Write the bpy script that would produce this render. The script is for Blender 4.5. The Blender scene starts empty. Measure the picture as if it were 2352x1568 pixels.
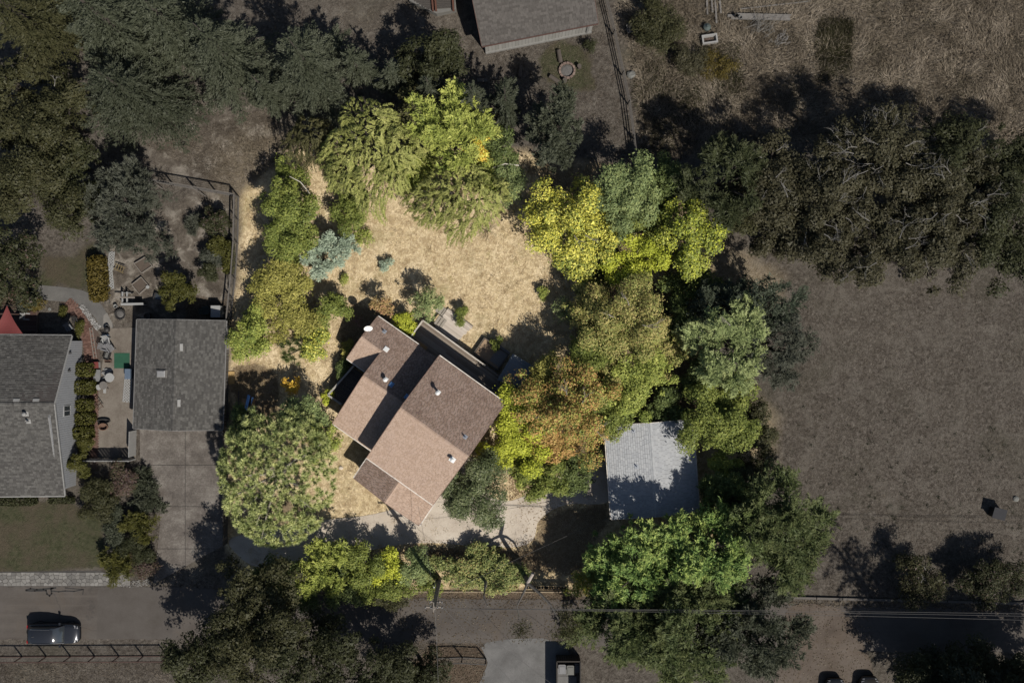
import bpy, math, random
import numpy as np
from mathutils import Vector, Matrix
random.seed(7); RNG = np.random.default_rng(7)
SC = bpy.context.scene
COL = SC.collection
# ------------------------------------------------------------------ camera, sky, sun, exposure
CAM_H = 85.0          # drone height above the ground, metres
PPM = 25.0            # photograph units (2352 across) per metre on the ground
cam_d = bpy.data.cameras.new('drone_camera'); cam = bpy.data.objects.new('drone_camera', cam_d); COL.objects.link(cam)
cam.location = (0, 0, CAM_H); cam.rotation_euler = (0, 0, 0)
cam_d.sensor_fit = 'HORIZONTAL'; cam_d.angle_x = 2*math.atan(1176/PPM/CAM_H); cam_d.clip_end = 2000; cam_d.clip_start = 0.5
SC.camera = cam
SUN_EL = math.radians(49); SUN_DIR = Vector((0.61*math.cos(SUN_EL), -0.79*math.cos(SUN_EL), math.sin(SUN_EL))).normalized()
world = bpy.data.worlds.new('World'); SC.world = world; world.use_nodes = True
wn = world.node_tree; wn.nodes.clear()
sky = wn.nodes.new('ShaderNodeTexSky'); sky.sky_type = 'NISHITA'; sky.sun_disc = False
sky.sun_elevation = SUN_EL; sky.sun_rotation = math.atan2(SUN_DIR.x, SUN_DIR.y)
bg = wn.nodes.new('ShaderNodeBackground'); bg.inputs['Strength'].default_value = 0.06
wo = wn.nodes.new('ShaderNodeOutputWorld')
wn.links.new(sky.outputs[0], bg.inputs[0]); wn.links.new(bg.outputs[0], wo.inputs[0])
sun_d = bpy.data.lights.new('sun', 'SUN'); sun_d.energy = 5.0; sun_d.angle = math.radians(0.53); sun_d.color = (1.0, 0.95, 0.87)
sun = bpy.data.objects.new('sun', sun_d); COL.objects.link(sun); sun.location = (40, -50, 80)
sun.rotation_euler = SUN_DIR.to_track_quat('Z', 'Y').to_euler()
vs = SC.view_settings; vs.view_transform = 'Standard'; vs.look = 'None'; vs.gamma = 1; vs.exposure = 0.6; vs.use_curve_mapping = False
SC.cycles.max_bounces = 5; SC.cycles.transparent_max_bounces = 4; SC.cycles.diffuse_bounces = 3

# ------------------------------------------------------------------ helpers
def W(px, py, z=0.0):
    k = (CAM_H - z)/CAM_H/PPM
    return Vector(((px-1176)*k, (784-py)*k, z))
def plane_from(a, b, c):
    n = (b-a).cross(c-a).normalized()
    if n.z < 0: n = -n
    return a, n
def on_plane(px, py, pl):
    d = Vector(((px-1176)/PPM/CAM_H, (784-py)/PPM/CAM_H, -1.0)); o = Vector((0, 0, CAM_H))
    t = (pl[0]-o).dot(pl[1])/d.dot(pl[1]); return o + d*t

MATS = {}
GAIN = 1/1.5   # base colours below were chosen at exposure 0; scaled for this exposure; dimming outside the lot sits in the colours
def nmat(name):
    m = bpy.data.materials.new(name); m.use_nodes = True; nt = m.node_tree; nt.nodes.clear()
    out = nt.nodes.new('ShaderNodeOutputMaterial'); b = nt.nodes.new('ShaderNodeBsdfPrincipled')
    nt.links.new(b.outputs[0], out.inputs[0]); return m, nt, b, out
def ramp(nt, cols, pos=None, g=None):
    g = GAIN if g is None else g; cols = [tuple(min(0.9, x*g) for x in c) for c in cols]
    r = nt.nodes.new('ShaderNodeValToRGB'); e = r.color_ramp.elements
    while len(e) < len(cols): e.new(0.5)
    for i, c in enumerate(cols):
        e[i].position = pos[i] if pos else i/(len(cols)-1)
    for i, c in enumerate(cols): e[i].color = (*c, 1)
    return r
def coords(nt): return nt.nodes.new('ShaderNodeTexCoord').outputs['Object']
def geopos(nt): return nt.nodes.new('ShaderNodeNewGeometry').outputs['Position']
def noise(nt, scale, detail=4, rough=0.6, vec=None, dist=0.0):
    n = nt.nodes.new('ShaderNodeTexNoise'); n.inputs['Scale'].default_value = scale; n.inputs['Detail'].default_value = detail
    n.inputs['Roughness'].default_value = rough; n.inputs['Distortion'].default_value = dist
    nt.links.new(vec if vec is not None else geopos(nt), n.inputs['Vector']); return n
def mixc(nt, fac, a, b, mode='MIX'):
    m = nt.nodes.new('ShaderNodeMix'); m.data_type = 'RGBA'; m.blend_type = mode
    def s(i, x):
        if isinstance(x, tuple): i.default_value = (x[0]*GAIN, x[1]*GAIN, x[2]*GAIN, 1)
        elif isinstance(x, (int, float)): i.default_value = x
        else: nt.links.new(x, i)
    s(m.inputs[0], fac); s(m.inputs[6], a); s(m.inputs[7], b); return m.outputs[2]
def maprange(nt, x, a, b, c=0.0, d=1.0):
    m = nt.nodes.new('ShaderNodeMapRange'); nt.links.new(x, m.inputs[0])
    for i, v in enumerate((a, b, c, d)): m.inputs[i+1].default_value = v
    return m.outputs[0]
def bump(nt, b, h, strength=0.5, dist=0.05):
    n = nt.nodes.new('ShaderNodeBump'); n.inputs['Strength'].default_value = strength; n.inputs['Distance'].default_value = dist
    nt.links.new(h, n.inputs['Height']); nt.links.new(n.outputs[0], b.inputs['Normal'])
def M(name, col, rough=0.8, var=0.18, scale=3.0, metal=0.0, spec=0.3, bmp=0.0):
    """plain worn surface: colour broken up by two noises"""
    if name in MATS: return MATS[name]
    m, nt, b, out = nmat(name)
    lo = tuple(c*(1-var) for c in col); hi = tuple(min(1, c*(1+var)) for c in col)
    n1 = noise(nt, scale, 5, 0.65); n2 = noise(nt, scale*9, 3, 0.6)
    f = nt.nodes.new('ShaderNodeMath'); f.operation = 'ADD'; nt.links.new(n1.outputs[0], f.inputs[0]); nt.links.new(n2.outputs[0], f.inputs[1])
    r = ramp(nt, [lo, hi]); nt.links.new(maprange(nt, f.outputs[0], 0.7, 1.3), r.inputs[0])
    nt.links.new(r.outputs[0], b.inputs['Base Color']); b.inputs['Roughness'].default_value = rough
    b.inputs['Metallic'].default_value = metal; b.inputs['Specular IOR Level'].default_value = spec
    if bmp: bump(nt, b, n2.outputs[0], bmp, 0.02)
    MATS[name] = m; return m
def Mvar(name, cols, rough=0.85, stain=None, stain_amt=0.5, stain_scale=0.6, pos=None, fine=None):
    """colour picked per piece through the face attribute 'var'; optional mottled stain"""
    if name in MATS: return MATS[name]
    m, nt, b, out = nmat(name)
    a = nt.nodes.new('ShaderNodeAttribute'); a.attribute_name = 'var'
    r = ramp(nt, cols, pos); nt.links.new(a.outputs['Fac'], r.inputs[0]); c = r.outputs[0]
    if fine:
        n0 = noise(nt, fine, 4, 0.7); c = mixc(nt, 0.35, c, n0.outputs[1], 'OVERLAY') if False else mixc(nt, maprange(nt, n0.outputs[0], 0.3, 0.75, 0.0, 0.35), c, tuple(x*0.45 for x in cols[0]))
    if stain:
        n = noise(nt, stain_scale, 6, 0.7, dist=0.4); c = mixc(nt, maprange(nt, n.outputs[0], 0.5, 0.72, 0, stain_amt), c, stain)
    nt.links.new(c, b.inputs['Base Color']); b.inputs['Roughness'].default_value = rough; b.inputs['Specular IOR Level'].default_value = 0.25
    MATS[name] = m; return m

def tag(o, label=None, cat=None, group=None, kind=None):
    if label: o['label'] = label
    if cat: o['category'] = cat
    if group: o['group'] = group
    if kind: o['kind'] = kind
    return o
def thing(name, label, cat, loc=(0, 0, 0), rz=0.0, group=None):
    e = bpy.data.objects.new(name, None); COL.objects.link(e); e.location = loc; e.rotation_euler = (0, 0, rz)
    e.empty_display_size = 0.3
    return tag(e, label, cat, group)
def root_loc(o):
    s = Vector((0, 0, 0))
    while o is not None: s += Vector(o.location); o = o.parent
    return s
def mesh_obj(name, verts, faces, mat, parent=None, var=None, smooth=False, local=False):
    me = bpy.data.meshes.new(name)
    if parent is not None and not local:
        r = root_loc(parent); verts = [(v[0]-r.x, v[1]-r.y, v[2]-r.z) for v in verts]
    me.from_pydata([tuple(v) for v in verts], [], faces); 
    if smooth: me.polygons.foreach_set('use_smooth', [True]*len(me.polygons))
    if var is not None:
        at = me.attributes.new('var', 'FLOAT', 'FACE'); at.data.foreach_set('value', list(var))
    if mat: me.materials.append(mat)
    o = bpy.data.objects.new(name, me); COL.objects.link(o)
    if parent is not None: o.parent = parent
    return o
class MB:
    def __init__(s): s.v = []; s.f = []; s.var = []
    def add(s, vs, fs, var=None):
        k = len(s.v); s.v += [tuple(x) for x in vs]; s.f += [tuple(i+k for i in f) for f in fs]
        s.var += [random.random() if var is None else var]*len(fs); return s
    def box(s, c, sx, sy, sz, rz=0.0, var=None, taper=1.0):
        """box standing on c"""
        c = Vector(c); ca, sa = math.cos(rz), math.sin(rz); vs = []
        for z, t in ((0, 1), (sz, taper)):
            for x, y in ((-1, -1), (1, -1), (1, 1), (-1, 1)):
                a, b = x*sx/2*t, y*sy/2*t; vs.append((c.x+a*ca-b*sa, c.y+a*sa+b*ca, c.z+z))
        return s.add(vs, [(3, 2, 1, 0), (4, 5, 6, 7), (0, 1, 5, 4), (1, 2, 6, 5), (2, 3, 7, 6), (3, 0, 4, 7)], var)
    def bar(s, a, b, w, h, var=None):
        """beam between two points, w across, h tall"""
        a, b = Vector(a), Vector(b); d = (b-a).normalized(); up = Vector((0, 0, 1))
        if abs(d.z) > 0.95: up = Vector((1, 0, 0))
        sd = d.cross(up).normalized()*w/2; u = sd.cross(d).normalized()*h/2
        vs = [p+i*sd+j*u for p in (a, b) for i, j in ((-1, -1), (1, -1), (1, 1), (-1, 1))]
        return s.add(vs, [(0, 1, 2, 3), (7, 6, 5, 4), (0, 4, 5, 1), (1, 5, 6, 2), (2, 6, 7, 3), (3, 7, 4, 0)], var)
    def tube(s, pts, rads, n=6, var=None):
        pts = [Vector(p) for p in pts]; vs = []; fs = []
        if isinstance(rads, (int, float)): rads = [rads]*len(pts)
        for i, p in enumerate(pts):
            d = (pts[min(i+1, len(pts)-1)]-pts[max(i-1, 0)]).normalized()
            up = Vector((0, 0, 1)) if abs(d.z) < 0.9 else Vector((1, 0, 0))
            a = d.cross(up).normalized(); b = a.cross(d)
            for k in range(n):
                t = 2*math.pi*k/n; vs.append(p+(a*math.cos(t)+b*math.sin(t))*rads[i])
        for i in range(len(pts)-1):
            for k in range(n): fs.append((i*n+k, i*n+(k+1) % n, (i+1)*n+(k+1) % n, (i+1)*n+k))
        fs.append(tuple(range(n))[::-1]); fs.append(tuple((len(pts)-1)*n+k for k in range(n)))
        return s.add(vs, fs, var)
    def prism(s, poly, z0, z1, var=None):
        n = len(poly); vs = [(p[0], p[1], z0) for p in poly]+[(p[0], p[1], z1) for p in poly]
        return s.add(vs, [tuple(range(n))[::-1], tuple(range(n, 2*n))]+[(i, (i+1) % n, n+(i+1) % n, n+i) for i in range(n)], var)
    def slab(s, pts, th, var=None):
        """thick sheet hanging th below the polygon pts (vertically)"""
        n = len(pts); pts = [Vector(p) for p in pts]; dn = Vector((0, 0, -th))
        return s.add(pts+[p+dn for p in pts], [tuple(range(n)), tuple(range(n, 2*n))[::-1]]+[(i, n+i, n+(i+1) % n, (i+1) % n) for i in range(n)], var)
    def lathe(s, prof, c=(0, 0, 0), n=16, var=None):
        c = Vector(c); vs = []; fs = []
        for r, z in prof:
            for k in range(n): t = 2*math.pi*k/n; vs.append((c.x+r*math.cos(t), c.y+r*math.sin(t), c.z+z))
        for i in range(len(prof)-1):
            for k in range(n): fs.append((i*n+k, i*n+(k+1) % n, (i+1)*n+(k+1) % n, (i+1)*n+k))
        fs.append(tuple(range(n))[::-1]); fs.append(tuple((len(prof)-1)*n+k for k in range(n)))
        return s.add(vs, fs, var)
    def build(s, name, mat, parent=None, smooth=False, local=False, kind=None, label=None):
        o = mesh_obj(name, s.v, s.f, mat, parent, s.var, smooth, local); tag(o, label, kind=kind); return o
def part(name, mat, parent, fn, **kw):
    m = MB(); fn(m); return m.build(name, mat, parent, **kw)
def copy_tree(o, parent=None):
    c = o.copy(); COL.objects.link(c); c.parent = parent
    for ch in list(o.children): copy_tree(ch, c)
    return c
def single(name, mb, mat, label, cat, group=None, smooth=False, loc=None):
    """a thing that is one mesh, its origin at its base"""
    if loc is None:
        xs = [v[0] for v in mb.v]; ys = [v[1] for v in mb.v]; zs = [v[2] for v in mb.v]
        loc = Vector(((min(xs)+max(xs))/2, (min(ys)+max(ys))/2, min(zs)))
    loc = Vector(loc); vv = [(v[0]-loc.x, v[1]-loc.y, v[2]-loc.z) for v in mb.v]
    o = mesh_obj(name, vv, mb.f, mat, None, mb.var, smooth); o.location = loc
    return tag(o, label, cat, group)
def clip2(poly, clip):
    """Sutherland-Hodgman against a convex counter-clockwise polygon"""
    out = poly
    for i in range(len(clip)):
        ax, ay = clip[i]; bx, by = clip[(i+1) % len(clip)]; inp = out; out = []
        if not inp: break
        def side(p): return (bx-ax)*(p[1]-ay)-(by-ay)*(p[0]-ax)
        for j in range(len(inp)):
            p, q = inp[j], inp[(j+1) % len(inp)]; sp, sq = side(p), side(q)
            if sp >= 0: out.append(p)
            if (sp >= 0) != (sq >= 0):
                t = sp/(sp-sq); out.append((p[0]+(q[0]-p[0])*t, p[1]+(q[1]-p[1])*t))
    return out
def frame_of(poly):
    """local 2D frame of a roof plane: u along its first edge (the eave), v up the slope"""
    o = poly[0]; n = Vector((0, 0, 0))
    for i in range(len(poly)): n += poly[i].cross(poly[(i+1) % len(poly)])
    n.normalize()
    if n.z < 0: n = -n
    u = (poly[1]-poly[0]).normalized(); v = n.cross(u)
    cen = sum(poly, Vector())/len(poly)
    if v.dot(cen-o) < 0: u = -u; v = n.cross(u)
    p2 = [((p-o).dot(u), (p-o).dot(v)) for p in poly]
    ar = sum(p2[i][0]*p2[(i+1) % len(p2)][1]-p2[(i+1) % len(p2)][0]*p2[i][1] for i in range(len(p2)))
    if ar < 0: p2 = p2[::-1]
    return o, u, v, n, p2
def roof_slope(parent, poly, mat, tab=0.3, course=0.15, th=0.14, under=None, gap=0.016):
    """one roof plane: a deck slab with every shingle laid on it as its own little wedge"""
    poly = [Vector(p) for p in poly]; o, u, v, n, p2 = frame_of(poly)
    deck = MB(); deck.slab(poly if (poly[1]-poly[0]).cross(poly[2]-poly[1]).z > 0 else poly[::-1], th)
    d = deck.build('roof_deck', under or M('roof_underlay', (0.06, 0.05, 0.045)), parent)
    mb = MB(); x0 = min(p[0] for p in p2); x1 = max(p[0] for p in p2); y1 = max(p[1] for p in p2)
    j = 0; y = 0.0
    while y < y1:
        x = x0-random.random()*tab
        while x < x1:
            w = tab*random.uniform(0.72, 1.25); yy = y-random.random()*0.02
            rect = [(x, yy), (x+w-gap, yy), (x+w-gap, y+course), (x, y+course)]
            cp = clip2(rect, p2)
            if len(cp) >= 3:
                lift = random.uniform(0.02, 0.045)
                top = [o+u*a+v*b+n*(0.008+lift*(1-(b-yy)/(course+0.03))) for a, b in cp]; k = len(top)
                low = [o+u*a+v*b+n*0.002 for a, b in cp]
                mb.add(top+low, [tuple(range(k))]+[(i, k+i, k+(i+1) % k, (i+1) % k) for i in range(k)], random.random())
            x += w
        y += course; j += 1
    mb.build('shingles', mat, d, kind='stuff')
    return d
# ------------------------------------------------------------------ ground
def poly_w(pts): return np.array([W(x, y)[:2] for x, y in pts])
def sdist(P, poly):
    """signed distance (positive inside) of points P (n,2) to polygon"""
    d = np.full(len(P), 1e9); ins = np.zeros(len(P), bool); n = len(poly)
    for i in range(n):
        a = poly[i]; b = poly[(i+1) % n]; e = b-a; w = P-a
        t = np.clip((w@e)/(e@e+1e-12), 0, 1); q = w-np.outer(t, e); d = np.minimum(d, np.sqrt((q**2).sum(1)))
        c = ((a[1] > P[:, 1]) != (b[1] > P[:, 1])); 
        with np.errstate(divide='ignore', invalid='ignore'):
            xi = (b[0]-a[0])*(P[:, 1]-a[1])/(b[1]-a[1]+1e-12)+a[0]
        ins ^= c & (P[:, 0] < xi)
    return np.where(ins, d, -d)
def vnoise(P, s, seed=0):
    """cheap smooth value noise for layout work"""
    r = np.random.default_rng(seed); T = r.random((64, 64)); q = P/s; i = np.floor(q).astype(int); f = q-i; f = f*f*(3-2*f)
    g = lambda a, b: T[a % 64, b % 64]
    return (g(i[:, 0], i[:, 1])*(1-f[:, 0])+g(i[:, 0]+1, i[:, 1])*f[:, 0])*(1-f[:, 1])+(g(i[:, 0], i[:, 1]+1)*(1-f[:, 0])+g(i[:, 0]+1, i[:, 1]+1)*f[:, 0])*f[:, 1]
LOT = [(549, 452), (600, 400), (660, 350), (780, 330), (1180, 350), (1500, 400), (1640, 540), (1640, 700), (1610, 800), (1620, 920), (1745, 1030), (1650, 1150), (1640, 1357), (640, 1357), (545, 1300), (523, 1250), (527, 990), (527, 740), (549, 640)]
step = 0.5; gx = np.arange(-72, 72.01, step); gy = np.arange(-52, 52.01, step)
GX, GY = np.meshgrid(gx, gy); GP = np.stack([GX.ravel(), GY.ravel()], 1)
wob = (vnoise(GP, 1.3, 1)-0.5)*1.3+(vnoise(GP, 3.7, 2)-0.5)*1.5
def zone(pts, soft, w=1.0): return np.clip((sdist(GP, poly_w(pts))+wob*w)/soft+0.5, 0, 1)
z_gold = np.clip((sdist(GP, poly_w(LOT))+wob*0.25)/0.7+0.5, 0, 1)  # brightness step between lot and surroundings is drawn into the ground colour
z_gold = np.maximum(z_gold, 0.22*zone([(570, 330), (660, 300), (690, 330), (640, 400), (555, 455), (500, 420)], 4.0))
z_gold = np.maximum(z_gold, 0.22*zone([(1610, 570), (1700, 550), (1790, 640), (1780, 690), (1640, 690)], 2.0))
z_gold = np.maximum(z_gold, 0.35*zone([(1740, 930), (1790, 960), (1790, 1080), (1740, 1080)], 2.5))
z_lawn = np.maximum(zone([(-200, 1160), (150, 1150), (235, 1190), (245, 1300), (-200, 1318)], 0.8, 0.3), zone([(85, 580), (215, 560), (212, 675), (85, 660)], 1.2))
z_lawn = np.maximum(z_lawn, zone([(1246, 130), (1300, 110), (1355, 120), (1358, 190), (1270, 210)], 0.7)*0.9)
z_pale = zone([(245, 560), (460, 430), (548, 460), (540, 640), (525, 735), (310, 740), (250, 745), (215, 760), (235, 700)], 1.5)
z_pale = np.maximum(z_pale, 1.0*zone([(330, 330), (480, 240), (650, 230), (640, 380), (540, 440), (350, 400)], 2.0))
z_pale = np.maximum(z_pale, 0.45*zone([(680, 0), (1080, 0), (1110, 130), (1000, 110), (800, 90)], 2.5))
z_weed = zone([(1400, -200), (2600, -200), (2600, 330), (1750, 330), (1480, 380)], 2.5)
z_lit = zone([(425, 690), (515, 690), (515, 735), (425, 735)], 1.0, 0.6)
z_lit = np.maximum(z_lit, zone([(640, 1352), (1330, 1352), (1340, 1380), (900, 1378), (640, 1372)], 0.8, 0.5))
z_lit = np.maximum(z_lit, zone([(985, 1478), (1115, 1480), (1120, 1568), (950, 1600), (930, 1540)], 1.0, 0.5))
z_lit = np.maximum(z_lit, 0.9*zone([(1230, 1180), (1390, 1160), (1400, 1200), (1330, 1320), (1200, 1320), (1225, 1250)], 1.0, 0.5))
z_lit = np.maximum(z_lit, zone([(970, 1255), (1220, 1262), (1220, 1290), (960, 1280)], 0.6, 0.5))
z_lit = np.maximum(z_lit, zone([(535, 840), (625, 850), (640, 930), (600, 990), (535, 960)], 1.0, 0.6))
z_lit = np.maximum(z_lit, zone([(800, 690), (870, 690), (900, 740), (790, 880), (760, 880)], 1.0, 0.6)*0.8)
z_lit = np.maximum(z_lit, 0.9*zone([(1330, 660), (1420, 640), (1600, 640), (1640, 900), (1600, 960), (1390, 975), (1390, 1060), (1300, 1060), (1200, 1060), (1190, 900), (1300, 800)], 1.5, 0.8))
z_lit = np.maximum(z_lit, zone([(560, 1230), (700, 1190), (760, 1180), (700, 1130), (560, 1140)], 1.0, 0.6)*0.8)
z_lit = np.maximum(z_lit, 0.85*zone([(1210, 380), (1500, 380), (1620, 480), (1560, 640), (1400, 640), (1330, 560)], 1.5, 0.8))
flat = np.zeros(len(GP)); hz = -(vnoise(GP, 0.9, 5)*0.03+vnoise(GP, 2.6, 6)*0.04)*(0.35+z_weed*2.2)
nx, ny = len(gx), len(gy)
me = bpy.data.meshes.new('ground'); me.vertices.add(nx*ny)
me.vertices.foreach_set('co', np.stack([GP[:, 0], GP[:, 1], hz], 1).ravel())
idx = np.arange(nx*ny).reshape(ny, nx); q = np.stack([idx[:-1, :-1], idx[:-1, 1:], idx[1:, 1:], idx[1:, :-1]], -1).reshape(-1, 4)
me.loops.add(q.size); me.loops.foreach_set('vertex_index', q.ravel()); me.polygons.add(len(q))
me.polygons.foreach_set('loop_start', np.arange(0, q.size, 4)); me.polygons.foreach_set('loop_total', np.full(len(q), 4)); me.polygons.foreach_set('use_smooth', np.ones(len(q), bool))
me.update()
for nm, chans in (('zone_a', (z_gold, z_lawn, z_pale)), ('zone_b', (z_weed, z_lit, flat))):
    a = me.color_attributes.new(nm, 'FLOAT_COLOR', 'POINT'); a.data.foreach_set('color', np.stack([*chans, np.ones(len(GP))], 1).ravel())
def ground_mat():
    m, nt, b, out = nmat('dry_ground'); L = nt.links
    def att(n):
        a = nt.nodes.new('ShaderNodeAttribute'); a.attribute_name = n; s = nt.nodes.new('ShaderNodeSeparateColor'); L.new(a.outputs['Color'], s.inputs[0]); return s.outputs
    A = att('zone_a'); B = att('zone_b')
    big = noise(nt, 0.12, 5, 0.6).outputs[0]; mid = noise(nt, 0.9, 6, 0.65, dist=0.5).outputs[0]; fine = noise(nt, 3.2, 8, 0.78, dist=0.6).outputs[0]
    # stretched straw: noise along a turning direction
    mp = nt.nodes.new('ShaderNodeMapping'); mp.inputs['Scale'].default_value = (13, 5, 1); mp.inputs['Rotation'].default_value = (0, 0, 0.7); L.new(geopos(nt), mp.inputs[0])
    straw = noise(nt, 1.0, 5, 0.7, vec=mp.outputs[0], dist=1.2).outputs[0]
    # field of dry mown weeds and soil, outside dimming mixed into its colours
    f1 = ramp(nt, [(0.03, 0.025, 0.02), (0.096, 0.082, 0.068), (0.2, 0.177, 0.152)], [0.34, 0.5, 0.68]); L.new(fine, f1.inputs[0])
    f2 = mixc(nt, maprange(nt, mid, 0.45, 0.7, 0, 0.6), f1.outputs[0], (0.066, 0.055, 0.045))
    f3 = mixc(nt, maprange(nt, noise(nt, 0.42, 7, 0.72, dist=1.0).outputs[0], 0.48, 0.64, 0, 0.75), f2, (0.145, 0.128, 0.108))
    field = mixc(nt, maprange(nt, big, 0.54, 0.7, 0, 0.5), f3, (0.058, 0.054, 0.037))
    g1 = ramp(nt, [(0.35, 0.25, 0.12), (0.71, 0.555, 0.32), (1.12, 0.94, 0.63)], [0.32, 0.5, 0.68]); L.new(straw, g1.inputs[0])
    g1b = mixc(nt, maprange(nt, fine, 0.42, 0.7, 0, 0.55), g1.outputs[0], (0.66, 0.52, 0.36))
    g2 = mixc(nt, maprange(nt, mid, 0.53, 0.72, 0, 0.7), g1b, (0.36, 0.25, 0.14))
    g3 = mixc(nt, maprange(nt, noise(nt, 0.5, 6, 0.7, dist=0.6).outputs[0], 0.5, 0.64, 0, 0.65), g2, (0.92, 0.755, 0.5))
    g4 = mixc(nt, maprange(nt, noise(nt, 2.1, 6, 0.75, dist=0.8).outputs[0], 0.47, 0.57, 0, 0.7), g3, (0.39, 0.285, 0.155))
    gold = mixc(nt, maprange(nt, noise(nt, 0.35, 5, 0.7).outputs[0], 0.52, 0.72, 0, 0.6), g4, (0.30, 0.255, 0.115))
    w1 = ramp(nt, [(0.055, 0.043, 0.03), (0.165, 0.135, 0.1), (0.30, 0.255, 0.2)], [0.36, 0.5, 0.64]); L.new(straw, w1.inputs[0])
    weed = mixc(nt, maprange(nt, noise(nt, 0.28, 4, 0.6).outputs[0], 0.5, 0.68, 0, 0.7), w1.outputs[0], (0.045, 0.046, 0.022))
    l1 = ramp(nt, [(0.03, 0.032, 0.016), (0.06, 0.062, 0.033), (0.085, 0.075, 0.048)], [0.3, 0.5, 0.7]); L.new(noise(nt, 2.2, 6, 0.7).outputs[0], l1.inputs[0])
    lawn = mixc(nt, maprange(nt, noise(nt, 0.3, 4, 0.6).outputs[0], 0.42, 0.58, 0, 0.8), l1.outputs[0], (0.085, 0.068, 0.048))
    p1 = ramp(nt, [(0.075, 0.062, 0.05), (0.135, 0.115, 0.094), (0.28, 0.25, 0.212)], [0.38, 0.52, 0.64]); L.new(mid, p1.inputs[0])
    pale = mixc(nt, maprange(nt, fine, 0.5, 0.75, 0, 0.5), p1.outputs[0], (0.17, 0.145, 0.115))
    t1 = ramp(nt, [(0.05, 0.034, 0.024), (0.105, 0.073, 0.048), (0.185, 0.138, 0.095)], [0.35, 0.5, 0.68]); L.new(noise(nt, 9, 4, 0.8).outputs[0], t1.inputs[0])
    def breakup(s): 
        ad = nt.nodes.new('ShaderNodeMath'); ad.operation = 'ADD'; L.new(s, ad.inputs[0]); L.new(maprange(nt, fine, 0.3, 0.7, -0.35, 0.35), ad.inputs[1])
        return maprange(nt, ad.outputs[0], 0.3, 0.7)
    c = mixc(nt, breakup(B[0]), field, weed); c = mixc(nt, A[2], c, pale); c = mixc(nt, breakup(A[1]), c, lawn); c = mixc(nt, A[0], c, gold)
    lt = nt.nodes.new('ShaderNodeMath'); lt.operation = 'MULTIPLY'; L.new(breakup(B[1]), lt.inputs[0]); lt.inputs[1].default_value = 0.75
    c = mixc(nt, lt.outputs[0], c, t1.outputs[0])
    L.new(c, b.inputs['Base Color']); b.inputs['Roughness'].default_value = 0.95; b.inputs['Specular IOR Level'].default_value = 0.1
    ad = nt.nodes.new('ShaderNodeMath'); ad.operation = 'ADD'; L.new(fine, ad.inputs[0]); L.new(straw, ad.inputs[1])
    bump(nt, b, ad.outputs[0], 0.9, 0.16); return m
GM = ground_mat(); me.materials.append(GM)
go = bpy.data.objects.new('ground', me); COL.objects.link(go); tag(go, kind='structure')
tm = M('far_field', (0.09, 0.075, 0.058), 0.95, 0.4, 0.4)
tag(mesh_obj('terrain', [(-900, -900, -0.3), (900, -900, -0.3), (900, 900, -0.3), (-900, 900, -0.3)], [(0, 1, 2, 3)], tm), kind='structure')

# ------------------------------------------------------------------ roads, drives and paths
def smooth_line(pts, n=6):
    """closed outline rounded by Catmull-Rom"""
    out = []; k = len(pts)
    for i in range(k):
        p0, p1, p2, p3 = (Vector(pts[(i+j-1) % k]) for j in range(4))
        for t in range(n):
            t /= n; out.append(0.5*((2*p1)+(p2-p0)*t+(2*p0-5*p1+4*p2-p3)*t*t+(3*p1-p0-3*p2+p3)*t**3))
    return [tuple(p) for p in out]
def sheet(name, pts, z, mat, th=0.06, sm=0, jit=0.0, dense=0):
    pp = smooth_line(pts, sm) if sm else pts
    if dense: pp = [(a[0]+(b[0]-a[0])*i/k, a[1]+(b[1]-a[1])*i/k) for a, b in zip(pp, list(pp[1:])+[pp[0]]) for k in [max(1, int(math.hypot(b[0]-a[0], b[1]-a[1])/dense))] for i in range(k)]
    ww = [W(x, y) for x, y in pp]
    if jit: ww = [Vector((p.x+random.uniform(-jit, jit), p.y+random.uniform(-jit, jit), 0)) for p in ww]
    ar = sum(ww[i].x*ww[(i+1) % len(ww)].y-ww[(i+1) % len(ww)].x*ww[i].y for i in range(len(ww)))
    if ar < 0: ww = ww[::-1]
    mb = MB(); mb.prism(ww, z-th, z); return tag(mb.build(name, mat), kind='structure')
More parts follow.
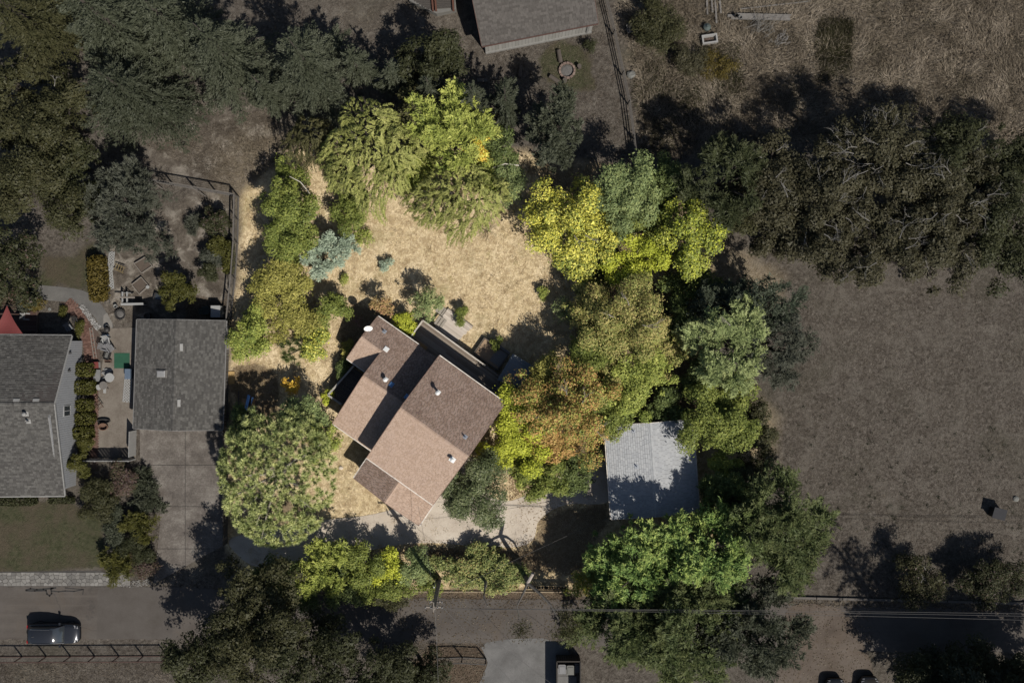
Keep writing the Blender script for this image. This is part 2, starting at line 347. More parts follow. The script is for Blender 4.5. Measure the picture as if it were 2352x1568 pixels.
def surf_mat(name, cols, scale=0.5, fine=14, rough=0.9, crack=0.0, crackcol=(0.02, 0.02, 0.02), stain=None, bmp=0.25, streak=None):
    m, nt, b, out = nmat(name); L = nt.links
    n1 = noise(nt, scale, 7, 0.65).outputs[0]; n2 = noise(nt, fine, 4, 0.8).outputs[0]
    ad = nt.nodes.new('ShaderNodeMath'); ad.operation = 'MULTIPLY_ADD'; L.new(n2, ad.inputs[0]); ad.inputs[1].default_value = 0.7; L.new(n1, ad.inputs[2])
    r = ramp(nt, cols); L.new(maprange(nt, ad.outputs[0], 0.6, 1.1), r.inputs[0]); c = r.outputs[0]
    if streak:
        mp = nt.nodes.new('ShaderNodeMapping'); mp.inputs['Scale'].default_value = (0.05, 1.6, 1); L.new(geopos(nt), mp.inputs[0])
        c = mixc(nt, maprange(nt, noise(nt, 1.0, 4, 0.6, vec=mp.outputs[0]).outputs[0], 0.5, 0.72, 0, 0.6), c, streak)
    if stain: c = mixc(nt, maprange(nt, noise(nt, scale*0.7, 6, 0.7, dist=1.0).outputs[0], 0.52, 0.7, 0, 0.7), c, stain)
    if crack:
        v = nt.nodes.new('ShaderNodeTexVoronoi'); v.feature = 'DISTANCE_TO_EDGE'; v.inputs['Scale'].default_value = crack
        wv = nt.nodes.new('ShaderNodeVectorMath'); wv.operation = 'ADD'; nz = noise(nt, 0.8, 4, 0.6); L.new(geopos(nt), wv.inputs[0]); L.new(nz.outputs[1], wv.inputs[1]); L.new(wv.outputs[0], v.inputs['Vector'])
        c = mixc(nt, maprange(nt, v.outputs['Distance'], 0.0, 0.004, 0.3, 0.0), c, crackcol)
    L.new(c, b.inputs['Base Color']); b.inputs['Roughness'].default_value = rough; b.inputs['Specular IOR Level'].default_value = 0.2
    bump(nt, b, n2, bmp, 0.02); MATS[name] = m; return m
asph = surf_mat('road_asphalt', [(0.052, 0.043, 0.037), (0.075, 0.065, 0.057), (0.095, 0.084, 0.075)], 0.3, 12, crack=0.07, streak=(0.098, 0.085, 0.074), stain=(0.085, 0.068, 0.053))
drive_a = surf_mat('lot_drive_asphalt', [(0.34, 0.29, 0.235), (0.46, 0.40, 0.33), (0.53, 0.475, 0.4)], 0.35, 10, crack=0.1, crackcol=(0.16, 0.12, 0.09), stain=(0.46, 0.385, 0.3))
conc = surf_mat('drive_concrete', [(0.056, 0.048, 0.042), (0.112, 0.098, 0.086), (0.2, 0.183, 0.162)], 0.6, 7, stain=(0.068, 0.057, 0.048))
conc2 = surf_mat('path_concrete', [(0.075, 0.072, 0.068), (0.1, 0.096, 0.09), (0.13, 0.125, 0.115)], 0.6, 9)
conc3 = surf_mat('patio_concrete', [(0.085, 0.07, 0.055), (0.14, 0.12, 0.1), (0.18, 0.16, 0.135)], 0.6, 8, stain=(0.09, 0.075, 0.06))
grav = surf_mat('gravel', [(0.075, 0.072, 0.069), (0.115, 0.112, 0.108), (0.16, 0.155, 0.15)], 0.5, 16)
dirt = surf_mat('dirt_drive', [(0.055, 0.042, 0.032), (0.088, 0.07, 0.056), (0.118, 0.098, 0.082)], 0.4, 9, stain=(0.09, 0.065, 0.046))
sheet('road', [(-600, 1345), (395, 1347), (640, 1362), (900, 1373), (1350, 1377), (1830, 1388), (2352, 1402), (2900, 1408), (2900, 1505), (1950, 1494), (1290, 1482), (1100, 1476), (700, 1470), (395, 1468), (-600, 1466)], 0.012, asph, dense=7, jit=0.07)
sheet('lot_driveway', [(524, 1240), (600, 1222), (690, 1202), (780, 1190), (840, 1184), (930, 1160), (1010, 1122), (1050, 1060), (1110, 1060), (1120, 1130), (1165, 1150), (1215, 1132), (1300, 1085), (1398, 1062), (1402, 1150), (1300, 1158), (1240, 1192), (1225, 1238), (1180, 1256), (1080, 1252), (960, 1246), (840, 1264), (740, 1285), (640, 1296), (575, 1296)], 0.010, drive_a, sm=4, jit=0.03)
sheet('gravel_driveway', [(1118, 1474), (1300, 1480), (1290, 1640), (1080, 1640), (1105, 1560), (1120, 1520)], 0.016, grav, sm=3)
sheet('dirt_driveway', [(1815, 1393), (1930, 1398), (1985, 1480), (2010, 1570), (2010, 1680), (1760, 1680), (1780, 1560), (1800, 1480)], 0.018, dirt, sm=4, jit=0.05)
sheet('garden_path', [(60, 655), (120, 657), (190, 667), (225, 690), (247, 722), (260, 752), (233, 753), (222, 735), (205, 715), (178, 698), (140, 692), (95, 688), (60, 672)], 0.012, conc2, sm=3)
sheet('patio_patch', [(238, 724), (246, 718), (258, 742), (258, 753), (236, 753)], 0.017, surf_mat('pale_patch', [(0.13, 0.12, 0.11), (0.17, 0.16, 0.145), (0.2, 0.19, 0.17)], 0.8, 9))
sheet('patio', [(232, 754), (312, 752), (312, 1052), (224, 1052), (226, 900), (240, 800)], 0.013, conc3)
# concrete drive: each slab with its joint
dv = [(321, 980), (523, 980), (523, 1247), (353, 1340), (368, 1205), (367, 1145), (345, 1085), (322, 1048)]
dsub = sheet('concrete_driveway', dv, 0.004, M('joint_dark', (0.03, 0.027, 0.024)))
dvw = [tuple(W(x, y)[:2]) for x, y in dv][::-1]
for x0, x1 in ((315, 425), (426.2, 525)):
    ys = [975, 1068, 1163, 1260, 1345]
    for y0, y1 in zip(ys[:-1], ys[1:]):
        cell = [tuple(W(x, y)[:2]) for x, y in ((x0, y1-1.2), (x1, y1-1.2), (x1, y0), (x0, y0))]
        # concave outline: clip the outline by the convex cell
        cp = clip2(dvw, cell)
        if len(cp) > 2: part('slab', conc, dsub, lambda m: m.prism(cp, 0.005, 0.020+random.random()*0.004))
# flagstone strip, every stone its own piece
fs = sheet('flagstone_strip', [(-60, 1313), (232, 1310), (262, 1330), (300, 1346), (-60, 1346)], 0.006, M('stone_joint', (0.055, 0.05, 0.045)))
fm = Mvar('flagstone', [(0.10, 0.095, 0.088), (0.15, 0.142, 0.13), (0.2, 0.19, 0.175)], stain=(0.08, 0.07, 0.055), stain_scale=2.0)
def halfplane(poly, p, q):
    """keep the part of poly nearer to p than to q"""
    mx, my = (p[0]+q[0])/2, (p[1]+q[1])/2; nx_, ny_ = p[0]-q[0], p[1]-q[1]; out = []
    for i in range(len(poly)):
        a, b = poly[i], poly[(i+1) % len(poly)]; sa = (a[0]-mx)*nx_+(a[1]-my)*ny_; sb = (b[0]-mx)*nx_+(b[1]-my)*ny_
        if sa >= 0: out.append(a)
        if (sa >= 0) != (sb >= 0): t = sa/(sa-sb); out.append((a[0]+(b[0]-a[0])*t, a[1]+(b[1]-a[1])*t))
    return out
seeds = [(x+random.uniform(-4.2, 4.2), y+random.uniform(-2.2, 2.2)) for y in (1317, 1325, 1333, 1341) for x in np.arange(-40, 300, 10.5) if x < 238+(y-1313)*1.9]
for i, p in enumerate(seeds):
    cell = [(p[0]-14, 1313.5), (p[0]+14, 1313.5), (p[0]+14, 1345), (p[0]-14, 1345)]
    for j, q in enumerate(seeds):
        if i != j and abs(p[0]-q[0]) < 30: cell = halfplane(cell, p, q)
        if len(cell) < 3: break
    if len(cell) < 3: continue
    cx = sum(c[0] for c in cell)/len(cell); cy = sum(c[1] for c in cell)/len(cell); cell = [(cx+(c[0]-cx)*0.92, cy+(c[1]-cy)*0.9) for c in cell]
    ww = [W(a, b) for a, b in cell]; ar = sum(ww[k].x*ww[(k+1) % len(ww)].y-ww[(k+1) % len(ww)].x*ww[k].y for k in range(len(ww)))
    part('stone', fm, fs, lambda m: m.prism(ww if ar > 0 else ww[::-1], 0.007, 0.03+random.random()*0.025, random.random()))
# brick walk: bricks too small to pick apart singly, laid as one part of real bricks
bsub = sheet('brick_walk', [(140, 693), (176, 697), (205, 728), (222, 758), (229, 800), (226, 1052), (208, 1052), (208, 860), (196, 838), (192, 800), (180, 760), (165, 728)], 0.008, M('brick_sand', (0.07, 0.05, 0.04)), sm=3)
bp = [(Vector(W(x, y))) for x, y in ((152, 694), (172, 712), (186, 735), (198, 760), (206, 790), (209, 825), (214, 860), (216, 920), (217, 985), (217, 1050))]
bw = [1.2, 1.25, 1.25, 1.2, 1.2, 1.1, 0.75, 0.7, 0.7, 0.7]
mb = MB()
for i in range(len(bp)-1):
    a, b = bp[i], bp[i+1]; d = (b-a); ln = d.length; d.normalize(); sd = Vector((-d.y, d.x, 0)); rz = math.atan2(d.y, d.x)
    n = int(ln/0.115)
    for k in range(n):
        t = (k+0.5)/n; c = a.lerp(b, t); w = bw[i]+(bw[i+1]-bw[i])*t; m_ = int(w/0.215); off = (k % 2)*0.107
        for j in range(-m_//2-1, m_//2+2):
            o = j*0.215+off
            if abs(o) < w/2: mb.box(c+sd*o+Vector((0, 0, 0.009)), 0.105, 0.205, 0.022+random.random()*0.01, rz, random.random())
mb.build('bricks', Mvar('walk_brick', [(0.07, 0.036, 0.027), (0.115, 0.06, 0.045), (0.16, 0.095, 0.075)], stain=(0.06, 0.05, 0.04)), bsub, kind='stuff')
def rocks(name, path, width, n, s, mat, label, cat='rocks', kind='stuff', z=0.0):
    mb = MB(); P = [W(*p) for p in path]
    seg = [(P[i+1]-P[i]).length for i in range(len(P)-1)]; tot = sum(seg)
    for _ in range(n):
        t = random.random()*tot; i = 0
        while t > seg[i]: t -= seg[i]; i += 1
        c = P[i].lerp(P[i+1], t/seg[i]); d = (P[i+1]-P[i]).normalized(); c = c+Vector((-d.y, d.x, 0))*random.uniform(-.5, .5)*width
        r = s*random.uniform(0.5, 1.2); k = 6; a0 = random.random()*6
        ring = [Vector((math.cos(a0+6.283*j/k)*r*random.uniform(.7, 1.1), math.sin(a0+6.283*j/k)*r*random.uniform(.7, 1.1), 0)) for j in range(k)]
        vs_ = [c+p+Vector((0, 0, z)) for p in ring]+[c+p*0.65+Vector((0, 0, z+r*random.uniform(.5, .9))) for p in ring]
        mb.add(vs_, [(j, (j+1) % k, k+(j+1) % k, k+j) for j in range(k)]+[tuple(range(k, 2*k))])
    return tag(single(name, mb, mat, label, cat), kind=kind)
wr = Mvar('white_rock', [(0.11, 0.105, 0.1), (0.22, 0.215, 0.205), (0.34, 0.33, 0.32)])
rocks('white_rock_border', [(186, 701), (203, 723), (219, 746), (228, 754)], 0.5, 330, 0.08, wr, 'strip of loose white rocks between brick walk and concrete path')
rocks('pale_rocks', [(268, 1338), (300, 1341), (345, 1336)], 0.6, 220, 0.07, Mvar('grey_rock', [(0.09, 0.085, 0.08), (0.16, 0.15, 0.14), (0.24, 0.23, 0.21)]), 'loose pale stones at the end of the flagstone strip')

# thin dark squiggles lying flat on the left road
tar = M('tar', (0.018, 0.017, 0.016), 0.7, 0.2)
def dark_stroke(m, pts, w):
    for (x0, y0), (x1, y1) in zip(pts[:-1], pts[1:]):
        a, b = W(x0, y0), W(x1, y1); d = (b-a).normalized(); s_ = Vector((-d.y, d.x, 0))*w/2; z = Vector((0, 0, 0.018)); m.add([a-s_-d*w*.4+z, b-s_+d*w*.4+z, b+s_+d*w*.4+z, a+s_-d*w*.4+z], [(0, 1, 2, 3)])
mb = MB()
for pts, w in (([(60, 1354), (70, 1351), (85, 1353), (100, 1352), (118, 1350), (128, 1349)], 0.14), ([(60, 1355.5), (80, 1356), (106, 1355), (108, 1363), (114, 1367.5), (119, 1362), (117, 1352), (122, 1350)], 0.13), ([(119, 1356), (135, 1358), (150, 1356), (170, 1357), (190, 1353)], 0.1), ([(150, 1350), (170, 1351), (192, 1353), (190, 1364)], 0.07)): dark_stroke(mb, pts, w)
tag(mb.build('road_strokes', tar), kind='structure')
patch = surf_mat('asphalt_patch', [(0.058, 0.05, 0.043), (0.072, 0.063, 0.056), (0.085, 0.076, 0.068)], 0.6, 12)
for i, pg in enumerate(([(225, 1347), (398, 1348), (396, 1467), (222, 1466)], [(1010, 1376), (1130, 1378), (1126, 1430), (1015, 1428)])): sheet('road_patch', pg, 0.016, patch)
# ------------------------------------------------------------------ buildings
white_t = M('white_trim', (0.58, 0.53, 0.47), 0.6, 0.4, 3)
white_w = M('dim_white_paint', (0.24, 0.235, 0.225), 0.7, 0.12)  # white paint dimmed in its colour like everything outside the lot
grey_w = M('old_grey_wood', (0.17, 0.15, 0.13), 0.9, 0.25, 6)
metal_g = M('galvanised', (0.45, 0.47, 0.5), 0.45, 0.1, 4, metal=0.6)
white_m = M('white_paint_metal', (0.7, 0.7, 0.68), 0.5, 0.06)
glass_b = M('skylight_glass', (0.10, 0.22, 0.42), 0.12, 0.05, 2, spec=0.7)
glass_d = M('window_glass', (0.03, 0.035, 0.04), 0.08, 0.05, 2, spec=0.8)
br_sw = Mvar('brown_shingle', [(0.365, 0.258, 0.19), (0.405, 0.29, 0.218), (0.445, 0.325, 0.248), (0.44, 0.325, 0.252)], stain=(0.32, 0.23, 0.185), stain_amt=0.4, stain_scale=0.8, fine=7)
br_ne = Mvar('shaded_mossy_shingle', [(0.2, 0.137, 0.105), (0.25, 0.178, 0.14), (0.285, 0.208, 0.167), (0.275, 0.205, 0.168)], stain=(0.105, 0.068, 0.052), stain_amt=0.7, stain_scale=1.1, fine=9)  # slopes facing away from the sun: moss plus shade painted into darker base tones
gr_a = Mvar('grey_shingle', [(0.052, 0.049, 0.045), (0.078, 0.074, 0.068), (0.112, 0.107, 0.098)], fine=8)  # neighbours' roofs: their dimming is part of these base colours
gr_b = Mvar('tan_grey_shingle', [(0.066, 0.059, 0.053), (0.085, 0.077, 0.07), (0.105, 0.095, 0.086)], fine=8)
gr_s = Mvar('pale_grey_shingle', [(0.30, 0.308, 0.318), (0.335, 0.343, 0.352), (0.365, 0.372, 0.378)], stain=(0.33, 0.325, 0.315), stain_amt=0.35, stain_scale=0.7)

def wall_panel(name, parent, pts, th, mat):
    """upright wall: polygon pts, thickness th towards its back"""
    pts = [Vector(p) for p in pts]; n = (pts[1]-pts[0]).cross(pts[2]-pts[1]).normalized()*th; k = len(pts)
    mb = MB(); mb.add(pts+[p-n for p in pts], [tuple(range(k)), tuple(range(k, 2*k))[::-1]]+[(i, k+i, k+(i+1) % k, (i+1) % k) for i in range(k)])
    return mb.build(name, mat, parent)
def ridge_caps(parent, a, b, mat, w=0.3):
    a, b = Vector(a), Vector(b); n = int((b-a).length/0.2); mb = MB(); d = (b-a).normalized(); sd = Vector((-d.y, d.x, 0))*w/2
    for i in range(n):
        p = a.lerp(b, i/n)+Vector((0, 0, 0.055)); q_ = a.lerp(b, (i+0.97)/n)+Vector((0, 0, 0.04)); dn = Vector((0, 0, -w*0.18))
        vs_ = [p+sd+dn, p, p-sd+dn, q_+sd+dn, q_, q_-sd+dn]; vs_ += [v-Vector((0, 0, 0.02)) for v in vs_]
        mb.add(vs_, [(0, 1, 4, 3), (1, 2, 5, 4), (6, 7, 1, 0), (7, 8, 2, 1), (0, 3, 9, 6), (5, 2, 8, 11)], random.random())
    mb.build('ridge_caps', mat, parent, kind='stuff')
def gable(root, A, B, C, D, ze, zr, m_ab, m_cd, wallm, inset=0.45, tab=0.3, course=0.15, trim=white_t, gutters=True, rake=True, wz0=0.0, rr=None, raket=None):
    A, B, C, D = (W(x, y, ze) for x, y in (A, B, C, D))
    R1 = (A+D)/2; R2 = (B+C)/2; R1.z = R2.z = zr
    if rr: R1, R2 = W(*rr[0], zr), W(*rr[1], zr)
    roof_slope(root, [A, B, R2, R1], m_ab, tab, course, gap=0.035 if m_ab is br_ne else 0.016); roof_slope(root, [C, D, R1, R2], m_cd, tab, course)
    ridge_caps(root, R1, R2, m_cd)
    u = (B-A).normalized(); v = (D-A).normalized(); L = (D-A).length/2; sl = (zr-ze)/L; zt = ze+sl*inset-0.17
    a = A+u*inset+v*inset; b = B-u*inset+v*inset; c = C-u*inset-v*inset; d = D+u*inset-v*inset
    def lo(p): return Vector((p.x, p.y, wz0))
    def hi(p): return Vector((p.x, p.y, zt))
    m1 = (a+d)/2; m1.z = zr-0.17; m2 = (b+c)/2; m2.z = zr-0.17
    ccw = ((B-A).cross(D-A)).z > 0
    for pts in ([lo(a), lo(b), hi(b), hi(a)], [lo(b), lo(c), hi(c), m2, hi(b)], [lo(c), lo(d), hi(d), hi(c)], [lo(d), lo(a), hi(a), m1, hi(d)]):
        wall_panel('wall', root, pts if ccw else pts[::-1], 0.12, wallm)
    dn = Vector((0, 0, -0.07))
    if gutters:
        for p, q_, s in ((A, B, -v), (D, C, v)): part('gutter', trim, root, lambda m: m.bar(p+dn+s*0.06, q_+dn+s*0.06, 0.085, 0.1))
    if rake:
        for p, q_, s in ((A, R1, -u), (R1, D, -u), (B, R2, u), (R2, C, u)): part('rake_board', raket or trim, root, lambda m: m.bar(p+dn+s*0.025, q_+dn+s*0.025, 0.045, 0.18))
    return dict(A=A, B=B, C=C, D=D, R1=R1, R2=R2, u=u, v=v, ab=plane_from(A, B, R1), cd=plane_from(D, C, R1), a=a, b=b, c=c, d=d, zt=zt)
def pipe_vent(root, px, py, pl, h=0.45, r=0.06, base=0.34, mat=metal_g, cap=False, name='vent_pipe'):
    p = on_plane(px, py, pl); n = pl[1]; rot = n.to_track_quat('Z', 'X').to_matrix()
    mb = MB(); b = base/2
    vs_ = [p+rot@Vector((x, y, z)) for z in (0.035, 0.055) for x, y in ((-b, -b), (b, -b), (b, b), (-b, b))]
    mb.add(vs_, [(4, 5, 6, 7), (0, 1, 5, 4), (1, 2, 6, 5), (2, 3, 7, 6), (3, 0, 4, 7)])
    o = mb.build(name, mat, root)
    def pr(m):
        m.lathe([(r, 0.0), (r, h), (r*0.75, h+0.001), (r*0.75, h-0.08)] if not cap else [(r, 0), (r, h-0.1), (r*1.9, h-0.1), (r*1.9, h), (r*0.6, h+0.09)], p, 10)
    part('flue', mat, o, pr)
def box_vent(root, px, py, pl, sx, sy, h, mat, rz=0.0, name='roof_vent', top=None):
    p = on_plane(px, py, pl); n = pl[1]; q_ = n.to_track_quat('Z', 'Y'); e = Matrix.Rotation(rz, 3, 'Z')
    u = (e@Vector((1, 0, 0))); u = (u-n*u.dot(n)).normalized(); v = n.cross(u); mb = MB()
    def ring(s, z): return [p+u*x*sx/2*s+v*y*sy/2*s+n*z for x, y in ((-1, -1), (1, -1), (1, 1), (-1, 1))]
    mb.add(ring(1.12, 0.02)+ring(1.0, 0.05)+ring(0.96, h), [(0, 1, 5, 4), (1, 2, 6, 5), (2, 3, 7, 6), (3, 0, 4, 7), (4, 5, 9, 8), (5, 6, 10, 9), (6, 7, 11, 10), (7, 4, 8, 11), (8, 9, 10, 11)])
    o = mb.build(name, mat, root)
    if top:
        mb = MB(); r1 = ring(0.86, h+0.012); r2 = ring(0.72, h+0.06); mb.add(r1+r2, [(0, 1, 5, 4), (1, 2, 6, 5), (2, 3, 7, 6), (3, 0, 4, 7), (4, 5, 6, 7)]); mb.build('pane', top, o)

HU = Vector((0.81, -0.586, 0)).normalized(); HV = Vector((0.586, 0.81, 0)).normalized(); HRZ = math.atan2(HU.y, HU.x)
# --- main house
house = thing('brown_roofed_house', 'large angled house with brown shingle gable roofs in the middle of the golden lot', 'house', W(930, 960))
hw = M('house_siding', (0.23, 0.18, 0.14), 0.85, 0.2, 3)
brown_t = M('brown_trim', (0.2, 0.13, 0.1))
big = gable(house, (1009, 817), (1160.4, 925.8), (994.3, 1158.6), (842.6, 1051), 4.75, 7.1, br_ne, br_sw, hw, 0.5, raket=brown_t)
def wp(px, py, z): return W(px, py, z)
E1, E3, R3, R1 = wp(868, 726.5, 2.6), wp(1013, 829, 2.6), wp(940, 938, 4.75), wp(833, 864, 4.75)
pl_ne = plane_from(E1, E3, R1)
X, K, Mm = on_plane(829, 775, pl_ne), on_plane(875, 809, pl_ne), on_plane(977, 882, pl_ne)
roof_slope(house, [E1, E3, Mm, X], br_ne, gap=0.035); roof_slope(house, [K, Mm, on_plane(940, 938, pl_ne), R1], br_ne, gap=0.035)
F1, F3 = wp(764, 972, 2.6), wp(884, 1056.5, 2.6)
roof_slope(house, [F1, F3, R3, R1], br_sw); ridge_caps(house, R1, R3, br_sw)
pl_sw = plane_from(F1, F3, R1)
xa, xb = wp(796.5, 823, 2.68), wp(838.5, 853, 2.68)
roof_slope(house, [xa, xb, K, X], br_sw); ridge_caps(house, X, K, br_sw); pl_ex = plane_from(xa, xb, X)
def low(p, z=0.0): return Vector((p.x, p.y, z))
def shrink(p, du, dv, dz=-0.18): return p+HU*du+HV*dv+Vector((0, 0, dz))
# wing walls
f1, r1, k1 = shrink(F1, 0.4, 0.45, 0.0), shrink(R1, 0.4, 0, -0.2), shrink(K, 0.4, 0, -0.2)
wall_panel('wall', house, [low(k1), low(f1), f1+Vector((0, 0, -0.02)), r1, k1], 0.12, hw)
f3 = shrink(F3, 0, 0.45, 0.0); wall_panel('wall', house, [low(f1), low(f3), f3, f1], 0.12, hw)
x1_, e1_, a1_ = shrink(X, 0.4, 0, -0.2), shrink(E1, 0.4, -0.4, 0), shrink(xa, 0.4, 0.35, -0.02)
wall_panel('wall', house, [low(e1_), low(a1_), a1_, x1_, e1_], 0.12, hw)
b1_ = shrink(xb, 0.5, 0.35, -0.02); wall_panel('wall', house, [low(a1_), low(b1_), b1_, a1_], 0.12, hw)
e3_ = shrink(E3, 0, -0.4, 0); wall_panel('wall', house, [low(e3_), low(e1_), e1_, e3_], 0.12, hw)
dn = Vector((0, 0, -0.07))
for p, q_, s in ((E1, wp(962.5, 792.5, 2.6), HV), (F1, wp(855, 1036, 2.6), -HV), (xa, xb, -HV)):
    part('gutter', white_t, house, lambda m: m.bar(p+dn+s*0.06, q_+dn+s*0.06, 0.075, 0.1))
for p, q_ in ((E1, X), (X, xa), (R1, K), (R1, F1)):
    part('rake_board', M('brown_trim', (0.2, 0.12, 0.09)), house, lambda m: m.bar(p+dn-HU*0.025, q_+dn-HU*0.025, 0.045, 0.18))
# garage wing under the front eave, ridge at right angles
c1, c2, c3, c4 = wp(813, 1098, 2.5), wp(846, 1049, 2.5), wp(997, 1155.5, 2.5), wp(962.5, 1206.7, 2.5)
g1, g2 = wp(884.5, 1154, 3.45), wp(920, 1102, 3.45)
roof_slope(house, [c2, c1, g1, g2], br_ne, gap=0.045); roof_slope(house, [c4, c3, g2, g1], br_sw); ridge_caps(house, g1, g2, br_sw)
i1, i2, i3, i4 = c1+HU*0.4+HV*0.3, c2+HU*0.4, c3-HU*0.4, c4-HU*0.4+HV*0.3
gm = (i1+i4)/2; gm.z = 3.25
wall_panel('wall', house, [low(i1), low(i4), low(i4, 2.45), gm, low(i1, 2.45)], 0.12, hw)
wall_panel('wall', house, [low(i2), low(i1), low(i1, 2.45), low(i2, 2.45)], 0.12, hw); wall_panel('wall', house, [low(i4), low(i3), low(i3, 2.45), low(i4, 2.45)], 0.12, hw)
part('gutter', white_t, house, lambda m: m.bar(c3+dn+HU*0.06, c4+dn+HU*0.06, 0.09, 0.1)); part('gutter', white_t, house, lambda m: m.bar(c2+dn-HU*0.07, c1+dn-HU*0.07, 0.09, 0.1))
for p, q_ in ((c1, g1), (g1, c4)): part('rake_board', M('brown_trim', (0.2, 0.12, 0.09)), house, lambda m: m.bar(p+dn-HV*0.025, q_+dn-HV*0.025, 0.045, 0.16))
part('garage_door', white_w, house, lambda m: m.bar(low(i1.lerp(i4, 0.15), 1.05)-HV*0.03, low(i1.lerp(i4, 0.85), 1.05)-HV*0.03, 0.05, 2.1))
for px, py, pl, kw in ((883, 761.5, pl_ne, dict(h=0.4)), (886.5, 871.5, pl_ne, dict(h=0.55, cap=True, r=0.1, mat=white_m)), (1007, 901, big['ab'], dict(h=0.95, cap=True, r=0.1, mat=white_m)), (1068.5, 1003.5, big['ab'], dict(h=0.5)), (1039.5, 1054.5, big['cd'], dict(h=0.6, cap=True, r=0.1, mat=white_m, base=0.5))):
    pipe_vent(house, px, py, pl, **kw)
box_vent(house, 887, 802, pl_ne, 0.42, 0.4, 0.12, white_m, HRZ)
for px, py in ((899, 883), (934.5, 911)): box_vent(house, px, py, pl_ne, 0.36, 0.42, 0.1, M('blue_vent', (0.13, 0.30, 0.55), 0.5), HRZ, top=glass_b, name='skylight')
# decks of the house
plank_m = Mvar('deck_plank', [(0.17, 0.135, 0.105), (0.25, 0.205, 0.165), (0.33, 0.285, 0.235)], stain=(0.12, 0.09, 0.065), stain_scale=1.5, fine=12)
def deck(parent, o, u, v, L, D, z, mat, w=0.14, gap=0.012):
    n = int(D/(w+gap))
    for i in range(n):
        p = o+v*((i+0.5)*(w+gap)); cut = random.uniform(0.3, 0.7)*L
        for a, b in ((0, cut-0.006), (cut, L)):
            part('plank', mat, parent, lambda m: m.bar(Vector((0, 0, z-0.015))+low(p+u*a), Vector((0, 0, z-0.015))+low(p+u*b), w, 0.03+random.uniform(0, 0.004), random.random()))
def railing(parent, pts, z, h, mat, post=1.6, bal=True, topw=0.12):
    for a, b in zip(pts[:-1], pts[1:]):
        a, b = low(a, z), low(b, z); L = (b-a).length; n = max(1, int(round(L/post)))
        part('hand_rail', mat, parent, lambda m: m.bar(a+Vector((0, 0, h)), b+Vector((0, 0, h)), topw, 0.04))
        part('lower_rail', mat, parent, lambda m: m.bar(a+Vector((0, 0, 0.12)), b+Vector((0, 0, 0.12)), 0.04, 0.08))
        for i in range(n+1): part('post', mat, parent, lambda m: m.box(a.lerp(b, i/n)+Vector((0, 0, -z)), 0.09, 0.09, z+h-0.022, HRZ))
        if bal:
            k = int(L/0.16); mb = MB()
            for i in range(k): mb.box(a.lerp(b, (i+0.5)/k)+Vector((0, 0, 0.16)), 0.035, 0.035, h-0.185, HRZ)
            mb.build('balusters', mat, parent, kind='stuff')
rail_m = M('pale_rail', (0.42, 0.38, 0.33), 0.85, 0.35, 5)
d0 = W(973, 736, 0.9); dk = thing('back_deck', 'long weathered plank deck with pale railing along the back of the brown-roofed house', 'deck', low(d0))
deck(dk, low(d0), HU, -HV, 10.6, 4.4, 0.9, plank_m)
railing(dk, [d0-HV*2.2, d0, d0+HU*6.9], 0.9, 0.8, rail_m)
part('skirt_board', grey_w, dk, lambda m: m.bar(low(d0, 0.42)+HV*0.05, low(d0+HU*10.5, 0.42)+HV*0.05, 0.04, 0.8))
s0 = W(813, 838, 0.6); sd_ = thing('side_deck', 'small dark deck with grey railing in the left corner of the brown-roofed house', 'deck', low(s0))
deck(sd_, low(W(757, 906)), HU, HV, 2.7, 3.35, 0.6, Mvar('dark_plank', [(0.06, 0.05, 0.042), (0.09, 0.077, 0.066), (0.12, 0.1, 0.09)]))
railing(sd_, [W(815, 840, 0.6), W(757, 906, 0.6), W(787, 927, 0.6)], 0.6, 0.75, M('grey_rail', (0.3, 0.28, 0.25), 0.85, 0.3, 5), bal=True, topw=0.16)
# bench on the deck
bn = thing('deck_bench', 'long ochre wooden bench on the deck beside the house eave', 'bench', low(W(968, 792, 1.0), 0.9), HRZ)
for y in (-0.13, 0, 0.13): part('seat_board', M('ochre_wood', (0.32, 0.19, 0.08), 0.7, 0.2, 5), bn, lambda m: m.box((0, y, 0.42), 1.25, 0.12, 0.04), local=True)
for x in (-0.5, 0.5): part('leg', grey_w, bn, lambda m: m.box((x, 0, 0), 0.07, 0.34, 0.42), local=True)
# dish
dp = on_plane(851.5, 757, pl_ne); ds = thing('satellite_dish', 'white satellite dish on the corner of the brown roof', 'satellite dish', dp)
part('mast', metal_g, ds, lambda m: m.tube([dp+Vector((0, 0, 0)), dp+Vector((0, 0, 0.35)), dp+Vector((-0.1, 0.1, 0.6))], 0.03, 8))
def dish(m):
    ax = Vector((0.15, -0.75, 0.62)).normalized(); rt = ax.to_track_quat('Z', 'X').to_matrix(); c = dp+Vector((-0.12, 0.14, 0.66)); n = 20; vs_ = []
    for r, z in ((0.02, 0), (0.2, 0.025), (0.3, 0.06), (0.36, 0.09), (0.36, 0.065), (0.3, 0.035), (0.02, -0.02)):
        for k in range(n): t = 6.2832*k/n; vs_.append(c+rt@Vector((r*math.cos(t), r*1.08*math.sin(t), z)))
    fs_ = [(i*n+k, i*n+(k+1) % n, (i+1)*n+(k+1) % n, (i+1)*n+k) for i in range(6) for k in range(n)]+[tuple(range(n))[::-1]]
    m.add(vs_, fs_)
part('reflector', white_m, ds, dish, smooth=True)
part('feed_arm', metal_g, ds, lambda m: m.tube([dp+Vector((-0.1, -0.1, 0.4)), dp+Vector((-0.02, -0.28, 0.72))], 0.018, 6))

